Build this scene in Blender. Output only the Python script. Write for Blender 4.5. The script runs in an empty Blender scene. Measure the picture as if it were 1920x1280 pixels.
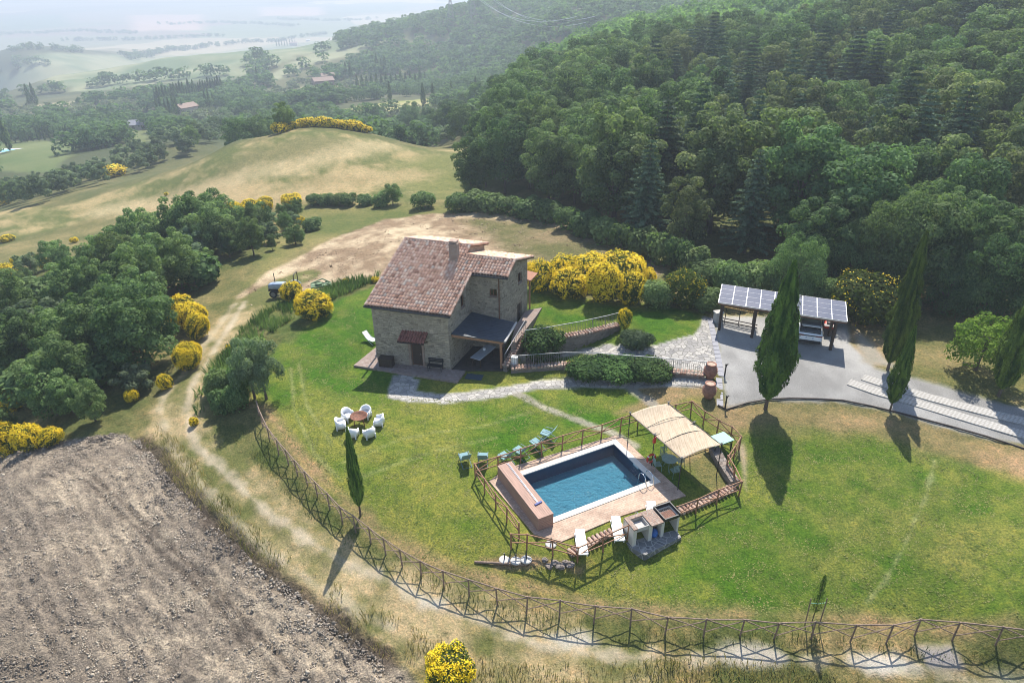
import bpy, bmesh, math, random
import numpy as np
from mathutils import Vector, Matrix

# ------------------------------------------------------------------ camera, sky, sun, exposure
SC = bpy.context.scene
COL = SC.collection
PITCH, ROLL, FPX, CAMH = math.radians(28.75), math.radians(-0.75), 1280.0, 26.0
_X = np.array([1.0, 0, 0]); _U = np.array([0, math.sin(PITCH), math.cos(PITCH)]); _F = np.array([0, math.cos(PITCH), -math.sin(PITCH)])
_c, _s = math.cos(ROLL), math.sin(ROLL)
RIGHT = _c * _X + _s * _U
UPV = -_s * _X + _c * _U
CAMP = np.array([0, 0, CAMH])
cam = bpy.data.objects.new('camera', bpy.data.cameras.new('camera'))
COL.objects.link(cam)
cam.data.sensor_width = 36.0
cam.data.lens = 24.0
cam.data.clip_start = 0.5
cam.data.clip_end = 20000.0
m = Matrix.Identity(4)
for i in range(3):
    m[i][0], m[i][1], m[i][2], m[i][3] = RIGHT[i], UPV[i], -_F[i], CAMP[i]
cam.matrix_world = m
SC.camera = cam

SUN_EL, SUN_AZ = math.radians(54.0), math.radians(12.0)      # azimuth from +Y towards +X
SUN_STRENGTH, SKY_STRENGTH = 4.6, 0.135
W = bpy.data.worlds.new('World'); SC.world = W; W.use_nodes = True
wn = W.node_tree.nodes; wl = W.node_tree.links
sky = wn.new('ShaderNodeTexSky'); sky.sky_type = 'NISHITA'; sky.sun_disc = False
sky.sun_elevation = SUN_EL; sky.sun_rotation = SUN_AZ
sky.air_density = 1.0; sky.dust_density = 0.6; sky.ozone_density = 1.0
wn['Background'].inputs['Strength'].default_value = SKY_STRENGTH
wl.new(sky.outputs[0], wn['Background'].inputs['Color'])
sl = bpy.data.lights.new('sun', 'SUN'); sl.energy = SUN_STRENGTH; sl.angle = math.radians(0.5); sl.color = (1.0, 0.95, 0.86)
sun = bpy.data.objects.new('sun', sl); COL.objects.link(sun)
sd = Vector((math.sin(SUN_AZ) * math.cos(SUN_EL), math.cos(SUN_AZ) * math.cos(SUN_EL), math.sin(SUN_EL)))
sun.rotation_euler = sd.to_track_quat('Z', 'Y').to_euler()
sun.location = (0, 60, 80)
SC.view_settings.view_transform = 'Standard'; SC.view_settings.look = 'None'
SC.view_settings.exposure = 0.68; SC.view_settings.gamma = 1.0
SC.cycles.max_bounces = 6; SC.cycles.diffuse_bounces = 3; SC.cycles.glossy_bounces = 2
SC.cycles.transmission_bounces = 3; SC.cycles.transparent_max_bounces = 6; SC.cycles.volume_bounces = 0
SC.cycles.sample_clamp_indirect = 4.0
SC.cycles.filter_width = 0.95

# ------------------------------------------------------------------ numeric helpers
def ray(px, py):
    x = (px - 960.0) / FPX; y = (640.0 - py) / FPX
    return RIGHT * x + UPV * y + _F
def project(p):
    d = np.asarray(p, float) - CAMP
    zc = d @ _F
    return 960 + FPX * (d @ RIGHT) / zc, 640 - FPX * (d @ UPV) / zc, zc
def at_z(px, py, z):
    d = ray(px, py); return CAMP + d * ((z - CAMH) / d[2])

def _hash(ix, iy, seed):
    h = (ix.astype(np.int64) * 374761393 + iy.astype(np.int64) * 668265263 + seed * 2147483647) & 0xFFFFFFFF
    h = ((h ^ (h >> 13)) * 1274126177) & 0xFFFFFFFF
    return ((h ^ (h >> 16)) & 0xFFFF) / 65535.0
def vnoise(x, y, seed=0):
    ix = np.floor(x); iy = np.floor(y); fx = x - ix; fy = y - iy
    fx = fx * fx * (3 - 2 * fx); fy = fy * fy * (3 - 2 * fy)
    a = _hash(ix, iy, seed); b = _hash(ix + 1, iy, seed); c = _hash(ix, iy + 1, seed); d = _hash(ix + 1, iy + 1, seed)
    return (a * (1 - fx) + b * fx) * (1 - fy) + (c * (1 - fx) + d * fx) * fy
def fbm(x, y, oct=4, seed=0):
    s = 0; a = 0.5; t = 0
    for k in range(oct):
        s = s + a * vnoise(x * 2 ** k + 17.3 * k, y * 2 ** k - 9.1 * k, seed + k); t += a; a *= 0.55
    return s / t
def sstep(a, b, x):
    t = np.clip((x - a) / (b - a), 0, 1); return t * t * (3 - 2 * t)

# ------------------------------------------------------------------ the lie of the land
# control heights: seen ground points (pixel of the photograph, height) and points given by bearing column and distance
CTRL = """709 681 0|846 696 0|660 690 0|940 697 0|700 760 0|600 800 0|640 620 .2|560 610 0|540 700 0|650 545 .2|790 740 0|1000 725 .05
1050 575 1.6|1100 595 1.6|1010 582 1.5|1200 590 1.7|1290 605 1.6|1300 690 1.25|1230 660 1.3|1200 715 .6|1320 718 1.1|1000 705 0|1130 705 .4
1400 640 1.2|1500 690 1.15|1600 640 1.3|1700 690 1.2|1400 745 .9|1800 765 1.0|1910 800 1.0|1435 767 .7|1800 690 1.3|1910 720 1.2
1500 850 .2|1420 820 .3|950 895 0|1240 905 0|1160 820 .1|1390 830 .2|1380 900 -.1|1300 1020 -.6|1080 1065 -.8|1180 1040 -.7|900 950 -.1|960 1050 -.6
1700 1000 0|1900 900 .7|1800 1150 -.6|1450 1050 -.5|1300 1205 -1.1|1880 1230 -.8|1000 1150 -1.2|700 1000 -.8|500 800 -.35|800 900 -.1|1040 1010 -.1
600 1100 -1.4|400 900 -1.2|330 780 -1.2|450 600 -1|540 540 -1|1200 1270 -1.6|200 1000 -2|0 1250 -2.5|0 900 -2.6|250 830 -1.8|600 1260 -2.0
150 700 -3|300 600 -2.4|0 640 -5|450 480 -2.5|100 540 -6.5|0 500 -9|300 450 -6
100 430 -12.5|300 375 -10|500 392 -5|650 392 -4|780 372 -3|860 380 -2.2|700 470 -.6|600 520 -1|900 420 -1|1000 470 .4|1100 440 0|1200 490 .8|1250 480 1
560 240 -3|500 262 -5|750 300 -3.8|620 330 -3.6|850 290 -4.5|700 252 -4.5|450 264 -5.0|400 287 -6.5|300 327 -9.2|200 358 -12|0 405 -15|870 372 -2.5
350 272 -18|250 305 -20|100 352 -22|50 312 -26|60 278 -30|350 240 -30|200 255 -33|760 240 -25|800 200 -28|885 180 -27|650 210 -29|0 340 -26
550 180 -36|450 200 -36|250 200 -42|100 240 -39|50 200 -46|200 170 -52|400 150 -46|250 130 -50|100 150 -62|450 100 -42|300 112 -50|0 180 -60|0 135 -84
600 82 -36|700 62 -26|850 42 -13|960 22 -5|900 100 -28|1000 70 -14|1050 42 -4|1000 120 -25|950 150 -29|700 120 -36|800 90 -28|620 130 -40
200 82 -130|0 95 -130|500 58 -130|200 30 -130|500 15 -130|800 5 -130|0 40 -130|330 65 -130"""
CTRLD = [(600, 172, -12), (600, 225, -27), (750, 180, -18), (750, 225, -27), (480, 170, -14), (880, 150, -8), (950, 170, -6), (1100, 130, 0), (1100, 200, -1),
         (1100, 260, -4), (1300, 110, 2), (1300, 200, 5), (1500, 120, 3), (1500, 200, 9), (1700, 100, 3), (1700, 200, 13), (1950, 90, 3), (1950, 150, 11), (1950, 260, 18),
         (1500, 300, 8), (1300, 300, 2), (1000, 280, -16), (950, 330, -27), (1100, 400, -14), (1200, 600, -2), (1300, 800, 4), (1500, 600, 6), (1900, 600, 18), (1900, 1500, -20),
         (1300, 1600, -40), (900, 1300, -90), (700, 1200, -110), (400, 1100, -118), (100, 1100, -128), (1500, 3000, -120), (1900, 3000, -120), (0, 6000, -130), (500, 9000, -130),
         (1000, 5000, -130), (1900, 9000, -130), (-250, 60, -8), (-250, 200, -28), (-250, 500, -60), (-250, 1500, -130), (2200, 60, 2.5), (2200, 200, 15), (0, 14, -2.5), (960, 12, -2), (1900, 12, -1.5),
         (2250, 30, 0), (-300, 30, -3)]
_cp = []
for tok in CTRL.replace('\n', '|').split('|'):
    a, b, c = [float(v) for v in tok.split()]
    q = at_z(a, b, c); _cp.append((math.atan2(q[0], q[1]), math.log(math.hypot(q[0], q[1])), c))
for a, d, c in CTRLD:
    az = math.atan2((a - 960) / FPX, 0.93)
    _cp.append((az, math.log(d), c))
_cp = np.array(_cp)
def _tps(r2): return 0.5 * r2 * np.log(r2 + 1e-12)
_A = _cp[:, :2] * np.array([1.6, 1.0])
_n = len(_A)
_K = _tps(((_A[:, None] - _A[None]) ** 2).sum(-1)) + np.eye(_n) * 2e-4
_Pm = np.concatenate([np.ones((_n, 1)), _A], 1)
_M = np.block([[_K, _Pm], [_Pm.T, np.zeros((3, 3))]])
_w = np.linalg.solve(_M, np.concatenate([_cp[:, 2], np.zeros(3)]))
def base_height(x, y):
    x = np.atleast_1d(np.asarray(x, float)); y = np.atleast_1d(np.asarray(y, float))
    r = np.maximum(np.hypot(x, y), 6.0)
    q = np.stack([np.arctan2(x, np.maximum(y, 0.5)) * 1.6, np.log(r)], 1)
    out = np.empty(len(q))
    for i in range(0, len(q), 40000):
        s = q[i:i + 40000]
        d2 = ((s[:, None] - _A[None]) ** 2).sum(-1)
        out[i:i + 40000] = _tps(d2) @ _w[:_n] + _w[_n] + s @ _w[_n + 1:]
    return out
def poly_sd(x, y, poly):
    """signed distance to a closed polygon, positive inside"""
    P_ = np.asarray(poly, float)[:, :2]; n = len(P_)
    d = np.full(x.shape, 1e18); ins = np.zeros(x.shape, bool)
    for i in range(n):
        a = P_[i]; b = P_[(i + 1) % n]; e = b - a
        t = np.clip(((x - a[0]) * e[0] + (y - a[1]) * e[1]) / (e @ e + 1e-12), 0, 1)
        d = np.minimum(d, (x - a[0] - t * e[0]) ** 2 + (y - a[1] - t * e[1]) ** 2)
        c = ((a[1] > y) != (b[1] > y))
        ins ^= c & (x < (b[0] - a[0]) * (y - a[1]) / (b[1] - a[1] + 1e-15) + a[0])
    d = np.sqrt(d); return np.where(ins, d, -d)
def line_d(x, y, pts):
    P_ = np.asarray(pts, float)[:, :2]; d = np.full(x.shape, 1e18)
    for i in range(len(P_) - 1):
        a = P_[i]; b = P_[i + 1]; e = b - a
        t = np.clip(((x - a[0]) * e[0] + (y - a[1]) * e[1]) / (e @ e + 1e-12), 0, 1)
        d = np.minimum(d, (x - a[0] - t * e[0]) ** 2 + (y - a[1] - t * e[1]) ** 2)
    return np.sqrt(d)
_RS = np.exp(np.arange(math.log(14.0), math.log(9500.0), 0.006))
def hit(px, py, h=0.0, hf=None):
    """where the line of sight through a photograph pixel meets the ground (raised by h)"""
    hf = hf or height
    d = ray(px, py); d = d / math.hypot(d[0], d[1])
    x = d[0] * _RS; y = d[1] * _RS; z = CAMH + d[2] * _RS
    g = hf(x, y) + h
    below = np.nonzero(z <= g)[0]
    if len(below) == 0: k = len(_RS) - 1; lo, hi = _RS[k - 1], _RS[k]
    else:
        k = max(below[0], 1); lo, hi = _RS[k - 1], _RS[k]
        for _ in range(22):
            mid = 0.5 * (lo + hi)
            if CAMH + d[2] * mid <= hf(d[0] * mid, d[1] * mid)[0] + h: hi = mid
            else: lo = mid
    r = 0.5 * (lo + hi)
    return np.array([d[0] * r, d[1] * r, CAMH + d[2] * r])

# ------------------------------------------------------------------ house and pool frames on the ground
HF = np.array([-4.521, 43.027, 0.0])
_a1 = math.radians(-12.193); E1 = np.array([math.cos(_a1), math.sin(_a1), 0.0])
_a2 = _a1 + math.radians(80.0); E2 = np.array([math.cos(_a2), math.sin(_a2), 0.0])
def hl(a, b, z=0.0): return HF + E1 * a + E2 * b + np.array([0, 0, z])
# pool: corner (near right of the coping), u along the near side to the left, v away from the camera
PC = at_z(1239.1, 902.8, 0.08); _pd = at_z(1023.1, 985.2, 0.08); _pb = at_z(1154.5, 822.7, 0.08)
PU = (_pd - PC); PU[2] = 0; POOL_U = float(np.linalg.norm(PU)); PU /= POOL_U
PV = np.array([PU[1], -PU[0], 0.0]); POOL_V = float((_pb - PC) @ PV)
def pl(u, v, z=0.0): return np.array([PC[0], PC[1], 0]) + PU * u + PV * v + np.array([0, 0, z])
POOL_L = POOL_U + 0.25      # length incl. the end under the cover box

def gpoly(s, hf=None):
    """polygon typed as photograph pixels, laid on the ground"""
    return [hit(*[float(v) for v in t.split(',')], hf=hf)[:2] for t in s.split()]
# sunken passage in front of the upper retaining wall
UP_PX = [(985, 640), (1020, 636), (1057, 629), (1085, 624), (1110, 618.5), (1135, 613), (1160, 606.5)]
UP_Z = [1.62, 1.66, 1.70, 1.70, 1.70, 1.68, 1.62]
UP_PTS = [at_z(x, y, z) for (x, y), z in zip(UP_PX, UP_Z)]
PASSAGE = [p[:2] for p in UP_PTS] + gpoly('1180,626 1150,655 1100,668 1050,678 985,684 958,684', hf=base_height)
_pa = np.array(hit(965, 680, hf=base_height)[:2]); _pbb = np.array(hit(1165, 625, hf=base_height)[:2])
DECK_PX = '917,901 951,877 1150,816.5 1165,818 1286,928.5 1246.7,940.5 1165,966 1053,1014.5 1002,1001'
POOLPOLY = [pl(.2, .2), pl(POOL_L - .1, .2), pl(POOL_L - .1, POOL_V - .2), pl(.2, POOL_V - .2)]
DECKPOLY = [at_z(*[float(v) for v in t.split(',')], 0.05)[:2] for t in DECK_PX.split()]
HOUSEPAD = [hl(a, b)[:2] for a, b in ((-7.3, -1.9), (3.7, -1.9), (3.95, 3.9), (0, 3.9), (-5.6, 6.5), (-7.3, 6.5))]
def sdp_right(x, y):
    d = np.stack([x - HF[0], y - HF[1]], 1); return (d @ NE1) > 3.2
NE1 = np.array([E2[1], -E2[0]])
def height(x, y):
    x = np.atleast_1d(np.asarray(x, float)); y = np.atleast_1d(np.asarray(y, float))
    z = base_height(x, y)
    r = np.hypot(x, y)
    amp = np.clip((r - 185) / 400, 0, 1)
    z = z + (fbm(x / 9, y / 9, 3, 5) - .5) * 0.22 + amp * (fbm(x / 70, y / 70, 3, 9) - .5) * 9
    near = (r < 80)
    if near.any():
        xn, yn, zn = x[near], y[near], z[near]
        e = _pbb - _pa; L = np.linalg.norm(e)
        t = ((xn - _pa[0]) * e[0] + (yn - _pa[1]) * e[1]) / L ** 2
        sdp = poly_sd(xn, yn, PASSAGE)
        zn = np.where(sdp > 0, np.minimum(zn, -0.45 + 1.5 * np.clip(t, 0, 1)), zn)
        sdd = poly_sd(xn, yn, DECKPOLY)
        w = sstep(-2.5, -0.1, sdd); zn = zn * (1 - w) - 0.02 * w
        sdh = poly_sd(xn, yn, HOUSEPAD); w = sstep(-2.2, -.15, sdh); w2 = sstep(-.25, -.02, sdh); w = np.where(sdp_right(xn, yn), w2, w); zn = zn * (1 - w) - 0.03 * w
        sdw = poly_sd(xn, yn, POOLPOLY)
        zn = np.where(sdw > 0, -2.2, zn)
        z = z.copy(); z[near] = zn
    return z
P = hit

# ------------------------------------------------------------------ mesh helpers
def link(o, parent=None):
    COL.objects.link(o)
    if parent is not None: o.parent = parent
    return o
def np_mesh(name, V, Fq, mat, tone=None, smooth=False):
    """mesh from numpy arrays; Fq is N x 4 or N x 3"""
    me = bpy.data.meshes.new(name)
    V = np.asarray(V, np.float32); Fq = np.asarray(Fq, np.int32); k = Fq.shape[1]
    me.vertices.add(len(V)); me.vertices.foreach_set('co', V.ravel())
    me.loops.add(Fq.size); me.loops.foreach_set('vertex_index', Fq.ravel())
    me.polygons.add(len(Fq)); me.polygons.foreach_set('loop_start', np.arange(0, Fq.size, k, dtype=np.int32))
    me.polygons.foreach_set('loop_total', np.full(len(Fq), k, np.int32))
    if smooth: me.polygons.foreach_set('use_smooth', np.ones(len(Fq), bool))
    me.update(calc_edges=True); me.validate()
    if tone is not None:
        at = me.attributes.new('tone', 'FLOAT', 'POINT'); at.data.foreach_set('value', np.asarray(tone, np.float32))
    if mat is not None: me.materials.append(mat)
    return me
class MB:
    def __init__(s): s.v = []; s.f = []; s.smooth = False
    def add(s, vs, fs):
        o = len(s.v); s.v += [tuple(map(float, v)) for v in vs]; s.f += [tuple(i + o for i in f) for f in fs]; return s
    def box(s, c, size, rz=0.0, bev=0.0):
        sx, sy, sz = size[0] / 2, size[1] / 2, size[2] / 2; ca, sa = math.cos(rz), math.sin(rz)
        b = min(bev, sx * .9, sy * .9, sz * .9)
        if b <= 0:
            pts = [(x, y, z) for z in (-sz, sz) for x, y in ((-sx, -sy), (sx, -sy), (sx, sy), (-sx, sy))]
            fs = [(3, 2, 1, 0), (4, 5, 6, 7), (0, 1, 5, 4), (1, 2, 6, 5), (2, 3, 7, 6), (3, 0, 4, 7)]
        else:
            def ring(i, z):
                x, y = sx - i, sy - i; k = b - i if i < b else 0
                return [(-x + b - i, -y, z), (x - b + i, -y, z), (x, -y + b - i, z), (x, y - b + i, z), (x - b + i, y, z), (-x + b - i, y, z), (-x, y - b + i, z), (-x, -y + b - i, z)]
            pts = ring(b * .6, -sz) + ring(0, -sz + b) + ring(0, sz - b) + ring(b * .6, sz)
            fs = [tuple(reversed(range(8))), tuple(range(24, 32))]
            for r in range(3):
                fs += [(r * 8 + i, r * 8 + (i + 1) % 8, r * 8 + 8 + (i + 1) % 8, r * 8 + 8 + i) for i in range(8)]
        return s.add([(c[0] + x * ca - y * sa, c[1] + x * sa + y * ca, c[2] + z) for x, y, z in pts], fs)
    def beam(s, a, b, r, n=6, r2=None, w=None):
        """round bar (or flat bar r x w) between two points"""
        a = Vector(a); b = Vector(b); d = b - a
        if d.length < 1e-6: return s
        d.normalize(); up = Vector((0, 0, 1)) if abs(d.z) < .95 else Vector((0, 1, 0))
        x = d.cross(up).normalized(); y = x.cross(d).normalized(); r2 = r if r2 is None else r2
        vs = []
        if w is not None:
            for p, q in ((a, r), (b, r2)): vs += [p + x * q + y * w, p - x * q + y * w, p - x * q - y * w, p + x * q - y * w]
            n = 4
        else:
            for p, q in ((a, r), (b, r2)): vs += [p + x * math.cos(t) * q + y * math.sin(t) * q for t in [2 * math.pi * i / n for i in range(n)]]
        fs = [(i, (i + 1) % n, n + (i + 1) % n, n + i) for i in range(n)] + [tuple(reversed(range(n))), tuple(range(n, 2 * n))]
        return s.add(vs, fs)
    def tube(s, pts, r, n=6, closed=False):
        pts = [Vector(p) for p in pts]; m_ = len(pts); vs = []; rr = r if isinstance(r, (list, tuple)) else [r] * m_
        px = None
        for i, p in enumerate(pts):
            d = (pts[(i + 1) % m_] - pts[i - 1]) if closed else (pts[min(i + 1, m_ - 1)] - pts[max(i - 1, 0)])
            d.normalize(); up = Vector((0, 0, 1)) if abs(d.z) < .9 else Vector((0, 1, 0))
            x = d.cross(up).normalized() if px is None else (px - d * px.dot(d)).normalized()
            px = x; y = x.cross(d).normalized()
            vs += [p + (x * math.cos(t) + y * math.sin(t)) * rr[i] for t in [2 * math.pi * j / n for j in range(n)]]
        fs = []
        for i in range(m_ if closed else m_ - 1):
            a = i * n; b = ((i + 1) % m_) * n
            fs += [(a + j, a + (j + 1) % n, b + (j + 1) % n, b + j) for j in range(n)]
        if not closed: fs += [tuple(reversed(range(n))), tuple(range((m_ - 1) * n, m_ * n))]
        return s.add(vs, fs)
    def lathe(s, prof, c=(0, 0, 0), n=20):
        vs = [(c[0] + r * math.cos(2 * math.pi * i / n), c[1] + r * math.sin(2 * math.pi * i / n), c[2] + z) for r, z in prof for i in range(n)]
        fs = [(k * n + i, k * n + (i + 1) % n, (k + 1) * n + (i + 1) % n, (k + 1) * n + i) for k in range(len(prof) - 1) for i in range(n)]
        fs += [tuple(reversed(range(n))), tuple(range((len(prof) - 1) * n, len(prof) * n))]
        return s.add(vs, fs)
    def prism(s, poly, z0, z1):
        """closed prism over a plan polygon; z0, z1 numbers or per-vertex lists"""
        n = len(poly); z0 = [z0] * n if np.isscalar(z0) else z0; z1 = [z1] * n if np.isscalar(z1) else z1
        ar = sum(poly[i][0] * poly[(i + 1) % n][1] - poly[(i + 1) % n][0] * poly[i][1] for i in range(n))
        idx = list(range(n)) if ar > 0 else list(reversed(range(n)))
        vs = [(poly[i][0], poly[i][1], z0[i]) for i in idx] + [(poly[i][0], poly[i][1], z1[i]) for i in idx]
        return s.add(vs, [tuple(reversed(range(n))), tuple(range(n, 2 * n))] + [(i, (i + 1) % n, n + (i + 1) % n, n + i) for i in range(n)])
    def slab(s, quad, t):
        """thick sheet: corner points in order, thickness t downwards along its normal"""
        q = [Vector(p) for p in quad]; nrm = (q[1] - q[0]).cross(q[2] - q[0]).normalized()
        if nrm.z < 0: nrm = -nrm
        n = len(q)
        return s.add(q + [p - nrm * t for p in q], [tuple(range(n)), tuple(reversed(range(n, 2 * n)))] + [(i, n + i, n + (i + 1) % n, (i + 1) % n) for i in range(n)])
    def mesh(s, name, mat, off=(0, 0, 0), smooth=False):
        me = bpy.data.meshes.new(name)
        me.from_pydata([(v[0] - off[0], v[1] - off[1], v[2] - off[2]) for v in s.v], [], s.f)
        bm = bmesh.new(); bm.from_mesh(me); bmesh.ops.recalc_face_normals(bm, faces=bm.faces); bm.to_mesh(me); bm.free()
        if smooth:
            for p_ in me.polygons: p_.use_smooth = True
        if mat: me.materials.append(mat)
        return me
def tag(o, label=None, cat=None, group=None, kind=None):
    if label: o['label'] = label
    if cat: o['category'] = cat
    if group: o['group'] = group
    if kind: o['kind'] = kind
    return o
def thing(name, label, cat, loc=(0, 0, 0), rz=0.0, group=None):
    o = bpy.data.objects.new(name, None); o.empty_display_size = .3
    o.location = [float(v) for v in loc]; o.rotation_euler = (0, 0, rz)
    link(o); return tag(o, label, cat, group)
def part(name, mb, mat, parent, world=False, smooth=False, label=None):
    """one mesh under its thing; world=True when the shape was drawn in world coordinates"""
    off = (0, 0, 0)
    if world:
        p = parent
        while p is not None:
            off = tuple(off[i] + p.location[i] for i in range(3)); p = p.parent
    o = bpy.data.objects.new(name, mb.mesh(name, mat, off, smooth)); link(o, parent)
    if label: o['label'] = label
    return o
def solo(name, mb, mat, label, cat, loc=(0, 0, 0), rz=0.0, group=None, smooth=False):
    o = bpy.data.objects.new(name, mb.mesh(name, mat, (0, 0, 0), smooth)); o.location = [float(v) for v in loc]; o.rotation_euler = (0, 0, rz)
    link(o); return tag(o, label, cat, group)
def struct(name, me):
    o = bpy.data.objects.new(name, me); link(o); o['kind'] = 'structure'; return o
def dup(root, loc, rz=0.0, label=None, scale=None, group=None):
    def rec(o, parent):
        c = o.copy(); COL.objects.link(c)
        if parent is not None: c.parent = parent
        for ch in list(o.children): rec(ch, c)
        return c
    r = rec(root, None); r.location = [float(v) for v in loc]; r.rotation_euler = (0, 0, rz)
    if scale is not None: r.scale = scale if hasattr(scale, '__len__') else (scale,) * 3
    if label: r['label'] = label
    if group: r['group'] = group
    return r

# ------------------------------------------------------------------ materials
def new_mat(name):
    mt = bpy.data.materials.new(name); mt.use_nodes = True
    nt = mt.node_tree; return mt, nt, nt.nodes['Principled BSDF']
def N(nt, typ, **kw):
    n = nt.nodes.new(typ)
    for k, v in kw.items():
        if k.startswith('i_'):
            key = k[2:]; key = int(key) if key.isdigit() else key.replace('_', ' ')
            n.inputs[key].default_value = v
        else: setattr(n, k, v)
    return n
def mixc(nt, fac, a, b, blend='MIX'):
    n = nt.nodes.new('ShaderNodeMix'); n.data_type = 'RGBA'; n.blend_type = blend
    for sock, v in ((n.inputs[0], fac), (n.inputs[6], a), (n.inputs[7], b)):
        if hasattr(v, 'is_output'): nt.links.new(v, sock)
        elif isinstance(v, (int, float)): sock.default_value = v
        else: sock.default_value = (*v[:3], 1)
    return n.outputs[2]
def math_(nt, op, a, b=None, c=None):
    n = nt.nodes.new('ShaderNodeMath'); n.operation = op
    for s_, v in zip(n.inputs, (a, b, c)):
        if v is None: continue
        if hasattr(v, 'is_output'): nt.links.new(v, s_)
        else: s_.default_value = v
    return n.outputs[0]
def ramp(nt, fac, stops):
    n = nt.nodes.new('ShaderNodeValToRGB'); el = n.color_ramp.elements
    while len(el) < len(stops): el.new(.5)
    for e, (p, c) in zip(el, stops): e.position = p; e.color = (*c[:3], 1) if hasattr(c, '__len__') else (c, c, c, 1)
    if fac is not None: nt.links.new(fac, n.inputs[0])
    return n.outputs[0]
def noise(nt, scale, detail=4, rough=.55, vec=None, dist=0):
    n = N(nt, 'ShaderNodeTexNoise'); n.inputs['Scale'].default_value = scale; n.inputs['Detail'].default_value = detail
    n.inputs['Roughness'].default_value = rough; n.inputs['Distortion'].default_value = dist
    if vec is not None: nt.links.new(vec, n.inputs['Vector'])
    return n.outputs['Fac']
def coords(nt, scale=(1, 1, 1), world=False):
    if world: src = N(nt, 'ShaderNodeNewGeometry').outputs['Position']
    else: src = N(nt, 'ShaderNodeTexCoord').outputs['Object']
    mp = N(nt, 'ShaderNodeMapping'); mp.inputs['Scale'].default_value = scale
    nt.links.new(src, mp.inputs['Vector']); return mp.outputs['Vector']
def bump(nt, bs, h, dist, strength=1.0):
    b = N(nt, 'ShaderNodeBump'); b.inputs['Distance'].default_value = dist; b.inputs['Strength'].default_value = strength
    nt.links.new(h, b.inputs['Height']); nt.links.new(b.outputs[0], bs.inputs['Normal']); return b
def simple(name, col, rough=.7, var=.25, scale=6.0, metal=0.0, bmp=0.0, spec=None, stretch=(1, 1, 1), world=False, detail=5):
    mt, nt, bs = new_mat(name)
    v = coords(nt, stretch, world)
    f = noise(nt, scale, detail, .6, v)
    lo = tuple(c * (1 - var) for c in col); hi = tuple(min(1, c * (1 + var)) for c in col)
    nt.links.new(ramp(nt, f, [(.3, lo), (.7, hi)]), bs.inputs['Base Color'])
    bs.inputs['Roughness'].default_value = rough; bs.inputs['Metallic'].default_value = metal
    if spec is not None: bs.inputs['Specular IOR Level'].default_value = spec
    if bmp: bump(nt, bs, f, bmp)
    return mt
def leaf_mat(name, dark, light, trans=.3, hue=.032, val=.5, rough=.75):
    """foliage: tone attribute picks between two leaf colours, every plant gets its own small shift"""
    mt, nt, bs = new_mat(name)
    at = N(nt, 'ShaderNodeAttribute', attribute_name='tone')
    c = mixc(nt, at.outputs['Fac'], dark, light)
    oi = N(nt, 'ShaderNodeObjectInfo')
    hs = N(nt, 'ShaderNodeHueSaturation')
    nt.links.new(c, hs.inputs['Color'])
    nt.links.new(math_(nt, 'MULTIPLY_ADD', oi.outputs['Random'], hue, .5 - hue / 2), hs.inputs['Hue'])
    r2 = math_(nt, 'FRACT', math_(nt, 'MULTIPLY', oi.outputs['Random'], 7.31))
    nt.links.new(math_(nt, 'MULTIPLY_ADD', r2, val, 1 - val / 2), hs.inputs['Value'])
    nt.links.new(hs.outputs[0], bs.inputs['Base Color']); bs.inputs['Roughness'].default_value = rough
    bs.inputs['Specular IOR Level'].default_value = .12
    tr = N(nt, 'ShaderNodeBsdfTranslucent'); nt.links.new(mixc(nt, 1.0, hs.outputs[0], (1.22, 1.38, .72), 'MULTIPLY'), tr.inputs['Color'])
    mx = N(nt, 'ShaderNodeMixShader'); mx.inputs[0].default_value = trans
    nt.links.new(bs.outputs[0], mx.inputs[1]); nt.links.new(tr.outputs[0], mx.inputs[2])
    nt.links.new(mx.outputs[0], nt.nodes['Material Output'].inputs['Surface'])
    return mt
def stone_mat(name, cols, mortar, scale, sx=(1, 1, 1.9), bmp=.05, tint=None):
    mt, nt, bs = new_mat(name)
    v = coords(nt, sx)
    nz = N(nt, 'ShaderNodeTexNoise'); nz.inputs['Scale'].default_value = 2.0; nt.links.new(v, nz.inputs['Vector'])
    vv = N(nt, 'ShaderNodeVectorMath', operation='MULTIPLY_ADD'); nt.links.new(nz.outputs['Color'], vv.inputs[0]); vv.inputs[1].default_value = (.12, .12, .12); nt.links.new(v, vv.inputs[2])
    vo = N(nt, 'ShaderNodeTexVoronoi'); vo.inputs['Scale'].default_value = scale; nt.links.new(vv.outputs[0], vo.inputs['Vector'])
    ve = N(nt, 'ShaderNodeTexVoronoi', feature='DISTANCE_TO_EDGE'); ve.inputs['Scale'].default_value = scale; nt.links.new(vv.outputs[0], ve.inputs['Vector'])
    sep = N(nt, 'ShaderNodeSeparateColor'); nt.links.new(vo.outputs['Color'], sep.inputs[0])
    n_ = len(cols); c = ramp(nt, sep.outputs[0], [(.02 + .96 * i / (n_ - 1), cc) for i, cc in enumerate(cols)])
    big = noise(nt, .8, 4, .6, v); fine = noise(nt, 16, 5, .6, v)
    c = mixc(nt, .6, c, ramp(nt, big, [(.3, .62), (.7, 1.0)]), 'MULTIPLY')
    c = mixc(nt, .7, c, ramp(nt, fine, [(.25, .55), (.75, 1.0)]), 'MULTIPLY')
    e = ramp(nt, ve.outputs['Distance'], [(.02, 0.0), (.09, 1.0)])
    nt.links.new(mixc(nt, e, mortar, c), bs.inputs['Base Color']); bs.inputs['Roughness'].default_value = .9
    h = math_(nt, 'ADD', e, math_(nt, 'MULTIPLY', fine, .5)); bump(nt, bs, h, bmp)
    return mt

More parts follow.
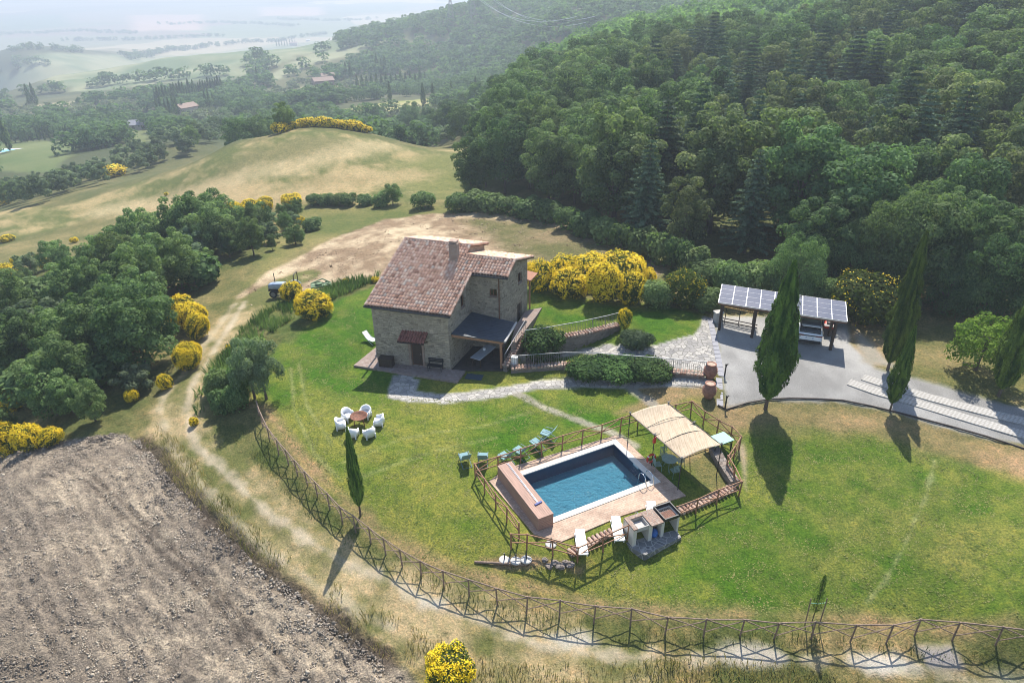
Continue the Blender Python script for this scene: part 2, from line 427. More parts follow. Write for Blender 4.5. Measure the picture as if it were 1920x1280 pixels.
M = {}
M['stone'] = stone_mat('house_stone', [(.28, .23, .18), (.51, .425, .325), (.40, .335, .26), (.66, .55, .42), (.46, .385, .295)], (.48, .41, .32), 3.8)
M['wallstone'] = stone_mat('retaining_stone', [(.24, .19, .16), (.38, .31, .26), (.30, .26, .23), (.44, .37, .31)], (.26, .22, .19), 4.0)
M['wood'] = simple('weathered_brown_wood', (.16, .075, .04), .75, .35, 14, bmp=.01)
M['railwood'] = simple('orange_brown_fence_wood', (.30, .15, .08), .7, .35, 9, bmp=.01)
M['greylog'] = simple('grey_brown_log', (.25, .175, .13), .85, .4, 9, bmp=.02)
M['darkwood'] = simple('dark_wood', (.045, .028, .02), .6, .3, 12)
M['iron'] = simple('iron_paint_grey', (.22, .21, .20), .5, .2, 10)
M['black'] = simple('black_metal', (.02, .02, .022), .5, .3, 10)
M['white'] = simple('white_plastic', (.80, .80, .80), .45, .04, 3)
M['cream'] = simple('cream_fabric', (.78, .74, .64), .8, .06, 14)
M['steel'] = simple('polished_steel', (.75, .76, .78), .18, .06, 5, metal=1.0)
M['rust'] = simple('rusty_steel', (.17, .065, .035), .75, .5, 7)
M['terracotta'] = simple('terracotta', (.30, .145, .10), .75, .35, 5, bmp=.01)
M['glass'] = simple('dark_window_glass', (.012, .013, .015), .08, .2, 3)
M['slate'] = simple('dark_slate_sheet', (.042, .058, .080), .5, .35, 4, stretch=(.4, 3, 1), bmp=.01)
M['brick'] = stone_mat('old_brick', [(.42, .27, .20), (.52, .36, .27), (.38, .24, .18), (.50, .38, .30)], (.34, .28, .23), 6.0, (1, 1, 2.4), .02)
M['bark'] = simple('grey_bark', (.13, .095, .07), .9, .45, 8, stretch=(3, 3, .7), bmp=.04)
M['red'] = simple('red_plastic', (.55, .045, .02), .5, .15, 5)
M['teal'] = simple('pale_teal_canvas', (.19, .32, .34), .8, .12, 12)
M['tealframe'] = simple('teal_grey_frame', (.10, .17, .18), .6, .2, 8)
M['bluepaint'] = simple('faded_blue_grey_paint', (.30, .37, .47), .4, .15, 5)
M['mint'] = simple('mint_green_panel', (.22, .52, .40), .5, .1, 5)
M['mowergreen'] = simple('dull_green_paint', (.16, .24, .12), .6, .3, 6)
M['rubber'] = simple('tyre_rubber', (.018, .018, .018), .85, .3, 12)
M['concrete'] = simple('pale_concrete', (.45, .43, .40), .85, .15, 9, bmp=.01)
M['greymetal'] = simple('grey_grate', (.20, .20, .23), .6, .2, 12)
M['blueplastic'] = simple('blue_plastic_sack', (.035, .14, .42), .5, .5, 7, bmp=.05)
# ------------------------------------------------------------------ the ground, one skin cut into its fields, lawns, tracks and paths
FURROW = gpoly('235,812 262,826 290,852 330,910 395,975 470,1045 560,1110 640,1175 720,1235 790,1300')
def build_ground():
    az = np.concatenate([np.radians(np.linspace(-82, -47, 26))[:-1], np.radians(np.linspace(-47, 47, 640)), np.radians(np.linspace(47, 82, 26))[1:]])
    lr = np.concatenate([np.linspace(math.log(3.0), math.log(15.5), 14)[:-1], np.arange(math.log(15.5), math.log(110), .0068), np.arange(math.log(110), math.log(9400), .0115)])
    na, nr = len(az), len(lr)
    R_, A_ = np.meshgrid(np.exp(lr), az, indexing='ij')
    x = (R_ * np.sin(A_)).ravel(); y = (R_ * np.cos(A_)).ravel(); r = R_.ravel()
    z = height(x, y)
    near = np.nonzero(r < 190)[0]; xn, yn = x[near], y[near]
    alb = np.zeros((len(x), 3)); msk = np.zeros((len(x), 4)); reg = np.zeros(len(x), np.int32)   # msk: stone, clod, grass, gravel
    n1 = fbm(x / 6, y / 6, 4, 1); n2 = fbm(x / 1.3, y / 1.3, 4, 2); n3 = fbm(x / 30, y / 30, 4, 3); n4 = fbm(x / 140, y / 140, 4, 4)
    def put(w, col, mk=None, rid=None, idx=None):
        col = np.asarray(col, float)
        if idx is None: idx = slice(None)
        w1 = w[:, None]
        alb[idx] = alb[idx] * (1 - w1) + (col if col.ndim == 2 else col[None]) * w1
        if mk is not None: msk[idx] = msk[idx] * (1 - w1) + np.asarray(mk, float)[None] * w1
        if rid is not None:
            rr = reg[idx]; rr[w > .5] = rid; reg[idx] = rr
    def mix2(t, a, b): t = np.clip(t, 0, 1)[:, None]; return np.asarray(a)[None] * (1 - t) + np.asarray(b)[None] * t
    # base: rough grass near, olive-green scrub ground further out
    put(np.ones(len(x)), mix2((n1 - .35) * 2.2 + (n2 - .5), (.095, .105, .036), (.22, .18, .085)), (0, 0, 1, 0))
    far = sstep(120, 260, r); put(far, mix2((n4 - .4) * 3, (.055, .07, .03), (.12, .12, .06)), (0, 0, .6, 0))
    # the plain beyond
    plain = sstep(-95, -118, z) * (r > 900)
    g = np.stack([x / 420 + fbm(x / 900, y / 900, 3, 31) * 2, y / 800 + fbm(x / 700, y / 700, 3, 33)], 1); ci = np.floor(g); h1 = _hash(ci[:, 0], ci[:, 1], 77); h2 = _hash(ci[:, 0], ci[:, 1], 78)
    pc = mix2(h1 * 1.3 - .15, (.13, .16, .075), (.48, .36, .25)); pc = pc * (.55 + .9 * h2[:, None]); put(plain, pc, (0, 0, .2, 0), 9)
    def region(px, col, mk, rid=None, soft=.5, wob=.8, hf=None, poly=None, full=False):
        poly = gpoly(px) if poly is None else poly
        pa = np.asarray(poly); lo = pa.min(0) - 12; hi = pa.max(0) + 12
        idx = np.nonzero((x > lo[0]) & (x < hi[0]) & (y > lo[1]) & (y < hi[1]))[0]
        if len(idx) == 0: return
        sd = poly_sd(x[idx], y[idx], pa[:, :2]) + (fbm(x[idx] / (1.2 + wob), y[idx] / (1.2 + wob), 4, 50 + (rid or 0)) - .5) * 2 * wob
        w = sstep(-soft, soft, sd); c = col(idx) if callable(col) else col
        put(w, c, mk, rid, idx)
    def stripe(pts, width, col, mk, rid=None, soft=.4, wob=.5, strength=1.0):
        pts = [hit(*[float(v) for v in t.split(',')])[:2] for t in pts.split()]
        pa = np.asarray(pts); lo = pa.min(0) - 8; hi = pa.max(0) + 8
        idx = np.nonzero((x > lo[0]) & (x < hi[0]) & (y > lo[1]) & (y < hi[1]))[0]
        d = width / 2 - line_d(x[idx], y[idx], pa) + (fbm(x[idx] / .9, y[idx] / .9, 4, 91) - .5) * 2 * wob
        put(sstep(-soft, soft, d) * strength, col(idx) if callable(col) else col, mk, rid, idx)
    straw = lambda i: mix2((n1[i] - .5) * 3.0 + (n2[i] - .5) * 1.8 + .42, (.11, .125, .04), (.34, .265, .14))
    # distant fields
    pale = lambda i: mix2((n4[i] - .45) * 3 + (n3[i] - .5) * 2.5 + .45, (.13, .175, .09), (.27, .27, .16))
    region('-40,150 30,136 300,106 500,84 600,76 640,82 600,98 560,104 500,134 420,150 300,157 150,172 -40,190', pale, (0, 0, .4, 0), 6, 8, 10)
    region('590,100 640,84 760,73 850,62 840,70 700,86 640,108 570,130 520,150 480,150', pale, (0, 0, .4, 0), 6, 6, 8)
    region('-40,265 140,266 165,270 120,302 100,322 -40,324', lambda i: mix2(n3[i] * 2 - .4, (.075, .12, .035), (.15, .17, .07)), (0, 0, .6, 0), 6, 2, 3)
    region('-40,347 160,325 110,352 -40,368', lambda i: mix2(n3[i] * 2 - .4, (.09, .13, .04), (.17, .18, .08)), (0, 0, .6, 0), 6, 2, 2)
    region('225,247 300,238 305,262 235,272', (.13, .15, .06), (0, 0, .6, 0), 6, 2, 2)
    region('640,206 740,190 905,170 905,184 800,204 690,216', lambda i: mix2((n3[i] - .4) * 3, (.22, .24, .06), (.34, .30, .14)), (0, 0, .5, 0), 6, 2, 3)
    for pxs in ('480,172 620,158 700,168 640,190 500,196', '20,202 150,190 160,210 40,232', '290,215 420,205 440,235 330,245', '640,150 800,140 830,150 660,172'):
        region(pxs, lambda i: mix2((n3[i] - .4) * 3, (.17, .17, .09), (.34, .29, .18)), (0, .1, .3, 0), None, 4, 6)
    for b_ in ('243,29 376,27 384,57 250,60', '488,14 602,13 606,28 492,31'): region(b_, lambda i: mix2(n4[i], (.50, .31, .22), (.58, .38, .28)), (0, 0, .1, 0), None, 30, 20)
    for b_ in ('0,30 120,26 130,50 0,58', '620,8 760,4 760,20 640,26'): region(b_, (.12, .17, .08), (0, 0, .1, 0), None, 30, 20)
    # meadow on the rise behind the house
    region('-60,410 100,390 250,346 400,290 450,268 500,264 545,245 600,246 700,260 740,272 870,280 880,330 850,378 640,385 560,372 440,376 350,384 200,400 60,440 -60,470', straw, (0, 0, .9, 0), 5, .8, 1.5)
    region('760,300 870,285 880,330 850,372 760,360 700,330', lambda i: mix2(n2[i], (.10, .125, .035), (.20, .19, .075)), (0, 0, 1, 0), None, 3, 3)
    region('560,262 640,258 700,275 600,300 480,320 400,340 420,310 500,280', lambda i: mix2(n2[i], (.12, .125, .05), (.22, .19, .09)), (0, .1, 1, 0), None, 3, 4)
    stripe('200,392 400,352 560,312 650,285 720,272', 7, lambda i: mix2(n2[i], (.40, .31, .18), (.47, .38, .24)), (0, 0, .8, 0), None, 2.5, 2, .6)
    stripe('300,385 500,378 640,340 760,330', 9, lambda i: mix2(n2[i], (.34, .24, .13), (.42, .32, .19)), (0, 0, .8, 0), None, 3, 3, .65)
    # green grass bank between meadow and fallow field
    region('560,388 700,382 850,384 860,398 780,404 700,420 640,440 560,470 500,520 460,540 500,470 540,430', lambda i: mix2((n1[i] - .3) * 2, (.10, .12, .035), (.22, .19, .08)), (0, 0, 1, 0), None, .8, 1)
    # fallow field behind the house, straw coloured with dug earth to the right
    fall = lambda i: mix2((n1[i] - .3) * 1.8 + (n2[i] - .5) * 2.0, (.25, .175, .11), (.55, .435, .295))
    region('470,580 452,556 490,520 560,480 640,440 720,412 800,402 900,398 1010,410 1100,432 1190,470 1260,500 1230,520 1000,520 700,520 640,545 560,556 520,580', fall, (0, .55, .2, 0), 4, .5, .8)
    region('880,410 1000,412 1100,436 1200,478 1240,505 1000,500 900,440', lambda i: mix2((n1[i] - .3) * 1.8 + (n2[i] - .5), (.125, .125, .05), (.28, .21, .13)), (0, .6, .6, 0), None, 2, 2)
    # lawn
    def lawncol(i):
        st = np.sin((x[i] * .55 + y[i] * .83) * 2.1 + 3 * n1[i] + 4 * n3[i]) * .5 + .5
        t = (n1[i] - .45) * 2.0 + (n2[i] - .5) * 1.1 + (st - .5) * .35 + (r[i] < 33) * .12 + .42
        return mix2(t, (.050, .122, .008), (.178, .188, .038))
    region('480,758 470,742 520,650 560,610 640,560 700,538 760,520 1000,530 1100,560 1200,568 1320,588 1330,700 1330,745 1300,752 1290,765 1360,770 1420,790 1500,800 1640,812 1760,850 1960,900 2000,1172 1880,1170 1730,1160 1600,1168 1330,1160 1180,1140 1050,1126 880,1084 780,1048 690,990 600,915 540,846', lawncol, (0, 0, 1, 0), 1, .35, .35)
    region('1500,830 1700,850 1960,920 1990,1150 1500,1130 1250,1080 1300,1000 1420,900', lambda i: mix2((n1[i] - .36) * 2.0 + (n2[i] - .5) * 1.3, (.062, .125, .011), (.195, .195, .048)), (0, 0, 1, 0), None, 3, 3)
    # worn, sun-bleached turf
    dry = lambda i: mix2((n1[i] - .4) * 2 + (n2[i] - .5) * 1.5, (.20, .16, .075), (.37, .24, .14))
    region('1330,760 1440,750 1600,756 1740,785 1940,850 1960,895 1760,850 1640,812 1500,806 1440,800 1400,815 1395,850 1385,830 1340,790', dry, (0, 0, .8, .1), None, 1.2, 1.2)
    region('1190,728 1330,722 1335,750 1300,748 1240,760 1190,770 1160,775 1210,745', dry, (0, 0, .8, 0), None, .4, .5)
    region('1395,830 1402,870 1400,920 1392,905 1384,835', (.34, .27, .19), (0, .1, .4, .4), None, .25, .25)
    region('1590,600 1660,610 1700,640 1640,690 1600,660', dry, (0, 0, .7, .2), None, .8, 1)
    region('1660,640 1760,660 1960,690 1960,770 1850,745 1740,712 1660,700', lambda i: mix2((n1[i] - .4) * 2 + (n2[i] - .5), (.14, .135, .05), (.33, .24, .14)), (0, 0, .9, .1), None, 1, 1)
    region('1290,800 1345,840 1385,905 1345,925 1290,880 1250,850', lambda i: mix2((n1[i] - .4) * 2 + (n2[i] - .5), (.15, .14, .055), (.36, .25, .14)), (0, 0, .9, 0), None, .5, .6)
    region('900,1046 960,1040 1080,1060 1110,1050 1090,1078 1000,1066 930,1064', dry, (0, .3, .5, .3), None, .2, .25)
    region('480,760 545,846 610,915 690,990 780,1048 880,1084 1050,1126 1320,1160 1600,1168 1900,1176 1900,1156 1600,1150 1330,1142 1060,1106 890,1066 790,1030 700,972 620,900 560,830 500,756', dry, (0, 0, .9, 0), None, .5, .5)
    stripe('1625,1128 1660,1090 1690,1035 1712,985 1738,925 1752,865', .2, (.34, .33, .17), (0, 0, .8, 0), None, .14, .22, .5)
    for l in ('545,690 552,770 590,850 640,900', '560,680 575,760 620,830', '640,870 760,820 900,800 1000,770', '660,900 800,850 930,820'): stripe(l, .18, (.24, .25, .10), (0, 0, .9, 0), None, .12, .12, .6)
    # rough verge, track, ruts
    verge = lambda i: mix2((n1[i] - .38) * 2.4 + (n2[i] - .5) * 1.6, (.085, .095, .03), (.30, .22, .11))
    region('430,790 480,800 600,930 700,1010 880,1100 1060,1146 1330,1178 1600,1186 1960,1196 1990,1330 900,1330 760,1250 620,1130 500,1030 400,940 330,860 280,790 330,740', verge, (0, 0, 1, .1), None, .4, .6)
    region('480,800 600,930 700,1020 900,1110 880,1150 700,1060 580,960 500,880 430,830', lambda i: mix2((n2[i] - .3) * 1.6, (.075, .095, .027), (.19, .16, .07)), (0, 0, 1, 0), None, .4, .5)
    trk = lambda i: mix2((n1[i] - .4) * 2.2 + (n2[i] - .5) * 2.2 + .1, (.12, .125, .042), (.37, .285, .165))
    stripe('560,520 480,560 430,620 400,670 360,720 330,770 340,830 400,895 480,978 580,1055 680,1112 800,1160 950,1215 1150,1260', 4.2, trk, (0, 0, .7, .3), 3, .5, .5)
    stripe('460,565 425,620 392,672 356,730 353,780 365,833 406,874 480,940 515,971 593,1022 636,1046 699,1077 746,1096 800,1124 880,1160 1000,1205 1150,1228 1300,1236 1500,1236 1700,1244 1960,1290', .42, lambda i: mix2(n2[i] * 1.6 - .3, (.36, .295, .21), (.54, .455, .35)), (0, 0, .2, .8), 3, .3, .5, .75)
    stripe('440,570 400,625 360,680 312,740 300,765 325,845 390,922 479,1020 578,1085 660,1140 740,1180', .45, lambda i: mix2(n2[i] * 1.6 - .3, (.30, .25, .17), (.46, .39, .28)), (0, 0, .4, .6), 3, .3, .5, .75)
    for b_ in ('1030,1195 1070,1190 1110,1204 1060,1212', '1330,1215 1420,1212 1460,1232 1360,1245', '1600,1236 1680,1232 1720,1252 1640,1262', '1820,1250 1920,1255 1950,1285 1850,1280', '790,1122 830,1130 820,1145 790,1138'):
        region(b_, lambda i: mix2(n2[i] * 1.6 - .3, (.36, .32, .26), (.55, .50, .43)), (0, 0, .3, .7), None, .4, .6)
    region('1720,1212 1780,1216 1800,1250 1740,1248', (.30, .27, .25), (0, 0, 0, 1), None, .3, .3)
    region('540,545 640,555 600,590 540,640 470,590', lambda i: mix2((n2[i] - .3) * 2, (.07, .10, .025), (.15, .15, .05)), (0, 0, 1, 0), None, .6, .8)
    # ploughed field
    soil = lambda i: mix2((n2[i] - .4) * 2.2 + (n1[i] - .5) * 1.6, (.252, .208, .162), (.43, .355, .265))
    region('-80,862 60,846 150,820 235,812 262,826 290,852 330,910 395,975 470,1045 560,1110 640,1175 720,1235 790,1300 700,1420 -200,1420', soil, (0, 1, 0, 0), 2, .25, .45)
    stripe('262,826 300,860 340,918 400,980 475,1050 560,1115 645,1180 725,1240', .9, (.085, .065, .052), (0, 1.3, 0, 0), None, .3, .35, .8)
    for l in ('160,900 240,975 330,1060 400,1130 450,1190 520,1260', '175,893 255,965 345,1050 420,1120 470,1175 545,1250'):
        stripe(l, .3, (.12, .095, .075), (0, 1.2, 0, 0), None, .15, .12, .7)
    # gravel yard, driveway strips, stone paving, paths
    grav = lambda i: mix2((n1[i] - .4) * 2.6 + (n2[i] - .3) * 1.2, (.25, .242, .23), (.41, .398, .38))
    region('1343,610 1352,592 1590,592 1592,640 1640,690 1740,715 1960,775 1960,840 1760,800 1660,770 1560,752 1440,750 1362,764 1352,700', grav, (0, 0, 0, 1), 7, .25, .2)
    region('1600,612 1640,650 1680,690 1620,680', (.30, .27, .22), (0, 0, .3, .6), None, .4, .5)
    pave = lambda i: mix2((n1[i] - .4) * 1.4 + n2[i] * .6, (.32, .305, .28), (.46, .44, .41))
    region('1318,594 1336,594 1346,640 1354,700 1330,700 1265,694 1205,672 1130,664 1090,662 1060,668 960,680 958,672 1050,655 1140,645 1200,655 1235,645 1300,628 1313,612', pave, (1, 0, 0, 0), 8, .12, .1)
    stripe('764,700 742,740 830,748 920,738 1010,721 1100,716 1200,719 1320,716', 1.15, pave, (1, 0, 0, 0), 8, .12, .1)
    region('738,704 788,712 780,732 830,742 850,752 770,754 730,746 726,730', pave, (1, 0, 0, 0), 8, .12, .1)
    stripe('970,738 1020,764 1090,790 1150,812 1190,836', .55, lambda i: mix2(n2[i], (.28, .25, .20), (.42, .38, .32)), (.7, 0, .2, .3), 8, .15, .15, .8)
    stripe('1185,730 1220,752 1245,780', .6, lambda i: mix2(n2[i], (.26, .23, .20), (.36, .33, .29)), (0, 0, .2, .8), 8, .2, .2, .8)
    # real relief: clods and furrows of the ploughed and fallow fields, tufts of rough grass
    pi = np.nonzero(reg == 2)[0]; fd = line_d(x[pi], y[pi], FURROW) + (n1[pi] - .5) * .9
    fw = np.sin(fd * 2 * np.pi / .75); z[pi] += fw * .028 * sstep(.25, .6, n3[pi] * .5 + n2[pi] * .5); alb[pi] *= (1 + .10 * fw)[:, None]
    c = msk[:, 1]; gr = msk[:, 2] * (r < 60)
    rel = (fbm(x / .55, y / .55, 4, 21) - .5) * .42 + (vnoise(x / .24, y / .24, 23) - .5) * .30
    z = z + np.where(reg == 2, .6, 1.0) * np.clip(c, 0, 1.3) * rel * (r < 95) * np.clip(1.15 - r / 120, .25, 1)
    rough = np.clip(1 - (reg == 1), 0, 1) * gr
    z = z + rough * (fbm(x / .7, y / .7, 3, 25) - .45) * .28 + (reg == 1) * (fbm(x / .6, y / .6, 3, 26) - .5) * .05 * (r < 60)
    V = np.stack([x, y, z], 1)
    i0 = (np.arange(nr - 1)[:, None] * na + np.arange(na - 1)[None]).ravel()
    Fq = np.stack([i0, i0 + 1, i0 + na + 1, i0 + na], 1)[:, ::-1]
    fr = np.stack([reg[Fq[:, k]] for k in range(4)], 1); fr = np.sort(fr, 1)[:, 2]
    mat = ground_mat()
    names = {0: 'terrain', 1: 'lawn', 2: 'ploughed_field', 3: 'dirt_track', 4: 'fallow_field', 5: 'meadow', 6: 'distant_fields', 7: 'gravel_yard', 8: 'stone_path', 9: 'valley_plain'}
    for k, nm in names.items():
        f = Fq[fr == k]
        if len(f) == 0: continue
        u, inv = np.unique(f, return_inverse=True); inv = inv.reshape(f.shape)
        me = np_mesh(nm, V[u], inv, mat, smooth=True)
        a = me.attributes.new('alb', 'FLOAT_COLOR', 'POINT'); a.data.foreach_set('color', np.concatenate([alb[u], np.ones((len(u), 1))], 1).astype(np.float32).ravel())
        a = me.attributes.new('msk', 'FLOAT_COLOR', 'POINT'); mm = msk[u].copy(); mm[:, 3] = 1; a.data.foreach_set('color', mm.astype(np.float32).ravel())
        a = me.attributes.new('grv', 'FLOAT', 'POINT'); a.data.foreach_set('value', msk[u][:, 3].astype(np.float32))
        struct(nm, me)
def ground_mat():
    mt, nt, bs = new_mat('ground_cover')
    pos = coords(nt)
    al = N(nt, 'ShaderNodeAttribute', attribute_name='alb'); mk = N(nt, 'ShaderNodeAttribute', attribute_name='msk'); gv = N(nt, 'ShaderNodeAttribute', attribute_name='grv').outputs['Fac']
    sp = N(nt, 'ShaderNodeSeparateColor'); nt.links.new(mk.outputs['Color'], sp.inputs[0]); st, cl, gr = sp.outputs
    fine = noise(nt, 9, 6, .7, pos); mid = noise(nt, 2.2, 6, .65, pos); big = noise(nt, .35, 5, .6, pos); tiny = noise(nt, 34, 3, .6, pos)
    c = al.outputs['Color']
    # grass: straw and green blades, dark gaps
    g1 = mixc(nt, math_(nt, 'MULTIPLY', gr, .9), c, mixc(nt, 1.0, c, ramp(nt, fine, [(.30, (.30, .36, .30)), (.5, (.95, 1.0, .9)), (.68, (1.75, 1.5, 1.35))]), 'MULTIPLY'))
    g1 = mixc(nt, math_(nt, 'MULTIPLY', gr, .8), g1, mixc(nt, 1.0, g1, ramp(nt, mid, [(.32, (.62, .72, .55)), (.5, (1, 1, 1)), (.68, (1.4, 1.2, 1.1))]), 'MULTIPLY'))
    # earth clods
    vo = N(nt, 'ShaderNodeTexVoronoi', feature='F1'); vo.inputs['Scale'].default_value = 5.5; nt.links.new(pos, vo.inputs['Vector'])
    sv = N(nt, 'ShaderNodeSeparateColor'); nt.links.new(vo.outputs['Color'], sv.inputs[0])
    g2 = mixc(nt, math_(nt, 'MULTIPLY', cl, .85), g1, mixc(nt, 1.0, g1, ramp(nt, fine, [(.32, (.45, .44, .44)), (.5, (1, 1, 1)), (.66, (1.45, 1.38, 1.28))]), 'MULTIPLY'))
    g2 = mixc(nt, math_(nt, 'MULTIPLY', cl, .6), g2, mixc(nt, 1.0, g2, ramp(nt, sv.outputs[0], [(.1, (.6, .6, .6)), (.9, (1.3, 1.28, 1.22))]), 'MULTIPLY'))
    # gravel
    g3 = mixc(nt, math_(nt, 'MULTIPLY', gv, .8), g2, mixc(nt, 1.0, g2, ramp(nt, tiny, [(.3, (.45, .45, .46)), (.5, (1, 1, 1)), (.7, (1.5, 1.48, 1.42))]), 'MULTIPLY'))
    # flagstones
    nz = N(nt, 'ShaderNodeTexNoise'); nz.inputs['Scale'].default_value = 3; nt.links.new(pos, nz.inputs['Vector'])
    vv = N(nt, 'ShaderNodeVectorMath', operation='MULTIPLY_ADD'); nt.links.new(nz.outputs['Color'], vv.inputs[0]); vv.inputs[1].default_value = (.15, .15, 0); nt.links.new(pos, vv.inputs[2])
    ve = N(nt, 'ShaderNodeTexVoronoi', feature='DISTANCE_TO_EDGE', voronoi_dimensions='2D'); ve.inputs['Scale'].default_value = 2.6; nt.links.new(vv.outputs[0], ve.inputs['Vector'])
    vc = N(nt, 'ShaderNodeTexVoronoi', voronoi_dimensions='2D'); vc.inputs['Scale'].default_value = 2.6; nt.links.new(vv.outputs[0], vc.inputs['Vector'])
    sc = N(nt, 'ShaderNodeSeparateColor'); nt.links.new(vc.outputs['Color'], sc.inputs[0])
    edge = ramp(nt, ve.outputs['Distance'], [(.015, 0), (.05, 1)])
    stc = mixc(nt, 1.0, c, ramp(nt, sc.outputs[0], [(.0, (.72, .72, .74)), (1, (1.25, 1.22, 1.18))]), 'MULTIPLY')
    stc = mixc(nt, .7, stc, mixc(nt, 1.0, stc, ramp(nt, fine, [(.3, .65), (.7, 1.25)]), 'MULTIPLY'))
    stc = mixc(nt, edge, mixc(nt, 1.0, c, (.42, .42, .36), 'MULTIPLY'), stc)
    g4 = mixc(nt, st, g3, stc)
    nt.links.new(g4, bs.inputs['Base Color']); bs.inputs['Roughness'].default_value = .95; bs.inputs['Specular IOR Level'].default_value = .15
    h = math_(nt, 'ADD', math_(nt, 'MULTIPLY', math_(nt, 'ADD', fine, math_(nt, 'MULTIPLY', mid, 1.2)), math_(nt, 'ADD', math_(nt, 'MULTIPLY', gr, .10), math_(nt, 'MULTIPLY', cl, .20))),
              math_(nt, 'ADD', math_(nt, 'MULTIPLY', tiny, math_(nt, 'MULTIPLY', gv, .05)), math_(nt, 'MULTIPLY', edge, math_(nt, 'MULTIPLY', st, .03))))
    bump(nt, bs, h, 1.0, .9)
    return mt
build_ground()
# the air: one closed box of even, pale haze
hz = MB().box((0, 4600, -60), (19600, 10600, 200))
hm = bpy.data.materials.new('haze_air'); hm.use_nodes = True; hn = hm.node_tree; hn.nodes.remove(hn.nodes['Principled BSDF'])
pv = hn.nodes.new('ShaderNodeVolumePrincipled'); pv.inputs['Color'].default_value = (.82, .90, 1.0, 1); pv.inputs['Density'].default_value = 0.00060; pv.inputs['Anisotropy'].default_value = .25
hn.links.new(pv.outputs[0], hn.nodes['Material Output'].inputs['Volume'])
ho = bpy.data.objects.new('haze', hz.mesh('haze', hm)); link(ho); ho['kind'] = 'stuff'; ho['label'] = 'pale summer haze over the valley'
# ------------------------------------------------------------------ the farmhouse
def on_plane(px, py, p0, n):
    d = ray(px, py); return CAMP + d * (((np.asarray(p0) - CAMP) @ n) / (d @ n))
_Mi = np.linalg.inv(np.array([[E1[0], E2[0], 0], [E1[1], E2[1], 0], [0, 0, 1.0]]))
def hloc(p): return _Mi @ (np.asarray(p) - HF)
NF = np.array([-E1[1], E1[0], 0]); NR = np.array([E2[1], -E2[0], 0])
def zS(a, b): return 4.80 + .46 * (b + .27) - .045 * (a + 2.8)
RID1, RID2, ASPLIT, BACK = 5.95, 5.05, -.75, .30
A0, A1, A2 = -6.0, .35, 3.05
E0, EY2 = -.30, 3.45
def zB(a, b): return zS(a, RID1 if a <= ASPLIT + 1e-6 else RID2) - BACK * (b - (RID1 if a <= ASPLIT + 1e-6 else RID2))
house = thing('farmhouse', 'two storey stone farmhouse with terracotta tiled roof above the lawn', 'house', HF)

def tile_mat():
    mt, nt, bs = new_mat('clay_roof_tiles')
    at = N(nt, 'ShaderNodeAttribute', attribute_name='tone')
    c = ramp(nt, at.outputs['Fac'], [(0, (.40, .21, .14)), (.2, (.66, .37, .25)), (.5, (.80, .49, .345)), (.75, (.87, .61, .455)), (.92, (.87, .70, .56)), (1, (.52, .42, .34))])
    v = coords(nt)
    c = mixc(nt, .75, c, ramp(nt, noise(nt, 7, 6, .65, v), [(.28, .6), (.7, 1.05)]), 'MULTIPLY')
    li = ramp(nt, noise(nt, 2.2, 6, .7, v), [(.60, 0), (.70, 1)])
    c = mixc(nt, math_(nt, 'MULTIPLY', li, .45), c, (.42, .22, .07))
    nt.links.new(c, bs.inputs['Base Color']); bs.inputs['Roughness'].default_value = .88; bs.inputs['Specular IOR Level'].default_value = .2
    return mt
M['tile'] = tile_mat()
def tile2():
    mt, nt, bs = new_mat('coping_tiles'); v = coords(nt)
    vo = N(nt, 'ShaderNodeTexVoronoi'); vo.inputs['Scale'].default_value = 3.6; nt.links.new(v, vo.inputs['Vector']); sp = N(nt, 'ShaderNodeSeparateColor'); nt.links.new(vo.outputs['Color'], sp.inputs[0])
    c = ramp(nt, sp.outputs[0], [(0, (.28, .16, .11)), (.4, (.44, .27, .20)), (.8, (.55, .40, .31)), (1, (.38, .33, .28))])
    c = mixc(nt, .7, c, ramp(nt, noise(nt, 12, 5, .6, v), [(.3, .6), (.7, 1.05)]), 'MULTIPLY')
    nt.links.new(c, bs.inputs['Base Color']); bs.inputs['Roughness'].default_value = .9; return mt
M['tile2'] = tile2()
class Tiles:
    def __init__(s): s.V = []; s.F = []; s.T = []; s.rng = random.Random(4)
    def patch(s, a0, a1, b0, b1, zf, w=.225, l=.29, frame=hl, flip=False, thick=.05):
        nc = max(1, round((a1 - a0) / w)); w = (a1 - a0) / nc; nr_ = max(1, round(abs(b1 - b0) / l)); l = (b1 - b0) / nr_
        for i in range(nc):
            for j in range(nr_):
                t = min(1, max(0, s.rng.gauss(.5, .24))); o = len(s.V)
                dx, dy, dz = s.rng.uniform(-.012, .012), s.rng.uniform(-.02, .02), s.rng.uniform(0, .012)
                for k, (e, up) in enumerate(((b0 + j * l, .065), (b0 + (j + 1.12) * l, .004))):
                    for q in range(6):
                        f = q / 5; hh = math.sin(math.pi * f) ** .8 * .10
                        a = a0 + (i + f) * w + dx
                        p = frame(a, e + dy, zf(min(a1, max(a0, a)), e + dy) + hh + up + dz); s.V.append(p); s.T.append(t)
                for q in range(5): s.F.append((o + q, o + q + 1, o + 7 + q, o + 6 + q))
                # front lip, toned darker: shading between tiles put into the colour
                lip = len(s.V)
                for q in range(6):
                    p = s.V[o + q]; s.V.append(np.array([p[0], p[1], p[2] - thick])); s.T.append(t * .6)
                for q in range(5): s.F.append((o + q + 1, o + q, lip + q, lip + q + 1))
    def make(s, name, mat, parent, off):
        me = np_mesh(name, np.array(s.V) - np.asarray(off)[None], np.array(s.F), mat, s.T); o = bpy.data.objects.new(name, me); return link(o, parent)
tl = Tiles()
tl.patch(A0, ASPLIT, E0, RID1, zS); tl.patch(ASPLIT, A1, E0, RID2, zS); tl.patch(A1, A2, EY2, RID2, zS)
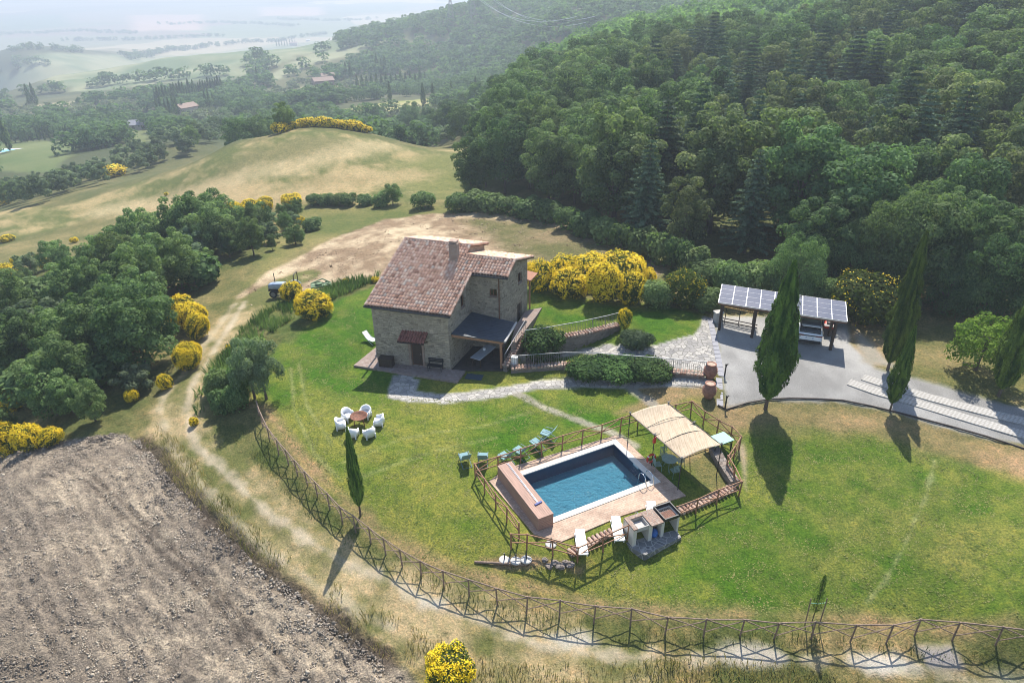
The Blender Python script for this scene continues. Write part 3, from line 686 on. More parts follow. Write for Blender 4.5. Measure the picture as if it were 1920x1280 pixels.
tl.patch(A0, ASPLIT, 9.2, RID1, zB); tl.patch(ASPLIT + .01, A2, 8.9, RID2, zB)
roof = tl.make('roof', M['tile'], house, HF)
rcs = []
def ridge(p, q, r=.13, n=24):
    rc = MB(); rcs.append(rc)
    for i in range(n):
        a = p + (q - p) * i / n; b = p + (q - p) * (i + 1.08) / n
        rc.beam(a, b, r * 1.08, 8, r * .94)
for (a0, a1, rb) in ((A0, ASPLIT, RID1), (ASPLIT, A2, RID2)):
    ridge(hl(a0, rb, zS(a0, rb) + .03), hl(a1, rb, zS(a1, rb) + .03), .12, int((a1 - a0) / .4))
for (a, b0, b1, f) in ((A0 + .06, E0, RID1, zS), (A1 - .05, E0, EY2, zS), (A2 - .06, EY2, RID2, zS), (A2 - .06, 8.9, RID2, zB), (ASPLIT - .06, RID2, RID1, zS), (A0 + .06, 9.2, RID1, zB), (ASPLIT - .06, 9.2, RID1, zB)):
    ridge(hl(a, b0, f(a, b0) + .05), hl(a, b1, f(a, b1) + .05), .10, max(2, int(abs(b1 - b0) / .4)))
for rc in rcs: part('ridge_cap', rc, M['tile2'], roof, True)
dk = MB()
for (a0, a1, b0, b1, f) in ((A0, ASPLIT, E0, RID1, zS), (ASPLIT, A1, E0, RID2, zS), (A1, A2, EY2, RID2, zS), (A0, ASPLIT, RID1, 9.2, zB), (ASPLIT + .01, A2, RID2, 8.9, zB)):
    dk.slab([hl(a0, b0, f(a0, b0) - .01), hl(a1, b0, f(a1, b0) - .01), hl(a1, b1, f(a1, b1) - .01), hl(a0, b1, f(a0, b1) - .01)], .09)
part('roof_deck', dk, M['darkwood'], roof, True)
gu = MB()
for (a0, a1, b) in ((A0 - .05, A1, E0 - .06), (A1 - .1, A2, EY2 - .06)):
    gu.beam(hl(a0, b, zS(a0, b) - .04), hl(a1, b, zS(a1, b) - .04), .075, 8)
part('gutter', gu, M['black'], roof, True)
ch = MB(); cp = hl(-1.45, 4.2)
cz = zS(-1.45, 4.2)
cb = on_plane(640 + 835 / 4, 420 + 300 / 4, hl(0, 4.2), NF); cl_ = hloc(cb)
ch.box(hl(cl_[0], 4.55, zS(cl_[0], 4.4) + .45), (.62, .62, 1.75), _a1, .01).box(hl(cl_[0], 4.55, zS(cl_[0], 4.4) + 1.36), (.74, .74, .07), _a1).box(hl(cl_[0], 4.55, zS(cl_[0], 4.4) + 1.50), (.60, .60, .14), _a1)
M['chimbrick'] = stone_mat('chimney_brick', [(.55, .36, .27), (.64, .45, .35), (.48, .31, .23), (.60, .46, .37)], (.50, .42, .35), 6.0, (1, 1, 2.4), .02)
chim = part('chimney', ch, M['chimbrick'], roof, True)

# walls: closed shells with real openings
FP = [(-5.7, 0), (0, 0), (0, 3.9), (2.42, 3.9), (2.5, RID2), (2.72, 8.3), (ASPLIT - .2, 8.75), (-5.7, 8.75), (-5.7, RID1)]
def ztop(a, b):
    if b <= RID2 or (a <= ASPLIT - .1 and b <= RID1): return zS(a, b) - .10
    return zB(a, b) - .10
wb = MB()
wb.prism([hl(a, b)[:2] for a, b in ((-5.7, 0), (0, 0), (0, RID2), (ASPLIT - .15, RID2), (ASPLIT - .15, RID1), (-5.7, RID1))], -1.0,
         [zS(-5.7, 0) - .1, zS(0, 0) - .1, zS(0, RID2) - .1, zS(ASPLIT, RID2) - .1, zS(ASPLIT, RID1) - .1, zS(-5.7, RID1) - .1])
wall_a = wb.mesh('wall', M['stone'], HF)
wb2 = MB(); wb2.prism([hl(a, b)[:2] for a, b in ((-5.7, RID1), (ASPLIT - .15, RID1), (ASPLIT - .15, 8.75), (-5.7, 8.75))], -1.5, [zB(-5.7, RID1) - .1, zB(ASPLIT, RID1) - .1, zB(ASPLIT, 8.75) - .1, zB(-5.7, 8.75) - .1])
wb3 = MB(); wb3.prism([hl(a, b)[:2] for a, b in ((-.004, 3.9), (2.42, 3.9), (2.50, RID2), (-.004, RID2))], -1.0, [zS(0, 3.9) - .1, zS(2.42, 3.9) - .1, zS(2.5, RID2) - .1, zS(0, RID2) - .1])
wb4 = MB(); wb4.prism([hl(a, b)[:2] for a, b in ((ASPLIT - .146, RID2 + .002), (2.50, RID2 + .002), (2.74, 8.3), (ASPLIT - .146, 8.5))], -1.5, [zB(0, RID2) - .1, zB(2.5, RID2) - .1, zB(2.5, 8.3) - .1, zB(0, 8.5) - .1])
def cut(mesh, boxes):
    if not boxes: return mesh
    o = bpy.data.objects.new('tmp', mesh); link(o); tmp = []
    for (c, size, rz) in boxes:
        cm = MB().box(np.asarray(c) - HF, size, rz); cmesh = cm.mesh('tmpc', None); co = bpy.data.objects.new('tmpc', cmesh); link(co); tmp.append(co)
        md = o.modifiers.new('b', 'BOOLEAN'); md.operation = 'DIFFERENCE'; md.object = co; md.solver = 'EXACT'
    dg = bpy.context.evaluated_depsgraph_get(); res = bpy.data.meshes.new_from_object(o.evaluated_get(dg))
    for q in tmp + [o]: bpy.data.objects.remove(q)
    res.materials.clear(); res.materials.append(M['stone']); return res
z1 = lambda x, y: (640 + x / 4, 420 + y / 4)
def rect_on(p0, n, pts):
    L_ = np.array([hloc(on_plane(*z1(*q), p0, n)) for q in pts]); return L_.min(0), L_.max(0)
D0, D1 = (-2.96, 0, .16), (-2.12, 0, 2.05)
g_dir = hl(2.72, 8.3) - hl(2.42, 3.9); g_len = np.linalg.norm(g_dir); g_dir = g_dir / g_len; NG = np.array([g_dir[1], -g_dir[0], 0]); g_ang = math.atan2(g_dir[1], g_dir[0])
def gab(px, py):
    p = on_plane(*z1(px, py), hl(2.42, 3.9), NG); return (p - hl(2.42, 3.9)) @ g_dir, p[2]
wR0, wR1 = rect_on(HF, NR, [(893, 545), (925, 610)])          # window in the right wall of the front block
wS0, wS1 = rect_on(hl(0, 3.9), NF, [(1110, 485), (1167, 545)])  # little square window
gw = [gab(1328, 370), gab(1350, 430)]; gd = [gab(1325, 600), gab(1347, 730)]
def gbox(c, size): return (hl(2.42, 3.9) + g_dir * c[0] + np.array([0, 0, c[1]]), size, g_ang)
GW = (np.mean([q[0] for q in gw]), np.mean([q[1] for q in gw])); GD = (np.mean([q[0] for q in gd]), np.mean([q[1] for q in gd]))
OPEN = []
def opening(kind, c, w, h, ang, out, rec=.16):
    """frame and panes set back in an opening; c is the middle on the wall face, out the outward normal"""
    out = np.asarray(out); along = np.array([math.cos(ang), math.sin(ang), 0]); b = np.asarray(c) - out * rec
    fr = MB(); t = .07
    for s_ in (-1, 1): fr.box(b + along * s_ * (w / 2 - t / 2), (t, .07, h), ang)
    fr.box(b + np.array([0, 0, h / 2 - t / 2]), (w - 2 * t, .066, t), ang).box(b - np.array([0, 0, h / 2 - t / 2]), (w - 2 * t, .066, t), ang)
    if kind == 'window':
        fr.box(b, (.05, .064, h - 2 * t), ang)
        o = part('window', fr, M['wood'], house, True); part('pane', MB().box(b, (w - 2 * t, .02, h - 2 * t), ang), M['glass'], o, True)
        part('sill', MB().box(np.asarray(c) + out * .02 - np.array([0, 0, h / 2 + .035]), (w + .1, .12, .06), ang), M['brick'], o, True)
    else:
        o = part('door', MB().box(b, (w - 2 * t, .05, h - 2 * t), ang).box(b + out * .03 + np.array([0, 0, h * .22]), (w * .5, .03, h * .3), ang).box(b + out * .03 - np.array([0, 0, h * .22]), (w * .5, .03, h * .28), ang), M['darkwood'], house, True)
        part('door_frame', fr, M['wood'], o, True)
        part('handle', MB().box(b + out * .06 + along * (w * .32), (.04, .06, .14), ang), M['iron'], o, True)
dc = hl((D0[0] + D1[0]) / 2, 0, (D0[2] + D1[2]) / 2)
wRc = hl(0, (wR0[1] + wR1[1]) / 2, (wR0[2] + wR1[2]) / 2); wRw, wRh = max(.6, (wR1[1] - wR0[1])), wR1[2] - wR0[2]
wSc = hl((wS0[0] + wS1[0]) / 2, 3.9, (wS0[2] + wS1[2]) / 2); wSw, wSh = wS1[0] - wS0[0], wS1[2] - wS0[2]
cuts = [(dc, (.86, .8, 1.92), _a1), (wRc, (wRw, .7, wRh), _a2)]
wall = bpy.data.objects.new('wall', cut(wall_a, cuts)); link(wall, house)
o_ = bpy.data.objects.new('wall', wb2.mesh('wall', M['stone'], HF)); link(o_, house)
gw_h = abs(gw[0][1] - gw[1][1]); gd_h = abs(gd[0][1] - gd[1][1])
o_ = bpy.data.objects.new('wall', cut(wb3.mesh('wall', M['stone'], HF), [(wSc, (wSw, .7, wSh), _a1)])); link(o_, house)
gws = [gbox(GW, (.75, .7, gw_h)), gbox(GD, (.85, .7, gd_h))]
o_ = bpy.data.objects.new('wall', cut(wb4.mesh('wall', M['stone'], HF), gws)); link(o_, house)
opening('door', dc, .86, 1.92, _a1, -NF); opening('window', wRc, wRw, wRh, _a2, NR); opening('window', wSc, wSw, wSh, _a1, -NF)
opening('window', gws[0][0], .75, gw_h, g_ang, NG); opening('door', gws[1][0], .85, gd_h, g_ang, NG)
qs = MB()          # brick surround of the door, quoins
for s_ in (-1, 1): qs.box(dc + E1 * s_ * .52 - NF * .012, (.17, .05, 1.98), _a1)
qs.box(dc + np.array([0, 0, 1.03]) - NF * .012, (1.24, .05, .14), _a1)
part('door_surround', qs, M['brick'], house, True)
dp = MB(); dp.tube([hl(2.2, 3.83, zS(2.2, 3.4) - .1), hl(2.2, 3.83, 2.0)], .045); part('downpipe', dp, M['wood'], house, True)
# rusty tiled hood over the front door
hd = Tiles(); hd.rng.seed(9)
hd.patch(-3.55, -1.55, -.78, -.02, lambda a, b: 2.98 + .72 * b, w=.2, l=.38, thick=.03)
M['hood'] = simple('rusty_red_tiles', (.20, .075, .055), .85, .55, 5)
hood = hd.make('door_canopy', M['hood'], house, HF)
hb = MB(); hb.slab([hl(-3.55, -.78, 2.41), hl(-1.55, -.78, 2.41), hl(-1.55, -.01, 2.96), hl(-3.55, -.01, 2.96)], .05)
for a in (-3.45, -1.65): hb.beam(hl(a, -.02, 2.25), hl(a, -.6, 2.48), .04, w=.04)
part('bracket', hb, M['darkwood'], hood, True)
# lean-to porch with a dark sheet roof
PR = lambda a, b: 2.92 - .165 * a + .03 * b
pr = MB(); pr.slab([hl(.02, .32, PR(0, .32)), hl(3.72, .92, PR(3.72, .9)), hl(3.45, 3.88, PR(3.3, 3.9) - .05), hl(.02, 3.88, PR(0, 3.88))], .07)
porch = part('porch_roof', pr, M['slate'], house, True)
se = MB()
for k in range(14):
    f = (k + .5) / 14; se.beam(hl(.03, .34 + f * 3.5, PR(0, .34 + f * 3.5) + .006), hl(3.6, .95 + f * 2.9, PR(3.6, .9 + f * 3) + .004), .012, w=.006)
part('sheet_lap', se, M['slate'], porch, True)
vb = MB(); vb.beam(hl(3.74, .9, PR(3.74, .9) + .0), hl(3.48, 3.86, PR(3.4, 3.9) - .02), .09, 8); part('verge_tile', vb, M['concrete'], porch, True)
bm_ = MB(); bm_.beam(hl(.02, .42, PR(0, .4) - .18), hl(3.6, 1.0, PR(3.6, 1) - .18), .07, w=.09)
for k in range(7): bm_.beam(hl(.05, .4 + k * .55, PR(0, .4 + k * .55) - .14), hl(3.55, 1.0 + k * .45, PR(3.5, 1 + k * .45) - .13), .04, w=.05)
part('porch_beam', bm_, M['railwood'], house, True)
part('porch_post', MB().box(hl(3.42, .98, 1.08), (.17, .17, 2.2), _a1, .01), M['railwood'], house, True)
# posts and small hood at the far sides
pp = MB().box(hl(-6.3, 1.2, 2.25), (.13, .13, 4.5), _a1, .01); part('porch_post', pp, M['darkwood'], house, True)
part('post_base', MB().box(hl(-6.3, 1.2, .28), (.34, .34, .5), _a1, .03), M['concrete'], house, True)
ph = on_plane(993, 571, hl(3.1, 8.6), NF); hx = hloc(ph)
part('porch_post', MB().beam(hl(hx[0], 8.6, 1.2), hl(hx[0], 8.6, 4.1), .075), M['railwood'], house, True)
rr_ = MB().slab([hl(hx[0] - .6, 8.2, 4.25), hl(hx[0] + .25, 8.2, 4.1), hl(hx[0] + .25, 9.8, 4.1), hl(hx[0] - .6, 9.8, 4.25)], .1); part('side_hood', rr_, M['tile'], house, True)

# paving round the house
def slab_struct(name, poly, z0, z1, mat):
    return struct(name, MB().prism([p[:2] for p in poly], z0, z1).mesh(name, mat))
M['patio'] = stone_mat('worn_brick_paving', [(.30, .21, .17), (.40, .30, .25), (.34, .25, .21), (.45, .36, .31)], (.26, .21, .18), 5.5, (1, 1, 1), .01)
slab_struct('patio', [hl(a, b) for a, b in ((-7.16, -.8), (1.2, -1.6), (1.1, .0), (-5.72, .02), (-5.72, 6.2), (-6.95, 6.2))], -.4, .13, M['patio'])
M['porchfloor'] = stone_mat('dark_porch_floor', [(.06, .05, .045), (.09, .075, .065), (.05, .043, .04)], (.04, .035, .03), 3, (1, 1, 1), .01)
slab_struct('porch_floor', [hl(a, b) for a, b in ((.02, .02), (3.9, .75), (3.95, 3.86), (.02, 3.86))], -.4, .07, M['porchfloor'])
_tp = [at_z(x, y, 1.62)[:2] for x, y in ((966, 612), (986, 582), (1016, 577), (1006, 592), (984, 620), (968, 642), (958, 640))]
slab_struct('brick_terrace', _tp, .2, 1.64, M['patio'])

# things against the house
t = thing('storage_box', 'dark brown storage box against the stone wall left of the front door', 'box', hl(-4.75, -.38, .13), _a1)
part('body', MB().box((0, 0, .33), (1.05, .55, .66), 0, .03), M['darkwood'], t); part('lid', MB().box((0, 0, .69), (1.1, .6, .06), 0, .02), M['darkwood'], t)
t = thing('bench', 'dark slatted bench under the wall right of the front door', 'bench', hl(-1.0, -.38, .13), _a1)
sb = MB()
for k in range(5): sb.box((0, -.2 + k * .09, .44), (1.15, .06, .03))
part('seat', sb, M['black'], t)
bb = MB()
for k in range(3): bb.box((0, .28, .6 + k * .12), (1.15, .03, .07))
part('backrest', bb, M['black'], t)
for sx in (-.5, .5):
    for sy in (-.18, .24): part('leg', MB().box((sx, sy, .21 if sy < 0 else .43), (.05, .05, .42 if sy < 0 else .86)), M['black'], t)
solo('meter_cabinet', MB().box((0, 0, .45), (.42, .34, .9), 0, .03).box((0, -.02, .93), (.48, .4, .07), 0, .02), M['white'], 'white metal cabinet at the end of the tile capped wall beside the porch', 'cabinet', hit(965, 689), _a1)
q = hit(889, 707)
solo('door_mat', MB().box((0, 0, .03), (1.25, .75, .03), 0, .01), simple('blue_grey_mat', (.035, .06, .075), .9, .2, 20), 'dark blue grey mat lying on the grass before the porch', 'mat', q, _a1)
t = thing('porch_table', 'grey slab table standing in the shade of the porch', 'table', hl(1.75, 1.75, .07), _a2 - math.radians(8))
part('tabletop', MB().box((0, 0, .76), (2.3, .85, .05), 0, .01), simple('grey_table_top', (.36, .38, .40), .5, .1, 5), t)
for sx in (-.95, .95):
    for sy in (-.33, .33): part('leg', MB().box((sx, sy, .37), (.07, .07, .74)), M['darkwood'], t)
solo('pot', MB().lathe([(.07, 0), (.11, .05), (.12, .16), (.10, .2)], n=12), M['white'], 'small white pot standing on the porch table', 'pot', hl(1.72, 2.0, .855), smooth=True)
t = thing('garden_lounger', 'white folding lounger on the grass at the left side of the house', 'lounger', hit(694, 641), math.radians(52)); t.scale = (.8, .8, .8)
part('seat', MB().slab([(-.3, .1, .42), (.3, .1, .42), (.3, -.75, .40), (-.3, -.75, .40)], .03), M['white'], t)
part('backrest', MB().slab([(-.3, .1, .42), (.3, .1, .42), (.3, .72, 1.0), (-.3, .72, 1.0)], .03), M['white'], t)
fr = MB()
for s_ in (-.31, .31): fr.tube([(s_, -.7, 0), (s_, .35, .62)], .02).tube([(s_, .5, 0), (s_, -.45, .40)], .02).tube([(s_, -.75, .40), (s_, .1, .42), (s_, .72, 1.0)], .02)
part('frame', fr, M['steel'], t)

# ------------------------------------------------------------------ walls with tile copings, iron railings
def wall_run(name, label, cat, pts, zt, zb, th, mat, group=None):
    """stone wall along plan points with top heights zt"""
    n = len(pts); t_ = thing(name, label, cat, (pts[0][0], pts[0][1], zb[0]), 0, group); w_ = MB(); tb = Tiles(); L = []; Rr = []
    for i in range(n):
        d = np.asarray(pts[min(i + 1, n - 1)][:2]) - np.asarray(pts[max(i - 1, 0)][:2]); d = d / np.linalg.norm(d); nn = np.array([-d[1], d[0]])
        L.append(np.asarray(pts[i][:2]) + nn * th / 2); Rr.append(np.asarray(pts[i][:2]) - nn * th / 2)
    w_.prism(L + Rr[::-1], list(zb) + list(zb)[::-1], list(zt) + list(zt)[::-1])
    part('wall', w_, mat, t_, True)
    # coping: half-round tiles laid across the wall
    c = MB(); rg = random.Random(3)
    P3 = [np.array([p[0], p[1], z]) for p, z in zip(pts, zt)]; seg = [np.linalg.norm(P3[i + 1] - P3[i]) for i in range(n - 1)]
    tot = sum(seg); k = int(tot / .24)
    for i in range(k):
        s_ = (i + .5) / k * tot; j = 0
        while j < n - 2 and s_ > seg[j]: s_ -= seg[j]; j += 1
        d = (P3[j + 1] - P3[j]) / seg[j]; p = P3[j] + d * s_; nn = np.array([-d[1], d[0], 0]); nn /= np.linalg.norm(nn)
        c.beam(p + nn * (th / 2 + .1) + np.array([0, 0, rg.uniform(-.01, .02)]), p - nn * (th / 2 + .1) + np.array([0, 0, rg.uniform(-.01, .02)]), .105, 8, .095)
    part('coping', c, M['tile2'], t_, True); return t_
def railing(name, label, pts, h, sp=.13):
    t_ = thing(name, label, 'railing', pts[0]); pts = [np.asarray(p, float) for p in pts]; up = np.array([0, 0, h])
    part('top_rail', MB().tube([p + up for p in pts], .028, 6), M['ironpale'], t_, True)
    part('bottom_rail', MB().tube([p + np.array([0, 0, .08]) for p in pts], .015, 5), M['iron'], t_, True)
    b = MB()
    for p, q_ in zip(pts[:-1], pts[1:]):
        L = np.linalg.norm(q_ - p); k = max(1, int(L / sp))
        for i in range(k):
            c = p + (q_ - p) * i / k; b.beam(c + np.array([0, 0, .08]), c + up, .009, 4)
    part('baluster_panel', b, M['iron'], t_, True)
    for p in pts: part('post', MB().beam(p - np.array([0, 0, .1]), p + up, .024, 6), M['iron'], t_, True)
    return t_
M['ironpale'] = simple('worn_galvanised_rail', (.42, .41, .40), .45, .2, 9, metal=.3)
up_pts = UP_PTS
wall_run('retaining_wall', 'curved stone retaining wall with tile coping between upper lawn and sunken passage', 'wall', up_pts, [p[2] - .06 for p in up_pts], [-.9] * len(up_pts), .42, M['wallstone'])
railing('iron_railing', 'thin iron railing on the curved upper retaining wall', up_pts, .95)
lo_px = [(958, 689), (1000, 685.5), (1057, 682), (1120, 683), (1190, 689), (1261, 695), (1322, 701)]
lo_pts = [hit(x, y, .38) for x, y in lo_px]
wall_run('low_garden_wall', 'low tile capped wall running from the porch behind the long hedge to the jars', 'wall', lo_pts, [p[2] - .03 for p in lo_pts], [p[2] - 1.6 for p in lo_pts], .36, M['wallstone'])
railing('iron_railing', 'long iron railing on the low tile capped wall behind the hedge', lo_pts, .95)
st_pts = [hl(3.85, .62, .55), hl(3.98, 2.2, 1.1), hl(4.15, 3.9, 1.75)]
wall_run('stair_wall', 'stone stair wall rising beside the porch to the upper terrace', 'wall', st_pts, [p[2] - .1 for p in st_pts], [-.8] * 3, .3, M['wallstone'])
railing('iron_railing', 'sloping iron handrail on the stair wall beside the porch', st_pts, .95, .3)

# ------------------------------------------------------------------ pool
def rect_poly(u0, u1, v0, v1): return [pl(u, v)[:2] for u, v in ((u0, v0), (u1, v0), (u1, v1), (u0, v1))]
def ring_struct(name, outer, holes_uv, z0, z1, mat):
    """slab with a rectangular hole, as four prisms butted end to end is avoided: bmesh ring"""
CW = .36
DP = [at_z(*[float(v) for v in t_.split(',')], .05)[:2] for t_ in DECK_PX.split()]
M['deck'] = None
def deck_mat():
    mt, nt, bs = new_mat('brick_pool_paving'); tc = N(nt, 'ShaderNodeTexCoord').outputs['Object']; mp = N(nt, 'ShaderNodeMapping'); mp.inputs['Rotation'].default_value = (0, 0, -math.atan2(PU[1], PU[0])); nt.links.new(tc, mp.inputs['Vector'])
    br = N(nt, 'ShaderNodeTexBrick'); br.inputs['Scale'].default_value = 1.0; br.inputs['Brick Width'].default_value = .28; br.inputs['Row Height'].default_value = .14; br.inputs['Mortar Size'].default_value = .008
    br.inputs['Color1'].default_value = (.47, .32, .23, 1); br.inputs['Color2'].default_value = (.58, .42, .31, 1); br.inputs['Mortar'].default_value = (.34, .27, .21, 1); br.inputs['Bias'].default_value = .1; nt.links.new(mp.outputs[0], br.inputs['Vector'])
    v = coords(nt); c = mixc(nt, .8, br.outputs['Color'], ramp(nt, noise(nt, 1.1, 6, .65, v), [(.3, (.60, .56, .54)), (.55, (1, 1, 1)), (.75, (1.12, 1.05, 1.0))]), 'MULTIPLY')
    c = mixc(nt, .5, c, ramp(nt, noise(nt, 9, 5, .6, v), [(.3, .65), (.7, 1.1)]), 'MULTIPLY')
    nt.links.new(c, bs.inputs['Base Color']); bs.inputs['Roughness'].default_value = .85; bump(nt, bs, br.outputs['Fac'], -.004); return mt
M['deck'] = deck_mat()
# deck with the basin cut out, by a straight bridge cut
hole = [pl(CW * .5, CW * .5), pl(CW * .5, POOL_V - CW * .5), pl(POOL_L - CW * .5, POOL_V - CW * .5), pl(POOL_L - CW * .5, CW * .5)]
def deck_mesh():
    bm = bmesh.new(); zt = .05
    def loop(pts):
        vs = [bm.verts.new((p[0], p[1], zt)) for p in pts]; return [bm.edges.new((vs[i], vs[(i + 1) % len(vs)])) for i in range(len(vs))]
    e = loop(DP) + loop(hole); bmesh.ops.triangle_fill(bm, edges=e, use_beauty=True)
    r_ = bmesh.ops.extrude_face_region(bm, geom=bm.faces[:]); vs = [g for g in r_['geom'] if isinstance(g, bmesh.types.BMVert)]
    bmesh.ops.translate(bm, verts=vs, vec=(0, 0, -.35)); bmesh.ops.recalc_face_normals(bm, faces=bm.faces)
    me = bpy.data.meshes.new('pool_deck'); bm.to_mesh(me); bm.free(); me.materials.append(M['deck']); return me
struct('pool_deck', deck_mesh())
pool = thing('swimming_pool', 'rectangular swimming pool with white coping in the fenced terrace', 'pool', pl(0, 0, 0))
M['coping'] = simple('pale_travertine', (.66, .61, .53), .7, .08, 6, bmp=.004)
cpg = MB()
for (u0, u1, v0, v1) in ((-.0, POOL_L, 0, CW), (0, POOL_L, POOL_V - CW, POOL_V), (0, CW, CW, POOL_V - CW), (POOL_L - CW, POOL_L, CW, POOL_V - CW)):
    c = pl((u0 + u1) / 2, (v0 + v1) / 2, .06); cpg.box(c, (u1 - u0, v1 - v0, .06), math.atan2(PU[1], PU[0]))
part('coping', cpg, M['coping'], pool, True)
IN = (CW - .03, POOL_L - CW + .03, CW - .03, POOL_V - CW + .03); DEPTH = -.82
def basin():
    b = MB(); q = [pl(IN[0], IN[2]), pl(IN[1], IN[2]), pl(IN[1], IN[3]), pl(IN[0], IN[3])]
    vs = [(*p[:2], .03) for p in q] + [(*p[:2], DEPTH) for p in q]
    b.add(vs, [(4, 5, 6, 7)] + [(i, (i + 1) % 4, 4 + (i + 1) % 4, 4 + i) for i in range(4)]); return b
def basin_mat():
    mt, nt, bs = new_mat('blue_grey_mosaic'); v = coords(nt)
    c = ramp(nt, noise(nt, 30, 2, .5, v), [(.3, (.24, .43, .48)), (.7, (.32, .52, .57))]); nt.links.new(c, bs.inputs['Base Color']); bs.inputs['Roughness'].default_value = .5; return mt
bsn = part('basin', basin(), basin_mat(), pool, True)
M['wallshade'] = simple('shaded_basin_wall', (.02, .085, .18), .35, .3, 26)  # dark navy: shade on the pool's inner walls put into their colour
wl4 = MB()
for (a_, b_) in (((IN[0], IN[2]), (IN[1], IN[2])), ((IN[1], IN[2]), (IN[1], IN[3])), ((IN[1], IN[3]), (IN[0], IN[3])), ((IN[0], IN[3]), (IN[0], IN[2]))):
    cu, cv = (IN[0] + IN[1]) / 2, (IN[2] + IN[3]) / 2; q0, q1 = [np.array(w_) + (np.array([cu, cv]) - np.array(w_)) * .0025 for w_ in (a_, b_)]
    wl4.add([pl(*q0, .02), pl(*q1, .02), pl(*q1, DEPTH + .01), pl(*q0, DEPTH + .01)], [(0, 1, 2, 3)])
part('basin_wall', wl4, M['wallshade'], pool, True)
def water_mat():
    mt, nt, bs = new_mat('pool_water'); nt.nodes.remove(bs); v = coords(nt)
    h = math_(nt, 'ADD', noise(nt, 1.5, 3, .5, v, .5), math_(nt, 'MULTIPLY', noise(nt, 6.0, 4, .65, v, .3), 1.0))
    b = N(nt, 'ShaderNodeBump'); b.inputs['Distance'].default_value = .12; nt.links.new(h, b.inputs['Height'])
    tr = N(nt, 'ShaderNodeBsdfTransparent'); tr.inputs['Color'].default_value = (.36, .57, .66, 1)
    gl = N(nt, 'ShaderNodeBsdfGlossy'); gl.inputs['Roughness'].default_value = .05; nt.links.new(b.outputs[0], gl.inputs['Normal'])
    fr_ = N(nt, 'ShaderNodeFresnel'); fr_.inputs['IOR'].default_value = 1.22; nt.links.new(b.outputs[0], fr_.inputs['Normal'])
    mx = N(nt, 'ShaderNodeMixShader'); nt.links.new(fr_.outputs[0], mx.inputs[0]); nt.links.new(tr.outputs[0], mx.inputs[1]); nt.links.new(gl.outputs[0], mx.inputs[2])
    nt.links.new(mx.outputs[0], nt.nodes['Material Output'].inputs['Surface']); return mt
wq = [pl(u, v, -.045) for u, v in ((IN[0], IN[2]), (IN[1], IN[2]), (IN[1], IN[3]), (IN[0], IN[3]))]
part('water', MB().add(wq, [(0, 1, 2, 3)]), water_mat(), pool, True)
PANG = math.atan2(PU[1], PU[0])
part('skimmer', MB().box(pl(IN[0] - .0, POOL_V * .42, -.04), (.05, .5, .16), PANG), M['white'], pool, True)
t = thing('pool_ladder', 'polished steel pool ladder at the near right corner of the pool', 'ladder', pl(.75, 0.02, .08))
for k in (0, 1):
    u = .62 + k * .5
    part('handrail', MB().tube([pl(u, .75, -.9), pl(u, .62, .2)] + [pl(u, .3 + .32 * math.cos(a), .55 + .30 * math.sin(a)) for a in np.linspace(.2, 2.9, 8)] + [pl(u, -.12, .3), pl(u, -.2, .05)], .024, 8), M['steel'], t, True, True)
for z in (-.3, -.6): part('rung', MB().beam(pl(.62, .72, z), pl(1.12, .72, z), .025), M['steel'], t, True)
# wooden cover box at the left end
bx0 = POOL_L - .62; bx1 = POOL_L + .28
t = thing('pool_cover_box', 'long slatted wooden box for the pool cover at the left end of the pool', 'box', pl((bx0 + bx1) / 2, POOL_V / 2, .05), PANG)
M['boxwood'] = simple('pinkish_composite_boards', (.36, .22, .165), .7, .2, 7, stretch=(1, .12, 1), bmp=.002)
L = POOL_V + .30; sl_ = MB(); tp_ = MB()
for k in range(7):
    z = .06 + k * .118
    sl_.box((-.44, 0, z), (.03, L, .104)).box((.44, 0, z), (.03, L, .104)).box((0, -L / 2 + .015, z), (.85, .03, .104)).box((0, L / 2 - .015, z), (.85, .03, .104))
sl_.box((0, 0, .42), (.82, L - .06, .8))
for k in range(8): tp_.box((-.397 + k * .1135, 0, .855), (.106, L + .02, .03))
part('side_boards', sl_, M['boxwood'], t); part('lid_boards', tp_, M['boxwood'], t)
t = thing('pool_brush', 'blue headed pool brush with a steel pole lying on the wooden cover box', 'brush', pl((bx0 + bx1) / 2 - .05, POOL_V / 2, .93), PANG)
part('pole', MB().beam((-.08, L / 2 - .35 - .7, .02), (-.12, -L / 2 + .12, .02), .018).beam((-.02, L / 2 - 1.0, .02), (-.05, -L / 2 + .05, .018), .014), M['steel'], t)
part('brush_head', MB().box((-.05, L / 2 - 1.0, .03), (.46, .12, .05), .15, .01), simple('blue_brush', (.03, .05, .22), .6, .2, 9), t)

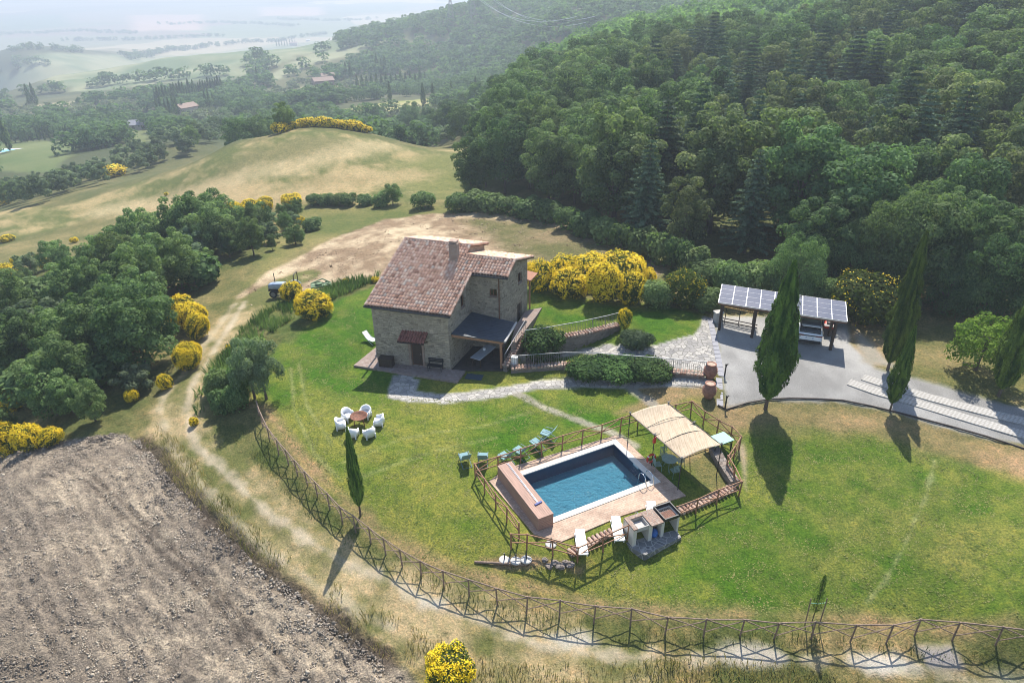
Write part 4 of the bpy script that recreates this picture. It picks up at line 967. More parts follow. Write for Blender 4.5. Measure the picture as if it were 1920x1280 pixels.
# ------------------------------------------------------------------ fences
def rail_fence(name, label, runs, h, mid, mat, r=.045, cross=False, gcat='fence'):
    t_ = thing(name, label, gcat, runs[0][0]); rg = random.Random(5); n_ = np.array
    for pts in runs:
        tops = [p + n_([0, 0, h + rg.uniform(-.03, .03)]) for p in pts]
        for p, q_ in zip(pts, tops):
            lean = n_([rg.uniform(-.03, .03), rg.uniform(-.03, .03), 0]); part('post', MB().beam(p - n_([0, 0, .35]) - lean, q_ + n_([0, 0, .06]) + lean, r * 1.15, 7, r), mat, t_, True)
        for i in range(len(pts) - 1):
            a, b = tops[i], tops[i + 1]; d = (b - a) / np.linalg.norm(b - a)
            sag = n_([0, 0, rg.uniform(-.02, .02)])
            part('top_rail', MB().tube([a - d * .08, (a + b) / 2 + sag, b + d * .08], [r * 1.0, r * .9, r * .8], 6), mat, t_, True)
            la, lb = pts[i] + n_([0, 0, mid]), pts[i + 1] + n_([0, 0, mid])
            if cross:
                off = n_([-d[1], d[0], 0]) * r
                part('brace', MB().tube([a - n_([0, 0, .05]) + off, (a + lb) / 2 + sag + off, lb + off], [r * .8, r * .7, r * .6], 5), mat, t_, True)
                part('brace', MB().tube([b - n_([0, 0, .05]) - off, (b + la) / 2 - sag - off, la - off], [r * .8, r * .7, r * .6], 5), mat, t_, True)
            else:
                part('middle_rail', MB().beam(la, lb, r * .8, 6), mat, t_, True)
                off = n_([-d[1], d[0], 0]) * r * .6
                if i % 2: part('brace', MB().beam(a + off - n_([0, 0, .04]), lb + off, r * .75, 6), mat, t_, True)
                else: part('brace', MB().beam(b + off - n_([0, 0, .04]), la + off, r * .75, 6), mat, t_, True)
    return t_
def tops(s, h):
    out = []
    for q in s.split():
        a, b = [float(v) for v in q.split(',')]; p = hit(a, b, h); out.append(p - np.array([0, 0, h]))
    return out
HP = 1.05
rail_fence('pool_fence', 'orange brown timber rail fence around the swimming pool terrace', [
    tops('890,870 934,856 976,842 1015.6,830 1055,817 1092.6,806.7 1129,795.5 1165,783.4 1198,774 1234,766 1268,759 1298,751.7 1322,771 1348,787 1373.5,800 1390,818 1380,834 1366,854.4 1379.6,877 1390.7,902.8 1348,918 1308.6,935 1270,950', HP),
    tops('1178.7,984 1132,1005.5 1084,1025.7 1036.7,1013 988,1001 958,1001', HP), tops('890,870 908,898 929,925.4 950,951 973,979.8', HP)], HP, .48, M['railwood'], .042)
HO = 1.2
rail_fence('rustic_fence', 'long rustic log fence with crossed braces along the foot of the lawn', [tops(
    '480,752 487,772 500,800 517,823 535,843 552,863 571,883 590,903 613,925 637,950 662,967 691,988 719,1009 750,1030 787,1051 830,1070 878,1085 931,1102 988,1118 1050,1126 1116,1136 1185,1140 1252,1157 1325,1160 1395,1161 1460,1167 1530,1165 1605,1172 1675,1171 1727,1160 1800,1167 1882,1176 1960,1184', HO)], HO, .40, M['greylog'], .038, True)
# low brick tiled kerb inside the pool fence
def kerb(name, label, px, h=.3, group=None):
    pts = [hit(*[float(v) for v in q.split(',')]) for q in px.split()]
    zt = [max(p[2] + .12, -.02) for p in pts]
    return wall_run(name, label, 'wall', pts, zt, [z - .9 for z in zt], .30, M['wallstone'])
kerb('low_kerb_wall', 'short tile capped kerb wall along the fence left of the barbecue', '1068,1041 1090,1026 1130,1008 1172,990')
kerb('low_kerb_wall', 'tile capped kerb wall along the fence right of the barbecue', '1274,962 1310,947 1350,930 1376,915')
ps = [hit(*q) for q in ((1337, 845), (1349, 868), (1362, 890), (1377, 912))]
t = thing('dry_stone_wall', 'low grey dry stone wall beside the pergola lawn', 'wall', ps[0])
w_ = MB()
for i in range(3):
    a, b = ps[i], ps[i + 1]; d = (b - a)[:2]; d /= np.linalg.norm(d); nn = np.array([-d[1], d[0]]) * .28
    w_.prism([a[:2] + nn, b[:2] + nn + d * .01, b[:2] - nn + d * .01, a[:2] - nn], min(a[2], b[2]) - .5, [a[2] + .42, b[2] + .42, b[2] + .42, a[2] + .42])
part('wall', w_, M['wallstone'], t, True)

# ------------------------------------------------------------------ pergola
PGZ = .05
c4 = [hit(x, y, 2.25) for x, y in ((1278.6, 860.3), (1353, 833.7), (1253.7, 756.3), (1181.5, 776))]   # near left, near right, far right, far left
t = thing('pergola', 'reed mat shade canopy on thin black poles beside the pool', 'pergola', (c4[0][0], c4[0][1], 0))
def reed_mat():
    mt, nt, bs = new_mat('reed_matting'); tc = N(nt, 'ShaderNodeAttribute', attribute_name='tone'); v = coords(nt)
    d = c4[3] - c4[0]; mp = N(nt, 'ShaderNodeMapping'); mp.inputs['Rotation'].default_value = (0, 0, -math.atan2(d[1], d[0])); mp.inputs['Scale'].default_value = (38, .9, 1)
    nt.links.new(N(nt, 'ShaderNodeTexCoord').outputs['Object'], mp.inputs['Vector'])
    s1 = noise(nt, 1.0, 4, .6, mp.outputs[0]); c = ramp(nt, s1, [(.25, (.36, .26, .16)), (.5, (.60, .47, .33)), (.75, (.74, .62, .46))])
    c = mixc(nt, .5, c, ramp(nt, noise(nt, 2.2, 5, .6, v), [(.3, .7), (.7, 1.1)]), 'MULTIPLY')
    nt.links.new(c, bs.inputs['Base Color']); bs.inputs['Roughness'].default_value = .85; bump(nt, bs, s1, .01)
    tr = N(nt, 'ShaderNodeBsdfTranslucent'); nt.links.new(c, tr.inputs['Color']); mx = N(nt, 'ShaderNodeMixShader'); mx.inputs[0].default_value = .15
    nt.links.new(bs.outputs[0], mx.inputs[1]); nt.links.new(tr.outputs[0], mx.inputs[2]); nt.links.new(mx.outputs[0], nt.nodes['Material Output'].inputs['Surface']); return mt
nu, nv = 46, 22; vs = []
rg = random.Random(2)
for j in range(nv):
    for i in range(nu):
        u = i / (nu - 1); v = j / (nv - 1)     # u from near edge to far edge (long side), v across
        p = (c4[0] * (1 - v) + c4[1] * v) * (1 - u) + (c4[3] * (1 - v) + c4[2] * v) * u
        z = -.07 * math.sin(math.pi * ((u * 3) % 1.0)) ** 1.0 * (.5 + .5 * math.sin(math.pi * v)) + .21 * math.sin(math.pi * v) * (.75 + .25 * math.sin(6 * u)) + rg.uniform(-.008, .008)
        vs.append((p[0], p[1], p[2] + z))
k = nu * nv; allv = vs + [(x, y, z - .025) for x, y, z in vs]; fs = []
for j in range(nv - 1):
    for i in range(nu - 1):
        a = j * nu + i; fs += [(a, a + 1, a + nu + 1, a + nu), (k + a, k + a + nu, k + a + nu + 1, k + a + 1)]
bd = [i for i in range(nu)] + [j * nu + nu - 1 for j in range(1, nv)] + [(nv - 1) * nu + i for i in range(nu - 2, -1, -1)] + [j * nu for j in range(nv - 2, 0, -1)]
for a, b in zip(bd, bd[1:] + bd[:1]): fs.append((a, k + a, k + b, b))
part('canopy', MB().add(allv, fs), reed_mat(), t, True, True)
mids = [(c4[0] + c4[3]) / 2, (c4[1] + c4[2]) / 2]
for p in c4 + mids:
    g = np.array([p[0], p[1], max(height(p[0], p[1])[0], -.02)])
    po = part('post', MB().beam(g - np.array([0, 0, .2]), (p[0], p[1], p[2] + .08), .028, 7), M['black'], t, True)
    part('finial', MB().box((p[0], p[1], p[2] + .1), (.1, .1, .06), .4, .01).beam((p[0] - .12, p[1], p[2] + .1), (p[0] + .12, p[1], p[2] + .2), .012), M['iron'], po, True)
fr = MB()
for a, b in ((0, 1), (1, 2), (2, 3), (3, 0)): fr.beam(c4[a], c4[b], .02)
fr.beam(mids[0], mids[1], .02)
for f in (1 / 3, 2 / 3):
    a = c4[0] * (1 - f) + c4[3] * f; b = c4[1] * (1 - f) + c4[2] * f
    fr.tube([a + (b - a) * s_ + np.array([0, 0, .225 * math.sin(math.pi * s_) + .0]) for s_ in np.linspace(0, 1, 12)], .016, 5)
part('frame', fr, M['black'], t, True)
# lifebuoy on the middle pole
pm = mids[0]; lb = np.array([pm[0] - .1, pm[1] - .12, .62 + .05])
t = thing('lifebuoy', 'red lifebuoy hanging on the middle pergola pole at the pool edge', 'lifebuoy', lb, math.radians(25))
part('ring', MB().tube([(.27 * math.cos(a), 0, .27 * math.sin(a)) for a in np.linspace(0, 2 * math.pi, 25)[:-1]], .065, 10, True), M['red'], t, False, True)
for a in (.8, 2.4, 3.9, 5.5):
    part('band', MB().tube([(.27 * math.cos(a + d), 0, .27 * math.sin(a + d)) for d in (-.12, 0, .12)], .068, 10), M['white'], t, False, True)
solo('throw_line_bag', MB().box((0, 0, 0), (.2, .13, .34), .3, .04).box((.05, 0, .22), (.12, .1, .14), .5, .03), M['red'], 'red rescue line bag tied high on the middle pergola pole', 'rescue bag', (pm[0] - .02, pm[1] - .12, pm[2] - .28))
# garden set in the shade
M['gset'] = simple('pale_green_metal', (.20, .30, .26), .5, .2, 6)
def metal_chair():
    t_ = thing('garden_chair', 'pale green metal garden chair at the round table, nearest the pool', 'chair')
    s_ = MB()
    for k in range(6): s_.box((-.2 + k * .08, 0, .44), (.05, .42, .02))
    part('seat', s_, M['gset'], t_); b_ = MB()
    for k in range(5): b_.box((-.17 + k * .085, .21, .68), (.04, .02, .44))
    b_.box((0, .21, .9), (.42, .025, .05)); part('backrest', b_, M['gset'], t_)
    for sx in (-.2, .2):
        for sy in (-.2, .2): part('leg', MB().beam((sx * 1.1, sy * 1.1, 0), (sx, sy, .44), .014), M['gset'], t_)
    return t_
gc = np.array([*((c4[0] * .62 + c4[3] * .38)[:2] * .72 + (c4[1] * .62 + c4[2] * .38)[:2] * .28), 0]); gc[2] = height(gc[0], gc[1])[0]
tt = thing('garden_table', 'round pale green metal table under the reed canopy', 'table', gc)
part('tabletop', MB().lathe([(.02, .70), (.44, .70), (.45, .715), (.44, .73), (.02, .73)], n=24), M['gset'], tt)
for a in (0.3, 2.4, 4.5): part('leg', MB().beam((.34 * math.cos(a), .34 * math.sin(a), 0), (.1 * math.cos(a), .1 * math.sin(a), .7), .016), M['gset'], tt)
c0 = metal_chair()
for k, (a, lab) in enumerate(((math.pi * 1.05, 'pale green metal garden chair at the round table, on the pool side'), (.3, 'pale green metal garden chair on the far side of the round table'), (-1.3, 'pale green metal garden chair in front of the round table'), (1.75, 'pale green metal garden chair behind the round table under the canopy'))):
    p = gc + np.array([.72 * math.cos(a), .72 * math.sin(a), 0]); rz = a - math.pi / 2
    if k == 0: c0.location = p; c0.rotation_euler = (0, 0, rz); tag(c0, lab, 'chair', 'garden chairs under the canopy')
    else: dup(c0, p, rz, lab)
q = hit(1349, 823, .75)
t = thing('folding_table', 'mint green folding table at the far right end of the reed canopy', 'table', (q[0], q[1], height(q[0], q[1])[0]), math.atan2(*(c4[1] - c4[0])[1::-1]))
part('tabletop', MB().box((0, 0, .74), (1.5, .95, .04), 0, .01), M['mint'], t); part('apron', MB().box((0, -.0, .68), (1.4, .85, .06)), M['black'], t)
for sx in (-.65, .65):
    for sy in (-.4, .4): part('leg', MB().box((sx, sy, .33), (.05, .05, .66)), M['black'], t)

# ------------------------------------------------------------------ barbecue kitchen
bo = hit(1169.6, 970, .95); be = hit(1255.4, 941, .95); bd_ = be - bo; BL = np.linalg.norm(bd_[:2]); BA = math.atan2(bd_[1], bd_[0])
gz = height(bo[0], bo[1] - .6)[0]
gz = min(gz, hit(1230, 1005)[2]) - .03
t = thing('barbecue_kitchen', 'stone barbecue kitchen with sink, brick worktop and black grill by the pool fence', 'barbecue', (bo[0], bo[1], gz), BA)
BD = 1.0; HZ = bo[2] - gz
pier = MB()
for x0, x1, d0 in ((0, .22, 0), (.95, 1.17, 0), (1.72, 1.9, 0), (BL - .12, BL, 0)): pier.box(((x0 + x1) / 2, -BD / 2, (HZ - .08) / 2 - .15), (x1 - x0, BD - .06, HZ - .08 + .3))
pier.box((BL / 2, -.08, (HZ - .1) / 2 - .15), (BL, .14, HZ - .1 + .3))
part('pier', pier, M['coping'], t)
wt_ = MB(); wt_.box((.13, -BD / 2, HZ - .04), (.26, BD, .08), 0, .01).box((.63, -.12, HZ - .04), (.74, .24, .08), 0, .01).box((1.36, -BD / 2 - .06, HZ - .035), (.74, BD + .12, .09), 0, .01)
part('worktop', wt_, M['brick'], t)
sk = MB(); sk.box((.62, -.58, HZ - .30), (.72, .66, .06)); sk.box((.62, -.90, HZ - .2), (.72, .05, .24)); sk.box((.28, -.58, HZ - .18), (.05, .6, .22)); sk.box((.96, -.58, HZ - .18), (.05, .6, .22))
snk = part('sink', sk, M['concrete'], t); part('tap', MB().tube([(.6, -.16, HZ), (.6, -.16, HZ + .32), (.6, -.24, HZ + .4), (.6, -.36, HZ + .34)], .014), M['steel'], snk)
gr = MB(); gx = (1.82 + BL) / 2; gw_ = BL - 1.80
for (c, s_) in (((gx, -.04, HZ), (gw_, .08, .26)), ((gx, -BD + .03, HZ - .06), (gw_, .06, .16)), ((1.82, -BD / 2, HZ), (.05, BD, .24)), ((BL - .03, -BD / 2, HZ), (.05, BD, .24)), ((gx, -BD / 2, HZ - .2), (gw_, BD - .1, .05))): gr.box(c, s_)
grill = part('grill', gr, M['black'], t)
gg = MB()
for k in range(9): gg.beam((1.9 + k * (gw_ - .16) / 8, -.12, HZ - .02), (1.9 + k * (gw_ - .16) / 8, -BD + .12, HZ - .02), .008, 4)
part('grate', gg, M['iron'], grill); part('ember_tray', MB().box((gx, -BD * .6, HZ - .14), (gw_ * .7, BD * .5, .05)), M['rust'], grill)
bp = MB().prism([(-.12, -BD + .06), (.3, -BD - .72), (BL - .1, -BD - .42), (BL + .08, -.02), (-.12, -.02)], -.5, .06)
part('base_slab', bp, stone_mat('grey_crazy_paving', [(.20, .20, .20), (.29, .28, .27), (.24, .235, .23)], (.38, .36, .33), 2.6, (1, 1, 1), .01), t)
ca, sa = math.cos(BA), math.sin(BA)
def bq(x, y, z): return (bo[0] + x * ca - y * sa, bo[1] + x * sa + y * ca, gz + z)
solo('plastic_sack', MB().lathe([(.05, 0), (.22, .04), (.25, .22), (.2, .36), (.1, .44), (.03, .45)], n=14), M['blueplastic'], 'blue plastic sack stored under the barbecue worktop', 'sack', bq(1.44, -.72, .06), smooth=True)

# ------------------------------------------------------------------ loose furniture
def sunbed():
    t_ = thing('sunbed', 'white sunbed', 'sunbed')
    fr = MB()
    for s_ in (-.32, .32): fr.box((s_, 0, .30), (.06, 1.9, .07), 0, .02)
    fr.box((0, -.93, .30), (.6, .06, .07), 0, .02).box((0, .93, .30), (.6, .06, .07), 0, .02); part('frame', fr, M['white'], t_)
    part('sling', MB().slab([(-.29, -.9, .335), (.29, -.9, .335), (.29, .25, .345), (-.29, .25, .345)], .02), M['cream'], t_)
    part('backrest', MB().slab([(-.30, .26, .35), (.30, .26, .35), (.30, .98, .62), (-.30, .98, .62)], .04), M['white'], t_)
    for sx in (-.3, .3):
        for sy in (-.75, .55): part('leg', MB().box((sx, sy, .14), (.06, .08, .28), 0, .01), M['white'], t_)
    return t_
sb0 = None
for (px, py, rz, lab) in ((1089.5, 1026, .02, 'white sunbed beside the fence corner, nearest the wooden cover box'), (1157.5, 1001, .02, 'white sunbed on the paving just left of the barbecue sink'), (1222, 976, -.05, 'white sunbed half hidden behind the barbecue worktop')):
    p = hit(px, py); p[2] = max(p[2], .05 if py < 1000 else height(p[0], p[1])[0])
    if sb0 is None: sb0 = sunbed(); sb0.scale = (.8, .78, .9); sb0.location = p; sb0.rotation_euler = (0, 0, rz); tag(sb0, lab, 'sunbed', 'sunbeds on the pool terrace')
    else: dup(sb0, p, rz, lab)
def deck_chair():
    t_ = thing('deck_chair', 'x', 'chair')
    part('seat', MB().slab([(-.28, -.42, .47), (.28, -.42, .47), (.28, .14, .40), (-.28, .14, .40)], .02), M['teal'], t_)
    part('backrest', MB().slab([(-.28, .15, .40), (.28, .15, .40), (.28, .52, 1.0), (-.28, .52, 1.0)], .02), M['teal'], t_)
    for s_ in (-.29, .29):
        part('leg', MB().beam((s_, -.40, 0), (s_, .30, .66), .02, w=.012), M['tealframe'], t_); part('leg', MB().beam((s_ * .94, .55, 0), (s_ * .94, -.42, .46), .02, w=.012), M['tealframe'], t_)
        part('armrest', MB().box((s_, -.02, .64), (.05, .5, .03), 0, .01), M['tealframe'], t_)
    part('crossbar', MB().beam((-.29, .53, .03), (.29, .53, .03), .016).beam((-.29, -.38, .03), (.29, -.38, .03), .016), M['tealframe'], t_)
    return t_
dc0 = None; wds = ['leftmost', 'second from the left', 'third from the left', 'third from the right', 'second from the right', 'rightmost']
for k, (px, py, rz) in enumerate(((872, 868, 200), (906, 868, 178), (948, 866, 222), (976, 855, 225), (1007, 840, 222), (1027, 822, 245))):
    p = hit(px, py); lab = 'pale teal folding deck chair, %s of the six along the pool fence' % wds[k]
    a = math.radians(rz)
    if dc0 is None: dc0 = deck_chair(); dc0.location = p; dc0.rotation_euler = (0, 0, a); tag(dc0, lab, 'chair', 'folding deck chairs by the pool fence')
    else: dup(dc0, p, a, lab)
def tub_chair():
    t_ = thing('tub_armchair', 'x', 'armchair'); th_ = .07; n = 19; O, I = [], []
    b = MB(); vs = []
    for k in range(n):
        f = k / (n - 1); a = math.radians(-38 + 256 * f); back = math.sin(max(0, a)) if a > 0 else 0
        h = .56 + .24 * max(0, math.sin(a)) ** 1.6
        cx, cy = .37 * math.cos(a), .33 * math.sin(a)
        sx = .37 if abs(cx) > .2 else 1
        px = math.copysign(min(.37, abs(cx) * 1.18), cx); py = max(-.34, cy * 1.08)
        e = 1.0; ins = 1 - th_ / .36
        vs += [(px * .93, py * .93, .13), (px * 1.02, py * 1.02, h), (px * ins, py * ins, h), (px * ins * .95, py * ins * .95, .13)]
    fs = []
    for k in range(n - 1):
        for q_ in range(4): a = k * 4; fs.append((a + q_, a + (q_ + 1) % 4, a + 4 + (q_ + 1) % 4, a + 4 + q_))
    fs += [(0, 1, 2, 3), tuple(reversed([(n - 1) * 4 + q_ for q_ in range(4)]))]
    b.add(vs, fs); part('shell', b, M['white'], t_, False, True)
    part('seat', MB().box((0, -.03, .33), (.60, .58, .12), 0, .04), M['white'], t_)
    for sx in (-.29, .29):
        for sy in (-.27, .27): part('leg', MB().beam((sx * 1.02, sy * 1.02, 0), (sx, sy, .3), .035, 6, .06), M['white'], t_)
    return t_
tb = hit(675, 796); tb[2] = height(tb[0], tb[1])[0]
t = thing('fire_bowl', 'rusty round fire bowl on legs in the ring of white armchairs', 'fire bowl', tb)
part('bowl', MB().lathe([(.02, .52), (.28, .54), (.48, .66), (.56, .70), (.57, .72), (.50, .71), (.44, .66), (.25, .57), (.02, .55)], n=28), M['rust'], t, False, True)
for a in (-.5, 1.6, 3.7): part('leg', MB().beam((.38 * math.cos(a), .38 * math.sin(a), 0), (.33 * math.cos(a), .33 * math.sin(a), .6), .025, w=.02), M['rust'], t)
tc0 = None
for (px, py, lab) in ((653, 786, 'white tub armchair behind the fire bowl, on its left'), (686, 782, 'white tub armchair behind the fire bowl, on its right'), (711, 796, 'white tub armchair right of the fire bowl'), (693, 818, 'white tub armchair in front of the fire bowl, on its right'), (662, 818, 'white tub armchair in front of the fire bowl, partly behind the slim cypress tip'), (640, 802, 'white tub armchair left of the fire bowl')):
    p = hit(px, py); d = tb - p; a = math.atan2(d[1], d[0]) + math.pi / 2
    if tc0 is None: tc0 = tub_chair(); tc0.location = p; tc0.rotation_euler = (0, 0, a); tag(tc0, lab, 'armchair', 'white armchairs around the fire bowl')
    else: dup(tc0, p, a, lab)
def parasol_base():
    t_ = thing('parasol_base', 'x', 'parasol base')
    part('disc', MB().lathe([(.02, 0), (.27, 0), (.29, .03), (.29, .07), (.26, .10), (.02, .11)], n=26), M['concrete'], t_); part('tube', MB().beam((0, 0, .1), (0, 0, .5), .03, 8), M['black'], t_); return t_
pb0 = None
for (px, py, lab) in ((946, 1050, 'round white parasol base with dark stub, leftmost of the three outside the fence gate'), (967.5, 1052, 'round white parasol base with dark stub, middle of the three outside the fence gate'), (987, 1050, 'round white parasol base with dark stub, rightmost of the three outside the fence gate'), (1033, 1021, 'round white parasol base inside the pool fence below the terrace')):
    p = hit(px, py)
    if pb0 is None: pb0 = parasol_base(); pb0.location = p; tag(pb0, lab, 'parasol base', 'parasol bases near the pool gate')
    else: dup(pb0, p, 0, lab)
rkb = MB(); rg = random.Random(8)
rock0 = None
for k, (px, py) in enumerate(((1022, 1048), (1040, 1054), (1060, 1052), (1050, 1060), (1030, 1060), (1068, 1058))):
    b = MB(); s_ = rg.uniform(.14, .28)
    pr_ = [(.05, 0), (1, .1), (.9, .45), (.5, .62), (.05, .66)]
    b.lathe([(r_ * s_, z_ * s_) for r_, z_ in pr_], n=8)
    b.v = [(x * (1 + rg.uniform(-.25, .25)), y * (1 + rg.uniform(-.25, .25)), z * (1 + rg.uniform(-.2, .2))) for x, y, z in b.v]
    solo('rock', b, M['wallstone'], 'grey rock lying in the bank below the pool fence corner', 'rock', hit(px, py) - np.array([0, 0, .06]), rg.uniform(0, 6), 'rocks in the bank below the pool')
solo('timber_edging', MB().beam((0, 0, .05), (hit(988, 1058) - hit(890, 1054)), .07, 7), M['greylog'], 'grey log lying in the grass below the three parasol bases', 'log', hit(890, 1054))
def jar(label, p):
    t_ = thing('terracotta_jar', label, 'jar', p, 0, 'terracotta jars by the yard')
    part('body', MB().lathe([(.20, 0), (.24, .03), (.40, .35), (.45, .62), (.42, .85), (.30, 1.02), (.25, 1.08)], n=28), M['terracotta'], t_, False, True)
    part('rim', MB().lathe([(.25, 1.06), (.34, 1.08), (.35, 1.15), (.27, 1.17), (.24, 1.10)], n=28), M['terracotta'], t_, False, True)
    part('soil_filling', MB().lathe([(.01, 1.09), (.25, 1.09), (.25, 1.11), (.01, 1.12)], n=20), simple('pale_dry_soil', (.42, .33, .25), .95, .2, 14), t_)
    bnd = MB()
    for z_, r_ in ((.42, .425), (.62, .456), (.80, .437)): bnd.tube([(r_ * math.cos(a), r_ * math.sin(a), z_) for a in np.linspace(0, 2 * math.pi, 29)[:-1]], .014, 5, True)
    part('band', bnd, M['terracotta'], t_)
jar('large terracotta jar at the end of the railing, the one farther from the camera', hit(1330.3, 709)); jar('large terracotta jar at the path end, the one nearer the pool', hit(1328, 746))
def bollard(label, p):
    t_ = thing('bollard', label, 'bollard', p, 0, 'black bollards by the gravel yard')
    part('post', MB().lathe([(.07, -.1), (.055, .05), (.045, .8), (.07, .82), (.07, .9)], n=10), M['black'], t_); part('lamp_head', MB().box((.04, 0, .94), (.2, .12, .08), .4, .02), M['black'], t_)
bollard('black bollard on the gravel edge beside the farther jar', hit(1358.4, 705)); bollard('black bollard on the gravel edge at the yard corner nearer the pool', hit(1359.5, 765))
for (a, b, w, lab) in (((1331, 597), (1353, 706), .42, 'grey paved drain strip between stone paving and gravel yard'), ((1348, 709), (1350, 762), .42, 'grey grating strip beside the nearer jar')):
    p, q_ = hit(*a), hit(*b); d = (q_ - p); d2 = d[:2] / np.linalg.norm(d[:2]); nn = np.array([-d2[1], d2[0]]) * w / 2
    tt = thing('drain_grate', lab, 'drain', p); n = int(np.linalg.norm(d) / .55)
    for i in range(n):
        s0 = p + d * (i + .04) / n; s1 = p + d * (i + .96) / n
        zz = [height(c_[0], c_[1])[0] for c_ in (s0, s1)]
        part('grate_panel', MB().slab([(*(s0[:2] + nn), zz[0] + .05), (*(s0[:2] - nn), zz[0] + .05), (*(s1[:2] - nn), zz[1] + .05), (*(s1[:2] + nn), zz[1] + .05)], .08), M['greymetal'], tt, True)
ed = [hit(*[float(v) for v in q_.split(',')]) for q_ in '1346,761 1362,769 1400,757 1440,750 1480,748 1530,749 1580,752 1630,762 1680,774 1730,787 1790,803 1850,820 1930,846'.split()]
solo('timber_edging', MB().tube([p - ed[0] + np.array([0, 0, .08]) for p in ed], .055, 6), M['darkwood'], 'dark timber edging along the front of the gravel yard and driveway', 'edging', ed[0])
ps_ = [hit(*q_) for q_ in ((1296, 764), (1340, 758))]
# grass paver strips on the driveway
for (a, b) in (('1592,716 1640,733 1700,750 1780,774 1850,795 1945,822', .9), ('1618,707 1670,724 1740,744 1800,760 1870,778 1945,796', .9)):
    pts = [hit(*[float(v) for v in q_.split(',')]) for q_ in a.split()]; vs, fs = [], []
    for i, p in enumerate(pts):
        d = pts[min(i + 1, len(pts) - 1)] - pts[max(i - 1, 0)]; d = d[:2] / np.linalg.norm(d[:2]); nn = np.array([-d[1], d[0]]) * b / 2
        zz = height(p[0], p[1])[0] + .035; vs += [(*(p[:2] + nn), zz), (*(p[:2] - nn), zz)]
    mb_ = MB()
    for i in range(len(pts) - 1): mb_.slab([vs[2 * i], vs[2 * i + 1], vs[2 * i + 3], vs[2 * i + 2]], .1)
    if 'paver' not in M:
        mt, nt, bs = new_mat('grass_grid_pavers'); v = coords(nt); ck = N(nt, 'ShaderNodeTexChecker'); ck.inputs['Scale'].default_value = 6.5; ck.inputs['Color1'].default_value = (.45, .43, .40, 1); ck.inputs['Color2'].default_value = (.33, .31, .28, 1); nt.links.new(v, ck.inputs['Vector'])
        nt.links.new(mixc(nt, .7, ck.outputs['Color'], ramp(nt, noise(nt, 7, 5, .6, v), [(.3, .7), (.7, 1.1)]), 'MULTIPLY'), bs.inputs['Base Color']); bs.inputs['Roughness'].default_value = .9; M['paver'] = mt
    struct('paver_strip', mb_.mesh('paver_strip', M['paver']))
# ------------------------------------------------------------------ carport with solar roof
zf_ = hit(1353, 629)[2] + 2.42; zb_ = zf_ + .30
BLc, BRc = at_z(1347, 567.2, zf_), at_z(1588.3, 603.5, zf_); TLc, TRc = at_z(1353.8, 533.8, zb_), at_z(1577.2, 567.2, zb_)
t = thing('carport', 'long timber carport roofed with solar panels at the far side of the gravel yard', 'carport', hit(1353, 629))
CPU = (BRc - BLc) / np.linalg.norm(BRc - BLc); CPW = np.linalg.norm(BRc - BLc); CPV = (TLc - BLc); CPD = np.linalg.norm(CPV); CPV = CPV / CPD
TRc = BRc + CPV * CPD
def solar_mat():
    mt, nt, bs = new_mat('solar_glass'); v = coords(nt)
    c = ramp(nt, noise(nt, .5, 4, .6, v), [(.35, (.055, .048, .056)), (.65, (.10, .085, .090))]); nt.links.new(c, bs.inputs['Base Color'])
    bs.inputs['Roughness'].default_value = .12; bs.inputs['IOR'].default_value = 2.1; bs.inputs['Coat Weight'].default_value = 1.0; bs.inputs['Coat Roughness'].default_value = .04; return mt
M['solar'] = solar_mat(); M['alu'] = simple('aluminium_frame', (.62, .62, .63), .4, .08, 8, metal=.4)
NUP = np.cross(CPU, CPV); NUP = NUP if NUP[2] > 0 else -NUP
NC, NRW = 9, 4
for i in range(NC):
    for j in range(NRW):
        g = .012
        q_ = [BLc + CPU * CPW * (i + a) / NC + CPV * CPD * (j + b) / NRW for a, b in ((g, g), (1 - g, g), (1 - g, 1 - g), (g, 1 - g))]
        part('solar_panel', MB().slab([p + NUP * .05 for p in q_], .035), M['solar'], t, True)
fr = MB()
for i in range(NC + 1): fr.beam(BLc + CPU * CPW * i / NC, BLc + CPU * CPW * i / NC + CPV * CPD, .02, w=.06)
for j in range(NRW + 1): fr.beam(BLc + CPV * CPD * j / NRW, BRc + CPV * CPD * j / NRW, .009, w=.055)
part('panel_frame', fr, M['alu'], t, True)
bm_ = MB()
dn = np.array([0, 0, -.16])
for f in (.08, .92): bm_.beam(BLc + CPV * CPD * f + dn, BRc + CPV * CPD * f + dn, .06, w=.1)
for i in range(0, NC + 1): bm_.beam(BLc + CPU * CPW * i / NC + dn * .5, BLc + CPU * CPW * i / NC + CPV * CPD + dn * .5, .035, w=.05)
part('roof_beam', bm_, M['wood'], t, True)
for f in (.035, .31, .62, .93):
    for d in (.1, .9):
        a = BLc + CPU * CPW * f + CPV * CPD * d + dn; g = height(a[0], a[1])[0]
        part('post', MB().beam((a[0] + .02, a[1], g - .2), a, .085, w=.085), M['darkwood'], t, True)
lt = MB()
pa_, pb_ = BLc + CPU * CPW * .04 + CPV * CPD * .93, BLc + CPU * CPW * .34 + CPV * CPD * .93
def lp(f, z): p = pa_ + (pb_ - pa_) * f; g = height(p[0], p[1])[0]; return np.array([p[0], p[1], g + z])
